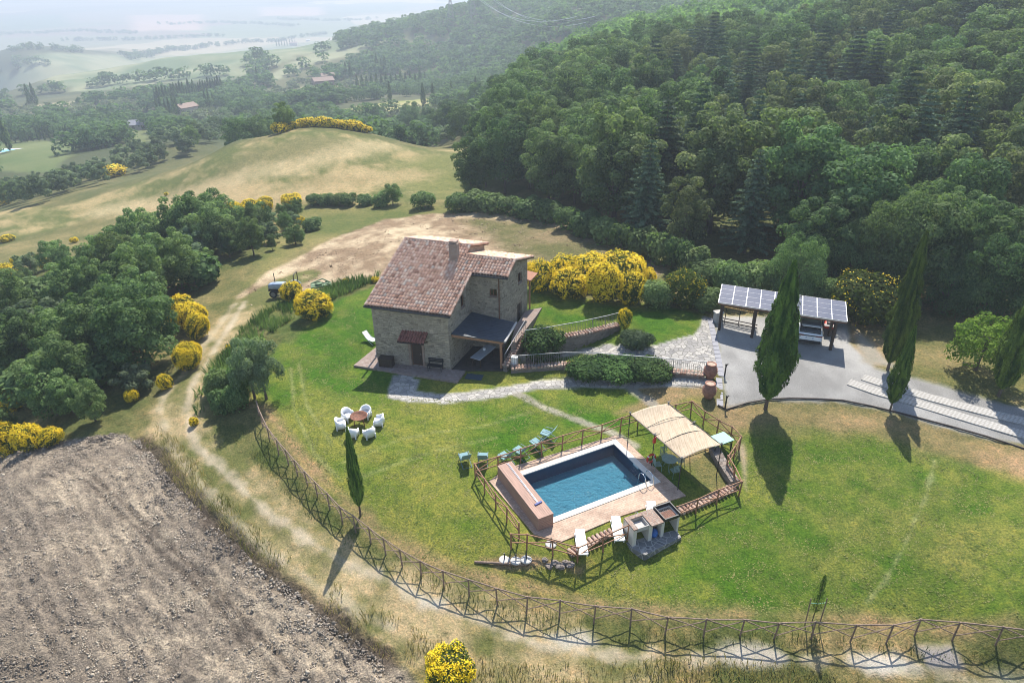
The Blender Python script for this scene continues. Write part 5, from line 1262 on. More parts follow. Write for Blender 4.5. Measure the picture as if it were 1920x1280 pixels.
for k in range(-6, 17):
    f0 = k / 16
    for sgn in (1, -1):
        a, b = (f0, f0 + .36) if sgn > 0 else (f0 + .36, f0); za, zb2 = .95, 2.0
        aa, bb2 = a, b
        pts_ = [(a, za), (b, zb2)]
        out = []
        for (fa, z_), (fb, z2) in ((pts_[0], pts_[1]), (pts_[1], pts_[0])):
            if fa < 0: z_ = z_ + (0 - fa) / (fb - fa) * (z2 - z_); fa = 0
            if fa > 1: z_ = z_ + (1 - fa) / (fb - fa) * (z2 - z_); fa = 1
            out.append((fa, z_))
        if abs(out[0][0] - out[1][0]) > .02: lt.beam(lp(*out[0]), lp(*out[1]), .012, 4)
for z_ in (.95, 2.0): lt.beam(lp(0, z_), lp(1, z_), .03, w=.03)
part('lattice_panel', lt, simple('ochre_lattice_wood', (.42, .26, .09), .75, .3, 9), t, True)
rk = MB()
for z_ in (.25, .5): rk.beam(lp(-.02, z_) - CPV * .9, lp(1.02, z_) - CPV * .9, .03, w=.03)
for f in (0.1, .5, .9): rk.beam(lp(f, 0) - CPV * .9, lp(f, .95) - CPV * .2, .03, w=.03)
part('bicycle_rack', rk, M['darkwood'], t, True)
q_ = hit(1345, 603)
solo('stone_block', MB().box((0, 0, .35), (.6, .5, .9), .2, .05).box((0, 0, .84), (.7, .6, .1), .2, .02), M['concrete'], 'small pale stone pillar beside the left end of the carport', 'pillar', q_)

# ------------------------------------------------------------------ the car under the carport
def wheel(parent, x, y, r=.34, w=.23):
    b = MB(); n = 22
    prof = [(-w / 2, r * .66), (-w / 2, r * .94), (-w / 2 + .03, r), (w / 2 - .03, r), (w / 2, r * .94), (w / 2, r * .66)]
    vs = [(x + a, y + q * math.cos(2 * math.pi * i / n), r + q * math.sin(2 * math.pi * i / n)) for a, q in prof for i in range(n)]
    fs = [(k * n + i, k * n + (i + 1) % n, (k + 1) * n + (i + 1) % n, (k + 1) * n + i) for k in range(5) for i in range(n)]
    b.add(vs, fs); o = part('wheel', b, M['rubber'], parent, False, True)
    h = MB(); h.beam((x - w * .42, y, r), (x + w * .42, y, r), r * .67, 18); s_ = math.copysign(1, x)
    for k in range(5): a = 2 * math.pi * k / 5; h.beam((x + s_ * w * .44, y, r), (x + s_ * w * .44, y + r * .6 * math.cos(a), r + r * .6 * math.sin(a)), .035, w=.02)
    part('rim', h, M['iron'], o)
def loft(secs, n=16):
    """closed body from cross sections: (y, halfwidth, zlow, zhigh, roundness)"""
    vs, fs = [], []
    for (y, w, z0, z1, e) in secs:
        for i in range(n):
            a = 2 * math.pi * (i + .5) / n; ca, sa = math.cos(a), math.sin(a)
            vs.append((w * math.copysign(abs(ca) ** e, ca), y, (z0 + z1) / 2 + (z1 - z0) / 2 * math.copysign(abs(sa) ** e, sa)))
    for k in range(len(secs) - 1): fs += [(k * n + i, k * n + (i + 1) % n, (k + 1) * n + (i + 1) % n, (k + 1) * n + i) for i in range(n)]
    fs += [tuple(range(n)), tuple(reversed(range((len(secs) - 1) * n, len(secs) * n)))]
    return MB().add(vs, fs)
cpos = hit(1514, 649); hd_ = CPV[:2] / np.linalg.norm(CPV[:2]); crz = math.atan2(hd_[1], hd_[0]) - math.pi / 2
M['carpaint'] = simple('pearl_white_paint', (.88, .90, .92), .2, .03, 3, spec=.7); M['carglass'] = simple('car_glass', (.012, .014, .017), .06, .1, 3); M['tail'] = simple('tail_lamp_red', (.14, .01, .012), .3, .2, 6)
car = thing('parked_car', 'white sport utility car with black roof parked backwards under the solar carport', 'car', (cpos[0], cpos[1], cpos[2] - .02), crz)
part('body', loft([(.0, .74, .42, .98, .35), (.06, .87, .33, 1.05, .35), (.5, .92, .28, 1.04, .35), (1.4, .92, .25, 1.0, .35), (3.0, .92, .25, .98, .35), (3.8, .90, .28, .95, .38), (4.25, .84, .32, .86, .42), (4.4, .70, .40, .72, .5)], 20), M['carpaint'], car, False, True)
part('cabin_glass', loft([(.16, .72, .96, 1.12, .4), (.42, .72, .96, 1.5, .35), (1.0, .73, .96, 1.58, .35), (2.1, .72, .96, 1.56, .35), (2.6, .70, .96, 1.42, .4), (3.3, .70, .94, 1.0, .5)], 20), M['carglass'], car, False, True)
part('roof_panel', loft([(.34, .62, 1.50, 1.57, .5), (.9, .66, 1.54, 1.64, .5), (2.0, .65, 1.53, 1.62, .5), (2.4, .60, 1.46, 1.52, .5)], 16), simple('black_car_roof', (.10, .11, .12), .2, .05, 4), car, False, True)
part('spoiler', MB().box((0, .30, 1.56), (1.25, .26, .04), 0, .015), M['carpaint'], car)
for s_ in (-.68, .68): part('roof_rail', MB().tube([(s_, .6, 1.56), (s_, .8, 1.66), (s_, 2.0, 1.65), (s_, 2.2, 1.56)], .022), M['steel'], car)
for s_ in (-1, 1):
    part('quarter_pillar', MB().slab([(s_ * .735, .25, 1.0), (s_ * .725, .5, 1.52), (s_ * .735, .75, 1.55), (s_ * .765, .95, 1.0)], .03), M['carpaint'], car)
    part('tail_lamp', MB().box((s_ * .62, -.01, .92), (.46, .09, .09), 0, .02), M['tail'], car); part('wing_mirror', MB().box((s_ * 1.0, 2.75, 1.06), (.2, .12, .14), 0, .03), M['carpaint'], car)
    for y in (.85, 3.5): wheel(car, s_ * .82, y)
part('tailgate_trim', MB().box((0, -.015, .92), (.86, .07, .07), 0, .01), M['black'], car); part('bumper', MB().box((0, .02, .44), (1.62, .16, .2), 0, .05), M['black'], car)
pb_ = part('number_plate', MB().box((0, -.03, .76), (.52, .05, .11)), M['white'], car); part('plate_band', MB().box((-.235, -.058, .76), (.05, .01, .11)).box((.235, -.058, .76), (.05, .01, .11)), M['blueplastic'], pb_)
# red quad bike beside it
qp = hit(1551, 628)
quad = thing('quad_bike', 'red and black quad bike parked right of the white car', 'quad bike', (qp[0], qp[1], height(qp[0], qp[1])[0]), crz)
part('body', loft([(0, .30, .52, .72, .5), (.3, .36, .45, .80, .5), (.9, .26, .42, .82, .5), (1.4, .34, .48, .84, .5), (1.75, .24, .52, .7, .5)]), M['red'], quad, False, True)
part('seat', MB().box((0, .55, .86), (.34, .8, .14), 0, .05), M['black'], quad); part('handlebar', MB().tube([(-.42, 1.05, 1.1), (-.15, 1.2, 1.05), (.15, 1.2, 1.05), (.42, 1.05, 1.1)], .022), M['black'], quad)
part('rack', MB().box((0, .02, .8), (.7, .4, .03)).box((0, 1.7, .82), (.6, .35, .03)), M['iron'], quad)
for s_ in (-.45, .45):
    for y in (.2, 1.5): wheel(quad, s_, y, .28, .24)

# ------------------------------------------------------------------ tractor and mower in the fallow field
tp0 = hit(519, 556); tp1 = hit(562, 551)
dv = tp0 - tp1; trz = math.atan2(dv[1], dv[0]) - math.pi / 2
tr = thing('tractor', 'small faded blue tractor with roll bar standing in the straw coloured field', 'tractor', (*((tp0 + tp1) / 2)[:2], (tp0 + tp1)[2] / 2), trz)
part('hood', loft([(.1, .32, .72, 1.28, .4), (.3, .34, .70, 1.32, .4), (1.4, .33, .70, 1.24, .4), (1.62, .28, .72, 1.16, .45)]), M['bluepaint'], tr, False, True)
part('grille', MB().box((0, 1.63, .92), (.5, .06, .46), 0, .02).box((0, 1.6, .6), (.62, .2, .16), 0, .03), M['black'], tr)
part('chassis', MB().box((0, .3, .58), (.42, 2.4, .3), 0, .04), M['black'], tr); part('exhaust', MB().beam((.2, 1.1, 1.2), (.2, 1.1, 2.15), .035), M['black'], tr)
part('seat', MB().box((0, -.55, 1.05), (.42, .42, .1), 0, .03).box((0, -.75, 1.28), (.42, .08, .4), 0, .03), M['black'], tr); part('steering_wheel', MB().tube([(.17 * math.cos(a), .05 + .1 * math.sin(a), 1.36 + .12 * math.sin(a)) for a in np.linspace(0, 6.28, 13)[:-1]], .018, 5, True), M['black'], tr)
for s_ in (-1, 1):
    part('mudguard', MB().tube([(s_ * .55, -.62 + .62 * math.cos(a), .62 + .62 * math.sin(a)) for a in np.linspace(.5, 2.6, 8)], .10, 6), M['bluepaint'], tr)
    wheel(tr, s_ * .62, -.62, .55, .30); wheel(tr, s_ * .55, 1.15, .36, .24)
part('roll_bar', MB().tube([(-.5, -.95, .7), (-.5, -.98, 2.1), (-.4, -.98, 2.22), (.4, -.98, 2.22), (.5, -.98, 2.1), (.5, -.95, .7)], .04), M['black'], tr)
mp_ = hit(603, 541)
mw = thing('mower', 'dull green folded field mower lying behind the tractor', 'mower', mp_, trz + .35)
part('deck', MB().box((0, 0, .35), (.9, 1.9, .16), 0, .04).box((0, .2, .5), (.5, .6, .2), 0, .04), M['mowergreen'], mw); part('arm', MB().tube([(.3, -.9, .4), (.3, -.2, .85), (.1, .9, .6)], .06).tube([(-.3, -.9, .4), (-.2, .1, .8), (.1, .9, .6)], .05), M['mowergreen'], mw)
for s_ in (-.5, .5): wheel(mw, s_, -.6, .26, .16)

# ------------------------------------------------------------------ plants: prototypes
RS = np.random.RandomState(11)
def unit(v): return v / np.maximum(np.linalg.norm(v, axis=1, keepdims=True), 1e-9)
def quads(p, nrm, s, asp=.62, rs=RS, tdir=None):
    n = len(p); a = unit(rs.normal(size=(n, 3))) if tdir is None else tdir
    t_ = unit(np.cross(nrm, a)) if tdir is None else unit(tdir); b = unit(np.cross(nrm, t_)); s = np.broadcast_to(np.asarray(s, float), (n,))[:, None]
    j = lambda: 1 + rs.uniform(-.3, .3, (n, 1))
    V = np.stack([p - t_ * s * j(), p - b * s * asp * j(), p + t_ * s * j(), p + b * s * asp * j()], 1).reshape(-1, 3)
    return V, np.arange(4 * n).reshape(n, 4)
def lobed(lobes, n, s, rs, inner=.22, up=.35, down=.55):
    L = np.asarray(lobes, float); ar = (L[:, 3:6].mean(1)) ** 2; k = rs.choice(len(L), n, p=ar / ar.sum())
    d = unit(rs.normal(size=(n, 3))); flip = (d[:, 2] < 0) & (rs.rand(n) < down); d[flip, 2] *= -1
    rad = np.where(rs.rand(n) < inner, rs.uniform(.35, .8, n), rs.uniform(.80, 1.10, n))[:, None]
    p = L[k, :3] + d * L[k, 3:6] * rad
    keep = np.ones(n, bool)
    for c in L:     # thin out what lies deep inside another lobe
        q_ = (((p - c[:3]) / c[3:6]) ** 2).sum(1); keep &= ~((q_ < .5) & (rs.rand(n) < .75))
    p, d, k = p[keep], d[keep], k[keep]
    nr = unit(d * 1.0 + rs.normal(size=p.shape) * .45 + np.array([0, 0, up]))
    V, F = quads(p, nr, s * rs.uniform(.6, 1.35, len(p)), rs=rs)
    tone = np.clip(.10 + .50 * rs.rand(len(L))[k] + rs.normal(0, .2, len(p)) + .10, 0, 1)
    return V, F, np.repeat(tone, 4)
def rand_lobes(rs, n, R, z0, z1, r0, r1, shape='dome'):
    out = [(0, 0, z0 + (z1 - z0) * .45, R * .55, R * .55, (z1 - z0) * .40)]; pk = rs.uniform(.30, .45); tilt = rs.uniform(-.15, .15, 2) * R
    for i in range(n):
        f = (i + rs.rand()) / n; a = i * 2.4 + rs.uniform(-.5, .5); z = z0 + (z1 - z0) * f
        prof = math.sqrt(max(0, 1 - ((f - pk) / (1.06 - pk)) ** 2)) if f > pk else .62 + .38 * f / pk
        rr = R * prof * rs.uniform(.58, .98); r = rs.uniform(r0, r1) * (1.1 - .35 * f)
        out.append((rr * math.cos(a) + tilt[0] * f, rr * math.sin(a) + tilt[1] * f, z, r * rs.uniform(.8, 1.2), r * rs.uniform(.8, 1.2), r * rs.uniform(.65, 1.0)))
    return out
def trunk_mb(h, r, rs, limbs=5, spread=1.6):
    b = MB(); pts = [(0, 0, -.3)]; x = y = 0
    for k in range(1, 6): x += rs.uniform(-.12, .12) * h / 5; y += rs.uniform(-.12, .12) * h / 5; pts.append((x, y, h * k / 5))
    b.tube(pts, [r * 1.35, r, r * .85, r * .7, r * .55, r * .3], 8)
    for i in range(limbs):
        a = 6.283 * i / limbs + rs.rand(); k = rs.randint(2, 5); s_ = Vector(pts[k]); e = s_ + Vector((spread * math.cos(a), spread * math.sin(a), h * rs.uniform(.2, .45)))
        mid_ = (s_ + e) / 2 + Vector((0, 0, .1 * h)); b.tube([s_, mid_, e], [r * .5, r * .32, r * .12], 6)
    return b
PR_ = {}
GREEN = dict(oak=((0.043, 0.088, 0.031), (0.196, 0.285, 0.115)), light=((0.064, 0.123, 0.036), (0.254, 0.329, 0.133)), pine=((0.064, 0.104, 0.034), (0.271, 0.311, 0.140)), fir=((0.043, 0.083, 0.043), (0.162, 0.227, 0.125)), olive=((0.097, 0.140, 0.073), (0.266, 0.327, 0.188)), shrub=((0.051, 0.103, 0.033), (0.241, 0.329, 0.127)), bush=((0.020, 0.058, 0.014), (0.089, 0.165, 0.036)), cyp=((0.029, 0.072, 0.013), (0.159, 0.245, 0.039)), broomleaf=((0.034, 0.060, 0.012), (0.100, 0.135, 0.030)), rose=((0.040, 0.066, 0.034), (0.120, 0.160, 0.085)), weed=((0.050, 0.099, 0.033), (0.165, 0.242, 0.088)), far=((0.073, 0.136, 0.055), (0.203, 0.294, 0.117)), farolive=((0.121, 0.153, 0.096), (0.279, 0.318, 0.197)))
for k_, (a_, b_) in GREEN.items(): M['leaf_' + k_] = leaf_mat('foliage_' + k_, a_, b_, .42 if k_ not in ('cyp', 'fir', 'bush') else .15)
def flower_mat():
    mt, nt, bs = new_mat('yellow_broom_flowers'); at = N(nt, 'ShaderNodeAttribute', attribute_name='tone')
    c = mixc(nt, at.outputs['Fac'], (.80, .54, .004), (1.0, .82, .02)); nt.links.new(c, bs.inputs['Base Color']); bs.inputs['Roughness'].default_value = .7
    tr_ = N(nt, 'ShaderNodeBsdfTranslucent'); nt.links.new(c, tr_.inputs['Color']); mx = N(nt, 'ShaderNodeMixShader'); mx.inputs[0].default_value = .3; nt.links.new(bs.outputs[0], mx.inputs[1]); nt.links.new(tr_.outputs[0], mx.inputs[2]); nt.links.new(mx.outputs[0], nt.nodes['Material Output'].inputs['Surface']); return mt
M['flower'] = flower_mat()
M['leaf_walnut'] = leaf_mat('foliage_walnut', (.085, .17, .025), (.30, .42, .075), .45)
def reg_tree(key, H, parts): PR_[key] = (H, parts)
def broad(key, seed, H, R, nl, nleaf, s, mat, tr_r=.18, z0=.25, limbs=5):
    rs = np.random.RandomState(seed); lob = rand_lobes(rs, nl, R, H * z0, H * .9, R * .22, R * .40)
    V, F, T = lobed(lob, nleaf, s, rs); V[:, 2] *= H / V[:, 2].max()
    tm = trunk_mb(H * .62, tr_r, rs, limbs, R * .5).mesh('trunk', M['bark'], smooth=True)
    reg_tree(key, H, [('crown', np_mesh('crown', V, F, M[mat], T)), ('trunk', tm)])
for i in range(4): broad('oak%d' % i, 20 + i, 12, (3.9, 3.5, 4.2, 3.3)[i], 30, 13000, .16, 'leaf_oak')
for i in range(2): broad('light%d' % i, 30 + i, 11, 3.5, 26, 12000, .16, 'leaf_light')
for i in range(2): broad('bigoak%d' % i, 40 + i, 10, 5.4, 46, 30000, .13, 'leaf_oak', .3, .16, 7)
broad('walnut', 45, 5.2, 2.9, 22, 6500, .13, 'leaf_walnut', .12, .25, 6)
for i in range(3): broad('olive%d' % i, 50 + i, 4.2, 2.0, 9, 2200, .17, 'leaf_olive', .14, .28)
broad('bigolive', 55, 4.4, 2.3, 13, 9000, .085, 'leaf_olive', .13, .34, 6)
for i in range(3): broad('pine%d' % i, 60 + i, 11, 2.7, 26, 9000, .15, 'leaf_pine', .16, .2)
for i in range(3): broad('tree%d' % i, 65 + i, 6, 2.4, 24, 11000, .105, 'leaf_shrub', .12, .2)
def fir(key, seed, H):
    rs = np.random.RandomState(seed); P_, Nn, S_, T_ = [], [], [], []
    lev = int(H / .55)
    for l in range(lev):
        f = l / lev; z = H * (.10 + .9 * f); R = (1 - f) ** .85 * H * .27 + .15; nb = 7 if f < .8 else 5; a0 = rs.rand() * 6
        for b in range(nb):
            a = a0 + 6.283 * b / nb + rs.uniform(-.25, .25); L = R * rs.uniform(.75, 1.15); m_ = max(3, int(L / .15)); tn = rs.uniform(.1, .55)
            for q_ in range(m_):
                d = L * (q_ + .6) / m_
                for w in (-1, -.4, .4, 1):
                    off = w * (.10 + .22 * (1 - (q_ / m_))) * rs.uniform(.6, 1.3)
                    P_.append((d * math.cos(a) - off * math.sin(a), d * math.sin(a) + off * math.cos(a), z - d * d * .09 / max(R, .5) + .06 * d - abs(off) * .3))
                    Nn.append((rs.normal(0, .7) + math.cos(a) * .4, rs.normal(0, .7) + math.sin(a) * .4, .8)); S_.append(rs.uniform(.11, .22)); T_.append(min(1, max(0, tn + rs.normal(0, .15) + .25 * (q_ / m_ - .5))))
    V, F = quads(np.array(P_), unit(np.array(Nn)), np.array(S_), rs=rs)
    reg_tree(key, H, [('crown', np_mesh('crown', V, F, M['leaf_fir'], np.repeat(T_, 4))), ('trunk', MB().beam((0, 0, -.3), (0, 0, H * .97), .17, 7, .02).mesh('trunk', M['bark']))])
for i in range(2): fir('fir%d' % i, 70 + i, 12)
def cypress(key, seed, H, R, nleaf, s, th=.07, wide=.34, fork=False, mat='leaf_cyp', loose=0.0, tr_r=.13):
    rs = np.random.RandomState(seed)
    f = rs.rand(nleaf) ** .85; prof = lambda f: R * np.where(f < wide, np.sin(np.clip(f / wide, 0, 1) * 1.5708) ** .62, np.clip((1 - f) / (1 - wide), 0, 1) ** .72)
    a = rs.rand(nleaf) * 6.283; lump = 1 + .24 * (vnoise(a * 2.2 + 7, f * 14, seed) - .5) * 2 + .16 * (vnoise(a * 5, f * 22, seed + 1) - .5) * 2
    r = (prof(f) * lump + .03) * np.where(rs.rand(nleaf) < .2, rs.uniform(.4, .9, nleaf), rs.uniform(.88, 1.06 + loose, nleaf))
    z = H * (th + (1 - th) * f)
    p = np.stack([r * np.cos(a), r * np.sin(a), z], 1)
    tone = .45 + (vnoise(a * 5, f * 9, seed + 3) - .5) * 1.3 + rs.normal(0, .13, nleaf)
    if fork:   # a second leader leaning off to one side
        m_ = nleaf // 4; ff = rs.rand(m_); aa = rs.rand(m_) * 6.283; r2 = R * .42 * np.where(ff < .4, (ff / .4) ** .6, ((1 - ff) / .6) ** .8) * rs.uniform(.85, 1.1, m_)
        p2 = np.stack([R * .62 + r2 * np.cos(aa) + ff * .12, -R * .1 + r2 * np.sin(aa), H * (.22 + .46 * ff)], 1)
        p = np.concatenate([p, p2]); a = np.concatenate([a, aa]); tone = np.concatenate([tone, rs.uniform(.25, .75, m_)])
    n_ = len(p); nr = unit(np.stack([np.cos(a), np.sin(a), np.full(n_, .35)], 1) + rs.normal(size=(n_, 3)) * .38)
    td = unit(np.stack([np.cos(a) * .35, np.sin(a) * .35, np.ones(n_)], 1) + rs.normal(size=(n_, 3)) * .28); td = unit(td - nr * (td * nr).sum(1, keepdims=True))
    V, F = quads(p, nr, s * rs.uniform(.6, 1.4, n_), .34, rs, td)
    reg_tree(key, H, [('crown', np_mesh('crown', V, F, M[mat], np.repeat(np.clip(tone, 0, 1), 4))), ('trunk', MB().tube([(0, 0, -.3), (.02, 0, H * th), (0, .03, H * .3), (0, 0, H * .9)], [tr_r * 1.3, tr_r, tr_r * .8, .02], 8).mesh('trunk', M['bark']))])
cypress('cypA', 80, 10.5, 1.32, 30000, .115, .085, .36, True); cypress('cypB', 81, 11.0, 1.15, 26000, .11, .07, .30); cypress('cypC', 82, 6.2, .86, 15000, .09, .12, .34, tr_r=.09); cypress('cypD', 83, 6.0, .52, 14000, .075, .13, .30, tr_r=.08)
cypress('cypE', 84, 3.3, .13, 900, .05, .24, .35, loose=.8, tr_r=.022)
for i in range(2): cypress('cypfar%d' % i, 86 + i, 9, .85, 700, .36, .05, .35)
def shrubp(key, seed, H, R, nl, nleaf, s, mat):
    rs = np.random.RandomState(seed); lob = [(0, 0, H * .4, R * .7, R * .7, H * .5)] + [(R * .6 * rs.uniform(.3, 1) * math.cos(a), R * .6 * rs.uniform(.3, 1) * math.sin(a), H * rs.uniform(.25, .68), R * rs.uniform(.28, .45), R * rs.uniform(.28, .45), H * rs.uniform(.2, .34)) for a in rs.rand(nl) * 6.283]
    V, F, T = lobed(lob, nleaf, s, rs); V[:, 2] = np.maximum(V[:, 2], -.05); V[:, 2] *= H / V[:, 2].max()
    reg_tree(key, H, [('foliage', np_mesh('foliage', V, F, M[mat], T))])
for i in range(3): shrubp('shrub%d' % i, 90 + i, 2.2, 1.7, 9, 3200, .15, 'leaf_shrub')
shrubp('bush', 95, 2.3, 1.55, 10, 9000, .085, 'leaf_bush'); shrubp('hedge', 96, 1.15, 1.3, 10, 8500, .07, 'leaf_bush'); shrubp('rose', 97, 1.1, 1.5, 10, 8000, .075, 'leaf_rose')
shrubp('shrubfine', 98, 2.4, 1.8, 12, 9000, .10, 'leaf_shrub')
def broom(key, seed, H, R, nf, fs_, ns, cover=.35, ss=.16):
    rs = np.random.RandomState(seed)
    lob = [(0, 0, H * .5, R * .82, R * .82, H * .47)] + [(R * .5 * math.cos(a), R * .5 * math.sin(a), H * rs.uniform(.4, .62), R * rs.uniform(.38, .52), R * rs.uniform(.38, .52), H * rs.uniform(.28, .4)) for a in np.arange(7) * .9 + rs.rand() * 6]
    V, F, T = lobed(lob, ns, ss, rs, .35, .1, .2); V[:, 2] = np.maximum(V[:, 2], 0)
    L = np.array(lob); k = rs.randint(0, len(L), nf * 3); d = unit(rs.normal(size=(nf * 3, 3))); rg_ = 1 + .30 * (vnoise(d[:, 0] * 5 + 20, d[:, 1] * 5 + d[:, 2] * 4 + k * 3.1, seed + 4) - .4); p = L[k, :3] + d * L[k, 3:6] * (rs.uniform(.88, 1.14, nf * 3) * rg_)[:, None]
    inside = np.zeros(len(p), bool)
    for c in L: inside |= ((((p - c[:3]) / c[3:6]) ** 2).sum(1) < .80)
    pr = np.clip(.22 + (p[:, 2] / H - cover) * 1.6 + (vnoise(p[:, 0] * 2.4 + 9, p[:, 1] * 2.4 + p[:, 2] * 2.4, seed) - .5) * 2.2, .03, 1)
    ok = (~inside) & (rs.rand(len(p)) < pr) & (p[:, 2] > .1); p, d = p[ok][:nf], d[ok][:nf]
    Vf, Ff = quads(p, unit(d + rs.normal(size=p.shape) * .7 + np.array([0, 0, .3])), fs_ * rs.uniform(.6, 1.4, len(p)), .7, rs)
    sc_ = H / max(V[:, 2].max(), Vf[:, 2].max()); V[:, 2] *= sc_; Vf[:, 2] *= sc_
    reg_tree(key, H, [('foliage', np_mesh('foliage', V, F, M['leaf_broomleaf'], T)), ('flowers', np_mesh('flowers', Vf, Ff, M['flower'], rs.rand(len(p)).repeat(4)))])
for i in range(3): broom('broom%d' % i, 100 + i, 2.4, 1.5, 7500, .052, 5000, .30 + .05 * i, .09)
broom('broomnear', 104, 1.9, 1.0, 6500, .034, 7000, .30, .05)
broom('broomgreen', 105, 2.8, 2.0, 1500, .045, 9000, .66, .10)
for i in range(2): broom('broomfar%d' % i, 107 + i, 2.2, 1.5, 1000, .13, 700, .22, .22)
def hgt(P0, ytop):
    """height whose top shows at photograph row ytop above the ground point P0"""
    lo, hi = .1, 40
    for _ in range(40):
        mid = (lo + hi) / 2
        if project(P0 + np.array([0, 0, mid]))[1] > ytop: lo = mid
        else: hi = mid
    return lo
def place(name, key, loc, h, label, cat, group=None, wide=1.0, rz=None, parts=True):
    H, pl_ = PR_[key]; s = h / H; rz = random.random() * 6.28 if rz is None else rz
    if parts:
        r_ = thing(name, label, cat, loc, rz, group)
        for nm, me in pl_: link(bpy.data.objects.new(nm, me), r_)
    else:
        r_ = bpy.data.objects.new(name, pl_[0][1]); link(r_); r_.location = [float(v) for v in loc]; r_.rotation_euler = (0, 0, rz); tag(r_, label, cat, group)
    r_.scale = (s * wide, s * wide, s); return r_
random.seed(5)
_NR = {}
def nat_r(key):
    if key not in _NR:
        me = PR_[key][1][0][1]; co = np.empty(len(me.vertices) * 3, np.float32); me.vertices.foreach_get('co', co); co = co.reshape(-1, 3)
        _NR[key] = float(np.percentile(np.hypot(co[:, 0], co[:, 1]), 96))
    return _NR[key]
def plant(name, key, px, py, ytop, label, cat, group=None, wpx=None, h=None, rz=None, parts=True):
    p = hit(px, py); hh = hgt(p, ytop) if h is None else h; w = 1.0
    if wpx:
        nat = 2 * nat_r(key) * hh / PR_[key][0]
        w = wpx * project(p)[2] / FPX / nat
    return place(name, key, p - np.array([0, 0, .03]), hh, label, cat, group, w, rz, parts)

# ------------------------------------------------------------------ single trees and shrubs
plant('cypress_tree', 'cypA', 1435, 766, 490, 'broad dark cypress in the middle of the yard edge, forked on its right side', 'cypress', wpx=63, rz=math.radians(-15))
plant('cypress_tree', 'cypB', 1664, 694, 430, 'tall leaning cypress right of the carport behind the driveway', 'cypress', wpx=46).rotation_euler[1] = .03
plant('cypress_tree', 'cypC', 1668, 771, 612, 'short stout cypress in front of the driveway paver strips', 'cypress', wpx=34)
plant('cypress_tree', 'cypB', 1872, 742, 545, 'cypress at the right edge of the photo behind the driveway', 'cypress', wpx=52, h=9.5)
plant('cypress_tree', 'cypD', 676, 966, 800, 'slim dark cypress on the lawn beside the log fence', 'cypress', wpx=25)
yc = plant('cypress_tree', 'cypE', 1522, 1166, 1072, 'thin young cypress tied between two stakes at the log fence', 'young cypress', h=3.1)
sp_ = hit(1522, 1172)
for s_, lab in ((-.32, 'left stake of the young cypress at the fence'), (.34, 'right stake of the young cypress at the fence')):
    solo('tree_stake', MB().beam((0, 0, -.2), (s_ * .12, .05, 1.75), .03, 6), M['greylog'], lab, 'stake', sp_ + np.array([s_, 0, 0]), 0)
solo('tree_tie', MB().tube([(-.35, 0, 0), (0, -.03, -.03), (.36, 0, 0)], .014), M['mint'], 'green tie band between the two stakes of the young cypress', 'tie', sp_ + np.array([0, .03, 1.5]))
plant('olive_tree', 'bigolive', 478, 748, 628, 'grey green olive tree at the upper end of the log fence, left stem of two', 'olive tree', wpx=85)
plant('olive_tree', 'bigolive', 500, 748, 640, 'grey green olive tree standing on the lawn edge, right stem of two', 'olive tree', wpx=85, rz=2)
plant('walnut_tree', 'walnut', 1828, 694, 590, 'bright green young walnut tree on the dry grass right of the tall cypress', 'tree', wpx=125)
for k, (x, y, yt, w, lab) in enumerate(((1712, 553, 345, 175, 'tallest grey green oak behind the tall cypress, middle of the oaks right of the carport'), (1638, 548, 372, 145, 'rounded oak left of the tallest oak, above the right end of the carport roof'), (1588, 540, 404, 120, 'smaller oak at the left end of the oaks behind the carport'), (1790, 560, 372, 150, 'broad oak just right of the tallest oak'),
        (1850, 594, 432, 150, 'dark oak behind the bright walnut tree'), (1925, 606, 424, 170, 'dark oak cut by the right edge of the photo'), (1768, 588, 484, 110, 'low oak between the tall cypress and the walnut tree'))):
    plant('oak_tree', 'bigoak%d' % (k % 2), x, y, yt, lab, 'tree', wpx=w, rz=k * 1.9)
plant('oak_tree', 'bigoak1', 1480, 572, 443, 'light crowned oak directly behind the carport beside the forked cypress', 'tree', wpx=115, rz=4)
plant('round_bush', 'bush', 1016, 668, 604, 'round dark clipped bush at the left end of the upper retaining wall', 'bush', wpx=86, h=2.6)
for k, (x, y, w, lab) in enumerate(((1100, 701, 84, 'left third of the long dark hedge below the low wall'), (1160, 705, 90, 'middle of the long dark hedge below the low wall'), (1222, 705, 84, 'right end of the long dark hedge below the low wall'))):
    plant('hedge_bush', 'hedge', x, y, 660, lab, 'hedge', 'bushes of the long hedge', wpx=w, h=1.25, rz=k * 2.1)
plant('rosemary_bush', 'rose', 1190, 648, 606, 'grey green sprawling rosemary at the right end of the retaining wall', 'bush', wpx=62, h=1.3)
plant('broom_bush', 'broomnear', 1170, 617, 575, 'small yellow broom bush at the top end of the curved railing', 'broom', wpx=26)
plant('broom_bush', 'broomnear', 846, 1283, 1172, 'yellow broom bush in the rough grass at the bottom edge', 'broom', wpx=88, h=2.3)
plant('broom_bush', 'broom0', 590, 594, 540, 'round yellow broom bush alone on the left lawn edge', 'broom', wpx=66, h=2.6)
plant('broom_bush', 'broom2', 548, 562, 530, 'half flowering broom bush in front of the tractor', 'broom', wpx=40, h=1.9)
G_ = 'yellow brooms beside the house'
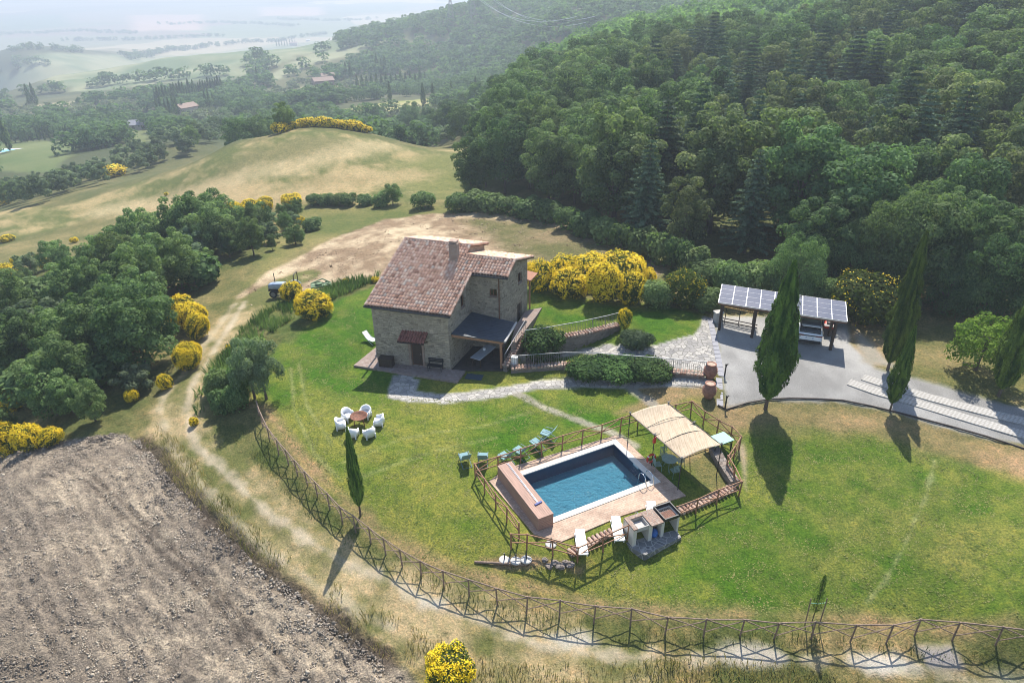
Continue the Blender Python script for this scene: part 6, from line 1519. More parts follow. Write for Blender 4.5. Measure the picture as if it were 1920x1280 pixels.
for k, (x, y, yt, w, lab) in enumerate(((1066, 555, 500, 66, 'front left round broom of the yellow clump beside the house'), (1132, 565, 490, 66, 'front middle broom of the yellow clump beside the house'), (1180, 567, 505, 58, 'front right broom of the yellow clump beside the house'),
        (1160, 535, 466, 92, 'tallest broom at the back of the yellow clump beside the house'), (1103, 532, 476, 74, 'back middle broom of the yellow clump beside the house'), (1058, 530, 474, 60, 'back left broom of the yellow clump beside the house'), (1012, 545, 482, 56, 'broom of the yellow clump nearest the house wall'), (1208, 538, 500, 40, 'small broom at the right end of the yellow clump beside the house'))):
    plant('broom_bush', 'broom%d' % (k % 3), x, y, yt, lab, 'broom', G_, wpx=w, rz=k * 1.3)
for k, (x, y, yt, w, key, nm, lab) in enumerate(((1232, 574, 524, 60, 'shrubfine', 'shrub', 'low green shrub right of the yellow broom clump'), (1278, 570, 506, 78, 'broomgreen', 'broom_bush', 'green broom with a few flowers between house and carport'), (1322, 580, 540, 60, 'shrubfine', 'shrub', 'low green shrub left of the carport'), (1370, 560, 490, 70, 'shrubfine', 'shrub', 'pale green shrub behind the left end of the carport'),
        (1420, 555, 486, 80, 'shrubfine', 'shrub', 'bushy shrub behind the middle of the carport'), (1330, 535, 486, 80, 'shrubfine', 'shrub', 'tangled shrub at the wood edge behind the small broom'), (1612, 598, 512, 130, 'broomgreen', 'broom_bush', 'large green broom with scattered flowers behind the right end of the carport'), (1545, 585, 520, 70, 'shrubfine', 'shrub', 'dark shrub behind the right half of the carport'), (1680, 600, 540, 70, 'shrubfine', 'shrub', 'dark shrub at the foot of the huge oak'))):
    plant(nm, key, x, y, yt, lab, 'broom' if 'broom' in nm else 'shrub', wpx=w, rz=k * 1.7)
for k, (x, y, yt, w, key, nm, cat, lab) in enumerate(((793, 390, 358, 54, 'shrub0', 'shrub', 'shrub', 'round dark bush standing alone below the meadow hill'), (737, 384, 342, 36, 'tree0', 'tree', 'tree', 'small dark tree in the hedge line below the meadow hill'), (715, 387, 360, 30, 'shrub1', 'shrub', 'shrub', 'small bush left of the dark tree in the hedge line'), (685, 384, 364, 36, 'shrub2', 'shrub', 'shrub', 'bright green bush in the hedge line below the meadow hill'), (885, 372, 310, 50, 'light0', 'tree', 'tree', 'bright green round tree at the left corner of the wood'), (548, 386, 362, 36, 'broom1', 'broom_bush', 'broom', 'flowering broom at the left end of the hedge line'))):
    plant(nm, key, x, y, yt, lab, cat, wpx=w, rz=k)
for k, (x, y) in enumerate(((590, 384), (612, 384), (634, 384), (655, 385))): plant('hedge_bush', 'shrub%d' % (k % 3), x, y, 362, 'dark hedge bush in the row below the meadow hill', 'hedge', 'hedge row below the meadow hill', wpx=34, rz=k)
for k, (x, y, h) in enumerate(((860, 396, 2.5), (890, 394, 2.6), (925, 398, 2.6), (960, 402, 2.4), (995, 408, 2.6), (1030, 416, 2.8), (1065, 428, 2.6), (1100, 442, 3), (1135, 456, 3), (1170, 470, 3), (1205, 482, 3.2), (1240, 494, 3.2), (1275, 508, 3.3), (1300, 520, 3.0))):
    plant('bramble_bush', 'shrub%d' % (k % 3), x, y, 0, 'dark bramble bush along the foot of the wood behind the fallow field', 'bramble', 'brambles along the wood edge', wpx=60, h=h, rz=k * 2)
# ------------------------------------------------------------------ woods: nearest trees one by one, the far mass as one
def inside(p, poly): return poly_sd(np.array([p[0]]), np.array([p[1]]), poly)[0] > 0
def bearing(px): d = ray(px, 60); return math.atan2(d[0], d[1])
def polar(px, r): a = bearing(px); return np.array([r * math.sin(a), r * math.cos(a)])
WOOD = gpoly('872,374 925,392 1000,402 1085,426 1160,456 1240,486 1300,510 1345,520 1420,545 1480,560 1560,560 1650,565 1760,590 1860,640 2020,640') + [polar(2080, 120), polar(2080, 330), polar(1500, 330), polar(1150, 300), polar(980, 235), polar(915, 165), polar(868, 118)]
rw = np.random.RandomState(3)
def scatter(poly, d0, grow=0.0, jit=.42):
    pa = np.asarray(poly)[:, :2]; lo, hi = pa.min(0), pa.max(0); out = []
    y = lo[1]
    while y < hi[1]:
        x = lo[0]; dd = d0 * (1 + grow * max(0, y - 70))
        while x < hi[0]:
            q = (x + rw.uniform(-jit, jit) * dd, y + rw.uniform(-jit, jit) * dd)
            out.append(q); x += dd
        y += dd * .9
    out = np.array(out); return out[poly_sd(out[:, 0], out[:, 1], pa) > .8]
pts = scatter(WOOD, 5.6, .0012)
r_ = np.hypot(pts[:, 0], pts[:, 1]); pts = pts[np.argsort(r_)]
zz = height(pts[:, 0], pts[:, 1]); NIND = 285
pr_ = [project((p[0], p[1], z + 8)) for p, z in zip(pts, zz)]
vis = np.array([-80 < q[0] < 2010 and q[1] > -140 for q in pr_])
far_pts = []; n_ind = 0; front = 0
GW_ = 'broadleaf trees of the wood behind the house'; GF_ = 'conifers of the wood behind the carport'
for (p, z, q, v) in zip(pts, zz, pr_, vis):
    if not v: continue
    r = math.hypot(*p)
    edge = poly_sd(np.array([p[0]]), np.array([p[1]]), WOOD)[0]
    con = q[0] > 1180 and r < 175 and vnoise(np.array([p[0] / 16.0]), np.array([p[1] / 16.0]), 8)[0] > .50
    hgt_ = rw.uniform(9.0, 13.5) * (0.78 if edge < 5 else 1) * (1.0 if r < 150 else 1.05)
    if n_ind < NIND:
        n_ind += 1; key = 'oak%d' % rw.randint(4)
        loc = (p[0], p[1], z - .1)
        if con:
            if rw.rand() < .6: place('fir_tree', 'fir%d' % rw.randint(2), loc, hgt_ * 1.15, 'dark blue green fir among the trees of the wood behind the carport', 'fir', GF_, rw.uniform(.95, 1.3), parts=edge < 12)
            else: place('pine_tree', 'pine%d' % rw.randint(3), loc, hgt_ * 1.0, 'yellowish green pine among the trees of the wood behind the carport', 'pine', 'pines of the wood behind the carport', 1.1, parts=edge < 12)
        elif rw.rand() < .34: place('broadleaf_tree', 'light%d' % rw.randint(2), loc, hgt_, 'lighter green broadleaf tree in the dense wood behind the house', 'tree', 'lighter trees of the wood behind the house', rw.uniform(.95, 1.25), parts=edge < 12)
        else: place('broadleaf_tree', key, loc, hgt_, 'dark green broadleaf tree in the dense wood behind the house', 'tree', GW_, rw.uniform(.95, 1.25), parts=edge < 12)
    else: far_pts.append((p[0], p[1], z, hgt_ * .95))

# the scrubby strip left of the track
STRIP = gpoly('-60,540 100,505 240,478 330,446 430,414 530,398 605,405 630,428 560,462 500,486 440,512 400,540 372,584 370,640 342,700 296,745 250,788 130,812 -60,850')
GAP = gpoly('0,556 90,512 178,490 186,502 120,535 60,575 -30,600')
sp_ = scatter(STRIP, 3.7); sp_ = sp_[poly_sd(sp_[:, 0], sp_[:, 1], GAP) < 1.0]
for p in sp_:
    z = height(p[0], p[1])[0]; e = poly_sd(np.array([p[0]]), np.array([p[1]]), STRIP)[0]; u = rw.rand(); loc = (p[0], p[1], z - .1)
    ab = poly_sd(np.array([p[0]]), np.array([p[1] + 6]), GAP)[0] > -4
    hh = (rw.uniform(4.6, 7.2) if e > 2.5 else rw.uniform(2.8, 4.6)) * (.55 if ab else 1)
    hh *= .86 * (.72 if project((p[0], p[1], z))[0] > 330 and e < 9 and project((p[0], p[1], z))[1] < 520 else 1)
    hh *= .65 + .8 * vnoise(np.array([p[0] / 7]), np.array([p[1] / 7]), 70)[0]
    if vnoise(np.array([p[0] / 4]), np.array([p[1] / 4]), 71)[0] < .17: continue
    if u < .14: place('olive_tree', 'olive%d' % rw.randint(3), loc, hh * .8, 'grey green olive like tree in the thicket left of the dirt track', 'olive tree', 'grey green trees left of the track', 1.15)
    elif u < .5: place('scrub_tree', 'tree%d' % rw.randint(3), loc, hh, 'dense green scrub tree in the thicket left of the dirt track', 'tree', 'scrub trees left of the track', rw.uniform(.95, 1.3))
    elif u < .74: place('scrub_tree', 'light%d' % rw.randint(2), loc, hh * 1.05, 'lighter green scrub tree in the thicket left of the dirt track', 'tree', 'lighter scrub trees left of the track', 1.0)
    elif u < .80: place('scrub_tree', 'oak%d' % rw.randint(4), loc, hh * 1.1, 'dark oak in the thicket left of the dirt track', 'tree', 'oaks left of the track', 1.0)
    else: place('shrub', 'shrub%d' % rw.randint(3), loc, hh * .6, 'rounded shrub in the thicket left of the dirt track', 'shrub', 'shrubs left of the track', 1.2, parts=False)
for k, (x, y, yt, w) in enumerate(((346, 606, 550, 56), (366, 618, 566, 50), (376, 634, 584, 40), (356, 690, 638, 46), (366, 675, 640, 30), (28, 770, 722, 40), (15, 850, 790, 54), (60, 842, 795, 50), (100, 832, 800, 40), (-5, 842, 770, 40), (250, 752, 728, 24), (312, 728, 700, 26), (215, 492, 445, 34), (88, 505, 484, 22), (15, 520, 492, 34), (35, 500, 478, 20), (140, 455, 444, 14), (470, 392, 372, 30), (498, 392, 366, 30), (440, 402, 376, 26), (455, 404, 380, 22), (565, 420, 404, 16), (8, 384, 362, 30), (14, 452, 440, 26))):
    plant('broom_bush', 'broom%d' % (k % 3), x, y, yt, 'yellow flowering broom showing at the edge of the thicket left of the track', 'broom', 'brooms in the thicket left of the track', wpx=w, rz=k)
for k, (x, y, yt, w, lab) in enumerate(((365, 797, 782, 16, 'tiny yellow broom on the right edge of the dirt track'), (648, 532, 521, 14, 'tiny yellow broom in the weeds left of the house roof'), (704, 529, 518, 14, 'tiny yellow broom touching the left roof edge'), (312, 366, 360, 8, 'tiny yellow broom on the open meadow slope'), (430, 655, 645, 12, 'tiny yellow broom in the weeds above the left olive tree'))):
    plant('broom_bush', 'broomfar%d' % (k % 2), x, y, yt, lab, 'broom', wpx=w, rz=k)
for k, (x, y, yt, w, key) in enumerate(((425, 742, 690, 56, 'shrubfine'), (455, 735, 676, 50, 'shrubfine'), (418, 770, 730, 40, 'shrub1'), (400, 742, 715, 36, 'shrub2'), (446, 765, 718, 50, 'shrubfine'), (470, 700, 660, 44, 'shrub0'), (485, 660, 632, 40, 'shrub1'))):
    plant('shrub', key, x, y, yt, 'green shrub in the bank between dirt track and olive trees', 'shrub', 'shrubs beside the olive trees', wpx=w, rz=k * 2)
# olives on the slope left of the meadow hill
OL = gpoly('0,376 50,352 130,338 200,316 260,286 330,262 390,236 440,222 500,224 520,232 470,246 420,266 370,288 300,314 220,340 130,362 100,380 40,396 0,400')
op = scatter(OL, 7.4); op = op[np.hypot(op[:, 0], op[:, 1]) > 142]
for k, p in enumerate(op[:290]):
    z = height(p[0], p[1])[0]; u = rw.rand()
    if u < .86: place('olive_tree', 'olive%d' % rw.randint(3), (p[0], p[1], z - .1), rw.uniform(4.2, 6.0), 'round grey green olive tree on the slope left of the meadow hill', 'olive tree', 'olives on the slope left of the meadow', 1.12, parts=False)
    elif u < .95: place('scrub_tree', 'light%d' % rw.randint(2), (p[0], p[1], z - .1), rw.uniform(5, 7), 'bright green tree among the olives on the slope', 'tree', 'green trees among the olives', 1.0, parts=False)
    else: place('broom_bush', 'broomfar0', (p[0], p[1], z), 3.0, 'yellow broom among the olives on the slope', 'broom', 'brooms among the olives', 1.6)
# brooms and trees along the crest of the meadow hill
crest = [(525, 243), (540, 240), (552, 238), (566, 236), (580, 236), (592, 237), (604, 238), (616, 240), (628, 242), (638, 244), (648, 246), (658, 248), (668, 250), (678, 252), (690, 254)]
def crest_pt(x, y):
    for dy in range(0, 40):
        p = hit(x, y + dy)
        if math.hypot(p[0], p[1]) < 175: return hit(x, y + dy + .5)
    return p
for k, (x, y) in enumerate(crest): place('broom_bush', 'broomfar%d' % (k % 2), crest_pt(x, y - 6), rw.uniform(1.4, 2.3) * (.8 if k > 12 else 1), 'yellow broom in the row along the crest of the meadow hill', 'broom', 'brooms along the crest of the meadow hill', 1.15)
place('tree', 'tree1', crest_pt(536, 240), 5.5, 'small dark tree on the crest of the meadow hill among brooms', 'tree')
for k, (x, r, h) in enumerate(((410, 176, 12), (432, 182, 11), (455, 176, 11), (472, 186, 12), (495, 190, 12), (515, 186, 11), (560, 195, 10), (580, 190, 9))):
    p = polar(x, r); place('broadleaf_tree', 'oak%d' % (k % 4), (*p, height(p[0], p[1])[0]), h, 'dark tree standing behind the crest of the meadow hill', 'tree', 'dark trees behind the meadow crest', 1.1, parts=False)
VAL = [polar(640, 190), polar(700, 178), polar(790, 165), polar(866, 150), polar(915, 185), polar(940, 250), polar(860, 262), polar(760, 262), polar(660, 232), polar(600, 215)]
for k, p in enumerate(scatter(VAL, 9.0)[:70]):
    u = rw.rand(); z = height(p[0], p[1])[0]
    if u < .55: place('broadleaf_tree', 'oak%d' % (k % 4), (*p, z), rw.uniform(7, 11), 'dark tree in the hollow between meadow hill and wood', 'tree', 'trees in the hollow behind the meadow', 1.15, parts=False)
    else: place('olive_tree', 'olive%d' % (k % 3), (*p, z), rw.uniform(4, 6), 'grey green olive in the hollow between meadow hill and wood', 'olive tree', 'olives in the hollow behind the meadow', 1.2, parts=False)
# cypresses seen far off
def farcyp(s, h, label, group, wide=1.0):
    for k, q in enumerate(s.split()):
        x, y = [float(v) for v in q.split(',')]; p = hit(x, y); place('cypress_tree', 'cypfar%d' % (k % 2), p, h * rw.uniform(.85, 1.15), label, 'cypress', group, wide, parts=False)
farcyp('795,206 813,201 847.5,195 892.5,184 732,194', 10.5, 'dark cypress standing alone in the yellow green field beyond the wood corner', 'single cypresses in the yellow green field', 1.1)
farcyp(' '.join('%g,%g' % (672 + i * 9, 178 - i * 1.0) for i in range(15)), 10, 'dark cypress in the long row above the yellow green field', 'cypress row above the yellow green field', 1.3)
farcyp(' '.join('%g,%g' % (297 + i * 5.2, 206 - i * 1.3) for i in range(14)) + ' ' + ' '.join('%g,%g' % (368 + i * 4.6, 189 - i * .7) for i in range(12)), 11, 'dark cypress in the dense double row on the far left slope', 'cypress rows on the far left slope', 1.2)
farcyp('300,226 308,226 316,226 323,226 331,224 336,222 346,220 389,208 396,207 403,206', 10, 'slim cypress beside the far house with the white gable', 'cypresses beside the white gabled house', .9)
farcyp(' '.join('%g,%g' % (8 + i * 11, 270 - i * .8) for i in range(13)), 5, 'small cypress in the row along the far left driveway', 'cypress row along the far left driveway', 1.0)
farcyp('20,284', 11, 'large cypress beside the far left pool', None, 1.2)
farcyp(' '.join('%g,%g' % (519 + i * 5, 88 - i * .4) for i in range(8)), 13, 'cypress in the row before the pale farmhouse on the far ridge', 'cypress row on the far ridge', 1.0)
farcyp('60,202 70,200 485,160 659,152 650,148 708,142 716,142 723,142', 12, 'tall cypress rising from the far woods', 'cypresses in the far woods', 1.2)
# far houses
def far_house(label, px, py, w, d, h, rz, wallc, roofc):
    p = hit(px, py); t_ = thing('far_house', label, 'house', p, rz)
    part('wall', MB().prism([(-w / 2, -d / 2), (w / 2, -d / 2), (w / 2, d / 2), (-w / 2, d / 2)], -2, h).add([(-w / 2, -d / 2, h), (-w / 2, d / 2, h), (-w / 2, 0, h + d * .2)], [(0, 1, 2)]).add([(w / 2, -d / 2, h), (w / 2, d / 2, h), (w / 2, 0, h + d * .2)], [(2, 1, 0)]), wallc, t_)
    part('roof', MB().slab([(-w / 2 - .4, -d / 2 - .5, h - .1), (w / 2 + .4, -d / 2 - .5, h - .1), (w / 2 + .4, 0, h + d * .22), (-w / 2 - .4, 0, h + d * .22)], .25).slab([(-w / 2 - .4, d / 2 + .5, h - .1), (w / 2 + .4, d / 2 + .5, h - .1), (w / 2 + .4, .003, h + d * .22), (-w / 2 - .4, .003, h + d * .22)], .25), roofc, t_)
    for x in np.linspace(-w / 2 + 1.5, w / 2 - 1.5, 4): part('window', MB().box((x, -d / 2 - .03, h * .55), (.9, .12, 1.2)), M['glass'], t_)
    return t_
M['farwall'] = simple('pale_plaster', (.52, .44, .36), .9, .1, 2); M['farroof'] = simple('far_tiles', (.30, .21, .165), .9, .2, 3)
far_house('far pale farmhouse with red roof behind a cypress row on the ridge', 551, 86, 16, 9, 6, .1, M['farwall'], M['farroof']); far_house('far small reddish house among olive groves below the woods', 607, 166, 12, 8, 5, .5, M['farroof'], M['farroof']); far_house('far upper reddish house just above the small one', 616, 156, 8, 6, 5, .4, M['farwall'], M['farroof'])
far_house('far house with a white gable beside slim cypresses', 352, 219, 9, 7, 5, 1.0, M['farwall'], M['farroof'])
far_house('far grey barn roof between olives left of the meadow', 265, 242, 16, 7, 2.5, .25, M['farwall'], M['greymetal'])
far_house('far white outbuilding right of the ridge farmhouse', 578, 78, 9, 4, 3, .1, M['white'], M['white'])
p = hit(8, 284); t = thing('far_pool', 'small pale blue far pool at the left edge in the green field', 'pool', p, .1); part('surround', MB().box((0, 0, .05), (13, 7, .3)), M['white'], t); part('water', MB().box((0, 0, .22), (10, 4, .05)), simple('far_pool_water', (.20, .48, .58), .2, .1, 3), t)
# pylons and cables
def pylon(label, px, py, h):
    p = hit(px, py); t_ = thing('pylon', label, 'pylon', p, .3); b = MB(); w = h * .09
    for sx in (-1, 1):
        for sy in (-1, 1): b.beam((sx * w, sy * w, -2), (sx * w * .25, sy * w * .25, h * .62), .16, 4)
    lv = np.linspace(0, .62, 6)
    for a, c in zip(lv[:-1], lv[1:]):
        wa, wc = w * (1 - a / .62 * .75), w * (1 - c / .62 * .75)
        for sy in (-1, 1): b.beam((-wa, sy * wa, h * a), (wc, sy * wc, h * c), .09, 4).beam((wa, sy * wa, h * a), (-wc, sy * wc, h * c), .09, 4)
    part('lattice_mast', b, M['iron'], t_); a_ = MB()
    for s_ in (-1, 1): a_.beam((s_ * w * .2, 0, h * .6), (s_ * h * .13, 0, h), .14, 4)
    a_.beam((-h * .2, 0, h * .98), (h * .2, 0, h * .98), .16, 4).beam((-h * .12, 0, h * .93), (h * .12, 0, h * .93), .1, 4); part('crossarm', a_, M['iron'], t_); return p, h
p1 = pylon('left steel pylon on the hazy far ridge', 846, 47, 30); p2 = pylon('right steel pylon on the hazy far ridge', 888, 41, 30)
pe = hit(1105, 84); pe = pe + np.array([0, 0, 10])
for k in range(4):
    a = p2[0] + np.array([(k - 1.5) * 5, 0, 26 - (k % 2) * 2]); b = pe + np.array([(k - 1.5) * 5, 0, 4 - (k % 2) * 3])
    solo('power_cable', MB().tube([(b - a) * f + np.array([0, 0, -22 * 4 * f * (1 - f) * .5]) for f in np.linspace(0, 1, 20)], .09, 4), M['alu'], 'thin power cable sagging over the far wooded valley', 'cable', a, 0, 'power cables over the valley')

# ------------------------------------------------------------------ far woods, groves and weeds that read as one mass
def low_crown(seed, n, s):
    rs = np.random.RandomState(seed); lob = rand_lobes(rs, 6, .5, .15, .85, .22, .34); V, F, T = lobed(lob, n, s, rs, .05, .4, .8); V[:, 2] /= V[:, 2].max(); return V, T
def mass(name, items, crowns, mat, label):
    Vs, Ts = [], []
    for (x, y, z, h, w) in items:
        V, T = crowns[rw.randint(len(crowns))]; a = rw.rand() * 6.283; c, s_ = math.cos(a), math.sin(a); tt = rw.uniform(-.3, .3)
        Vs.append(np.stack([x + (V[:, 0] * c - V[:, 1] * s_) * w, y + (V[:, 0] * s_ + V[:, 1] * c) * w, z - .2 + V[:, 2] * h], 1)); Ts.append(np.clip(T + tt, 0, 1))
    V = np.concatenate(Vs); o = bpy.data.objects.new(name, np_mesh(name, V, np.arange(len(V)).reshape(-1, 4), mat, np.concatenate(Ts))); link(o); o['kind'] = 'stuff'; o['label'] = label; return o
CR_HI = [low_crown(200 + i, 1300, .038) for i in range(4)]; CR_LO = [low_crown(210 + i, 130, .125) for i in range(4)]
mass('distant_wood', [(x, y, z, h, h * .95) for x, y, z, h in far_pts], CR_HI, M['leaf_far'], 'farther trees of the wood on the right hillside')
FIELD_PX = ('-40,150 30,136 300,106 500,84 600,76 640,82 600,98 560,104 500,134 420,150 300,157 150,172 -40,190', '590,100 640,84 760,73 850,62 840,70 700,86 640,108 570,130 520,150 480,150', '-40,265 140,266 165,270 120,302 100,322 -40,324', '-40,347 160,325 110,352 -40,368', '225,247 300,238 305,262 235,272', '640,206 740,190 905,170 905,184 800,204 690,216')
FIELDS = [gpoly(s_) for s_ in FIELD_PX]
GROVES = [gpoly(s_) for s_ in ('480,172 620,158 700,168 640,190 500,196', '20,202 150,190 160,210 40,232', '290,226 420,205 440,235 330,245', '640,150 800,140 830,150 660,172', '120,205 260,190 300,200 200,222 120,228', '440,178 560,150 640,148 600,165 480,185', '0,215 60,205 60,235 0,245', '700,222 800,206 860,214 850,240 740,250')]
woods, groves = [], []
for ring in np.exp(np.arange(math.log(165), math.log(1150), .0155)):
    sp = 5.5 + ring * .0075
    for a in np.arange(math.radians(-41), math.radians(24), sp / ring):
        rr = ring * math.exp(rw.uniform(-.007, .007)); aa = a + rw.uniform(-.5, .5) * sp / ring; woods.append((rr * math.sin(aa), rr * math.cos(aa)))
woods = np.array(woods); wx, wy = woods[:, 0], woods[:, 1]; ok = np.ones(len(woods), bool); gro = np.zeros(len(woods), bool)
for f in FIELDS: ok &= poly_sd(wx, wy, f) < 1.5
for f in GROVES: gro |= poly_sd(wx, wy, f) > 0
for f in (OL, WOOD, VAL): ok &= poly_sd(wx, wy, f) < 2
MEAD = gpoly('-60,410 100,388 250,352 400,300 500,255 545,234 600,236 700,252 740,266 870,272 880,330 850,378 640,385 300,440 -60,500'); ok &= poly_sd(wx, wy, MEAD) < 8
wz = height(wx, wy); ok &= (wz > -105)
rr = np.hypot(wx, wy); dens = fbm(wx / 60, wy / 60, 3, 61); ok &= (dens > .30) | (rr > 500)
wh = (5.0 + 4.5 * fbm(wx / 45, wy / 45, 3, 62) + rw.uniform(-1, 1.5, len(wx)))
ok &= ~((rr < 265) & (wx / wy < math.tan(bearing(545))) & ((wx / wy > math.tan(bearing(175))) | (dens < .55)))
# nothing tall stands where it would have grown over the open fields as they are seen across the valley
pz = np.array([project((x, y, z + h * .9))[:2] for x, y, z, h in zip(wx, wy, wz, wh)])
for s_ in FIELD_PX: ok &= poly_sd(pz[:, 0], pz[:, 1], [[float(v) for v in t_.split(',')] for t_ in s_.split()]) < 1.5
far_w = [(x, y, z, h, h * rw.uniform(.95, 1.35)) for x, y, z, h, k, g in zip(wx, wy, wz, wh, ok, gro) if k and not g]
far_g = [(x, y, z, rw.uniform(3.2, 4.6), rw.uniform(4, 5.4)) for x, y, z, k, g in zip(wx, wy, wz, ok, gro) if k and g]
nearw = [t_ for t_ in far_w if t_[0] ** 2 + t_[1] ** 2 < 420 ** 2]; farw = [t_ for t_ in far_w if t_[0] ** 2 + t_[1] ** 2 >= 420 ** 2]
mass('valley_wood', nearw, [low_crown(220 + i, 420, .07) for i in range(4)], M['leaf_far'], 'hazy woods filling the valley beyond the meadow hill')
mass('ridge_wood', farw, CR_LO, M['leaf_far'], 'hazy woods on the far ridge')
mass('distant_olive_grove', far_g, [low_crown(230 + i, 140, .14) for i in range(3)], M['leaf_farolive'], 'pale grey green olive groves in the valley')
# far hedges and copses on the plain side
hedges = []
for s_ in ('230,108 300,100 360,92 420,86 500,80 570,70 610,66', '20,128 60,120 90,118', '470,148 482,128 490,108', '0,188 60,176 130,168', '150,165 210,158 300,154', '310,152 420,146', '590,100 640,92 720,86', '20,100 90,94 160,98', '0,66 140,60 260,64', '300,46 420,44 560,50', '120,78 300,74 420,70', '520,36 640,40 700,36'):
    q_ = [hit(*[float(v) for v in t_.split(',')]) for t_ in s_.split()]
    for a, b in zip(q_[:-1], q_[1:]):
        n = max(2, int(np.linalg.norm(b - a) / 7))
        for i in range(n): p = a + (b - a) * (i + rw.rand()) / n + rw.normal(0, 7, 3) * np.array([1, 1, 0]); hedges.append((p[0], p[1], height(p[0], p[1])[0], rw.uniform(7, 11), rw.uniform(8, 12)))
mass('distant_hedge', hedges, CR_LO, M['leaf_far'], 'tree hedges between the far pale fields')
# clods of the ploughed field, dug earth of the fallow field
def clods(name, label, px, dens, k0, sz, cols, seed, edge_on=1.0):
    rs = np.random.RandomState(seed); pa = np.asarray(gpoly(px)); lo, hi = pa.min(0), pa.max(0)
    q = rs.uniform(lo, hi, (int(dens * np.prod(hi - lo)), 2)); sd = poly_sd(q[:, 0], q[:, 1], pa); edge = edge_on * np.exp(-np.clip(sd, 0, None) / .8)
    k = (sd > .05) & (rs.rand(len(q)) < np.clip(k0 + (fbm(q[:, 0] / 1.1, q[:, 1] / 1.1, 3, 41) - .45) * 2.6 + .5 * edge, .05, 1)); q = q[k]; edge = edge[k]; n = len(q)
    s_ = (rs.gamma(2.0, .6, n) * .5 + .45) * sz * (1 + .9 * edge); z = height(q[:, 0], q[:, 1]) + (fbm(q[:, 0] / .55, q[:, 1] / .55, 4, 21) - .5) * .35
    O = np.array([[1, 0, 0], [0, 1, 0], [-1, 0, 0], [0, -1, 0], [0, 0, .75], [0, 0, -.6]]); F0 = np.array([[0, 1, 4], [1, 2, 4], [2, 3, 4], [3, 0, 4], [1, 0, 5], [2, 1, 5], [3, 2, 5], [0, 3, 5]])
    V = O[None] * s_[:, None, None] * rs.uniform(.45, 1.55, (n, 6, 3)); a = rs.rand(n) * 6.283; c, s2 = np.cos(a)[:, None], np.sin(a)[:, None]
    V = np.stack([V[..., 0] * c - V[..., 1] * s2 + q[:, :1], V[..., 0] * s2 + V[..., 1] * c + q[:, 1:], V[..., 2] + z[:, None]], -1).reshape(-1, 3)
    F = (F0[None] + 6 * np.arange(n)[:, None, None]).reshape(-1, 3); t_ = np.clip(vnoise(q[:, 0] / 1.5, q[:, 1] / 1.5, 44) - .4 * edge + rs.normal(0, .25, n), 0, 1)
    mt, nt, bs = new_mat(name); at = N(nt, 'ShaderNodeAttribute', attribute_name='tone'); nt.links.new(ramp(nt, at.outputs['Fac'], [(i / (len(cols) - 1), c_) for i, c_ in enumerate(cols)]), bs.inputs['Base Color']); bs.inputs['Roughness'].default_value = 1; bs.inputs['Specular IOR Level'].default_value = .1
    o = bpy.data.objects.new(name, np_mesh(name, V, F, mt, np.repeat(t_, 6))); link(o); o['kind'] = 'stuff'; o['label'] = label
clods('soil_clods', 'dry clods of the ploughed field', '-80,862 60,846 150,820 235,812 262,826 290,852 330,910 395,975 470,1045 560,1110 640,1175 720,1235 790,1300 740,1340 -120,1340', 200, .22, .034, [(.185, .155, .125), (.295, .25, .20), (.385, .325, .255), (.48, .405, .31)], 40)
clods('dug_earth', 'dug earth clods of the straw coloured field behind the house', '500,540 470,575 455,560 500,520 600,470 720,420 860,402 1000,412 1100,436 1200,478 1235,505 1100,520 1000,505 940,470 820,440 720,470 640,520 560,545', 16, .12, .05, [(.17, .12, .085), (.30, .215, .145), (.45, .345, .23), (.55, .44, .30)], 42, 0)
# weeds and rough grass
def tufts(name, polys, dens, h, mat, label, w=.02, lean=.5, seed=1, hole=None):
    rs = np.random.RandomState(seed); Ps = []
    for poly in polys:
        pa = np.asarray(poly)[:, :2]; lo, hi = pa.min(0), pa.max(0); n = int(dens * (hi[0] - lo[0]) * (hi[1] - lo[1])); q = rs.uniform(lo, hi, (n, 2)); sd = poly_sd(q[:, 0], q[:, 1], pa)
        k = (sd > 0) & (vnoise(q[:, 0] / .9, q[:, 1] / .9, seed) + .6 * vnoise(q[:, 0] / 4, q[:, 1] / 4, seed + 1) > .62); Ps.append(q[k])
    P_ = np.concatenate(Ps); n = len(P_); z = height(P_[:, 0], P_[:, 1]) - .03
    hh = h * rs.uniform(.4, 1.3, n) * (.6 + .8 * vnoise(P_[:, 0] / 2.2, P_[:, 1] / 2.2, seed + 3)); a = rs.rand(n) * 6.283; l = hh * lean * rs.rand(n); dx, dy = np.cos(a), np.sin(a); bx, by = -dy * w, dx * w
    V = np.stack([np.stack([P_[:, 0] + bx, P_[:, 1] + by, z], 1), np.stack([P_[:, 0] - bx, P_[:, 1] - by, z], 1), np.stack([P_[:, 0] + dx * l * .4 - bx * .7, P_[:, 1] + dy * l * .4 - by * .7, z + hh * .6], 1), np.stack([P_[:, 0] + dx * l, P_[:, 1] + dy * l, z + hh], 1)], 1).reshape(-1, 3)
    o = bpy.data.objects.new(name, np_mesh(name, V, np.arange(4 * n).reshape(n, 4), mat, np.repeat(np.clip(vnoise(P_[:, 0] / 1.7, P_[:, 1] / 1.7, seed + 5) + rs.normal(0, .2, n), 0, 1), 4))); link(o); o['kind'] = 'stuff'; o['label'] = label; return o
M['straw'] = leaf_mat('dry_grass_blades', (.12, .125, .04), (.42, .32, .17), .3, 0, 0)
M['blade'] = leaf_mat('green_grass_blades', (.05, .085, .02), (.20, .20, .07), .3, 0, 0)
VERGE = gpoly('300,800 340,830 400,905 480,985 580,1065 680,1128 800,1188 950,1240 1150,1285 900,1330 790,1300 720,1235 640,1175 560,1110 470,1045 395,975 330,910 290,852 262,826')
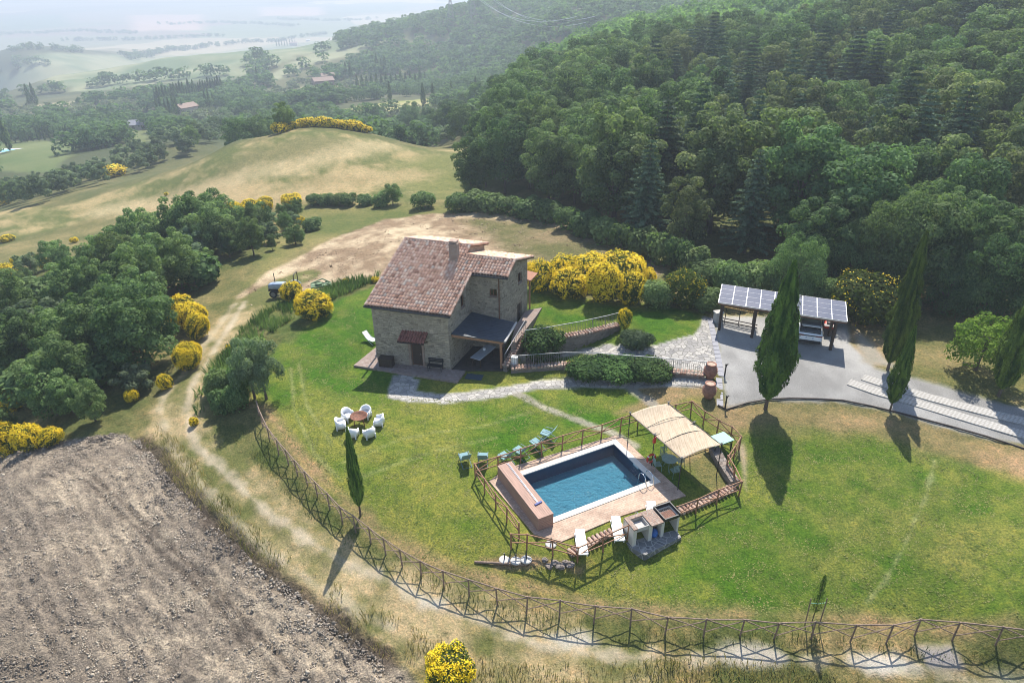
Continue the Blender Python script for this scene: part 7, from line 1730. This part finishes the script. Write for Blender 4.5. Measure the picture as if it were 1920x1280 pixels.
VERGE2 = gpoly('480,800 540,860 600,930 700,1020 880,1112 1060,1152 1330,1184 1600,1192 1960,1204 1960,1240 1600,1215 1330,1216 1060,1200 880,1150 700,1060 580,975 500,890 430,820')
VERGE3 = gpoly('900,1250 1100,1240 1500,1250 1960,1300 1960,1380 900,1360')
WEEDS = gpoly('722,505 700,530 650,552 600,572 560,590 520,618 480,650 440,690 400,740 372,790 360,760 380,720 420,665 455,620 500,582 560,556 620,540 680,520')
tufts('tall_dry_grass', [VERGE, VERGE3], 55, .42, M['straw'], 'tall dry grass along the dirt track and the ploughed field', .016, seed=3)
tufts('rough_grass', [VERGE2], 50, .30, M['blade'], 'rough grass under the log fence', .015, seed=7)
tufts('tall_weeds', [WEEDS], 90, .75, M['leaf_weed'], 'tall green weeds between the dirt track and the lawn', .03, seed=11)
LAWNT = [gpoly('480,758 545,846 610,915 690,990 780,1048 880,1084 1050,1126 1320,1158 1600,1166 1900,1174 1990,1170 1960,930 1760,850 1600,800 1440,790 1400,830 1395,930 1290,985 1240,1020 1090,1070 960,1045 890,930 880,870 1000,800 1150,770 1180,745 1000,740 740,745 690,700 690,640 660,560 560,612 500,700')]
def lawn_tufts():
    rs = np.random.RandomState(31); pa = np.asarray(LAWNT[0]); lo, hi = pa.min(0), pa.max(0); q = rs.uniform(lo, hi, (int(75 * np.prod(hi - lo)), 2))
    k = (poly_sd(q[:, 0], q[:, 1], pa) > .2) & (vnoise(q[:, 0] / .5, q[:, 1] / .5, 33) + .5 * vnoise(q[:, 0] / 3, q[:, 1] / 3, 34) > .62); q = q[k]
    k = poly_sd(q[:, 0], q[:, 1], HOUSEPAD) < 0; q = q[k]; n = len(q); z = height(q[:, 0], q[:, 1]) + .012
    p = np.stack([q[:, 0], q[:, 1], z], 1); nr = unit(rs.normal(size=(n, 3)) * .28 + np.array([0, 0, 1])); V, F = quads(p, nr, rs.uniform(.025, .065, n), .6, rs)
    o = bpy.data.objects.new('lawn_grass', np_mesh('lawn_grass', V, F, M['turf'], np.repeat(np.clip(vnoise(q[:, 0] / .8, q[:, 1] / .8, 36) * .9 + rs.normal(.12, .2, n), .12, 1), 4))); link(o); o['kind'] = 'stuff'; o['label'] = 'short mown grass and clover of the lawn'
M['turf'] = leaf_mat('mown_grass', (.045, .10, .012), (.27, .25, .10), .2, 0, 0)
lawn_tufts()
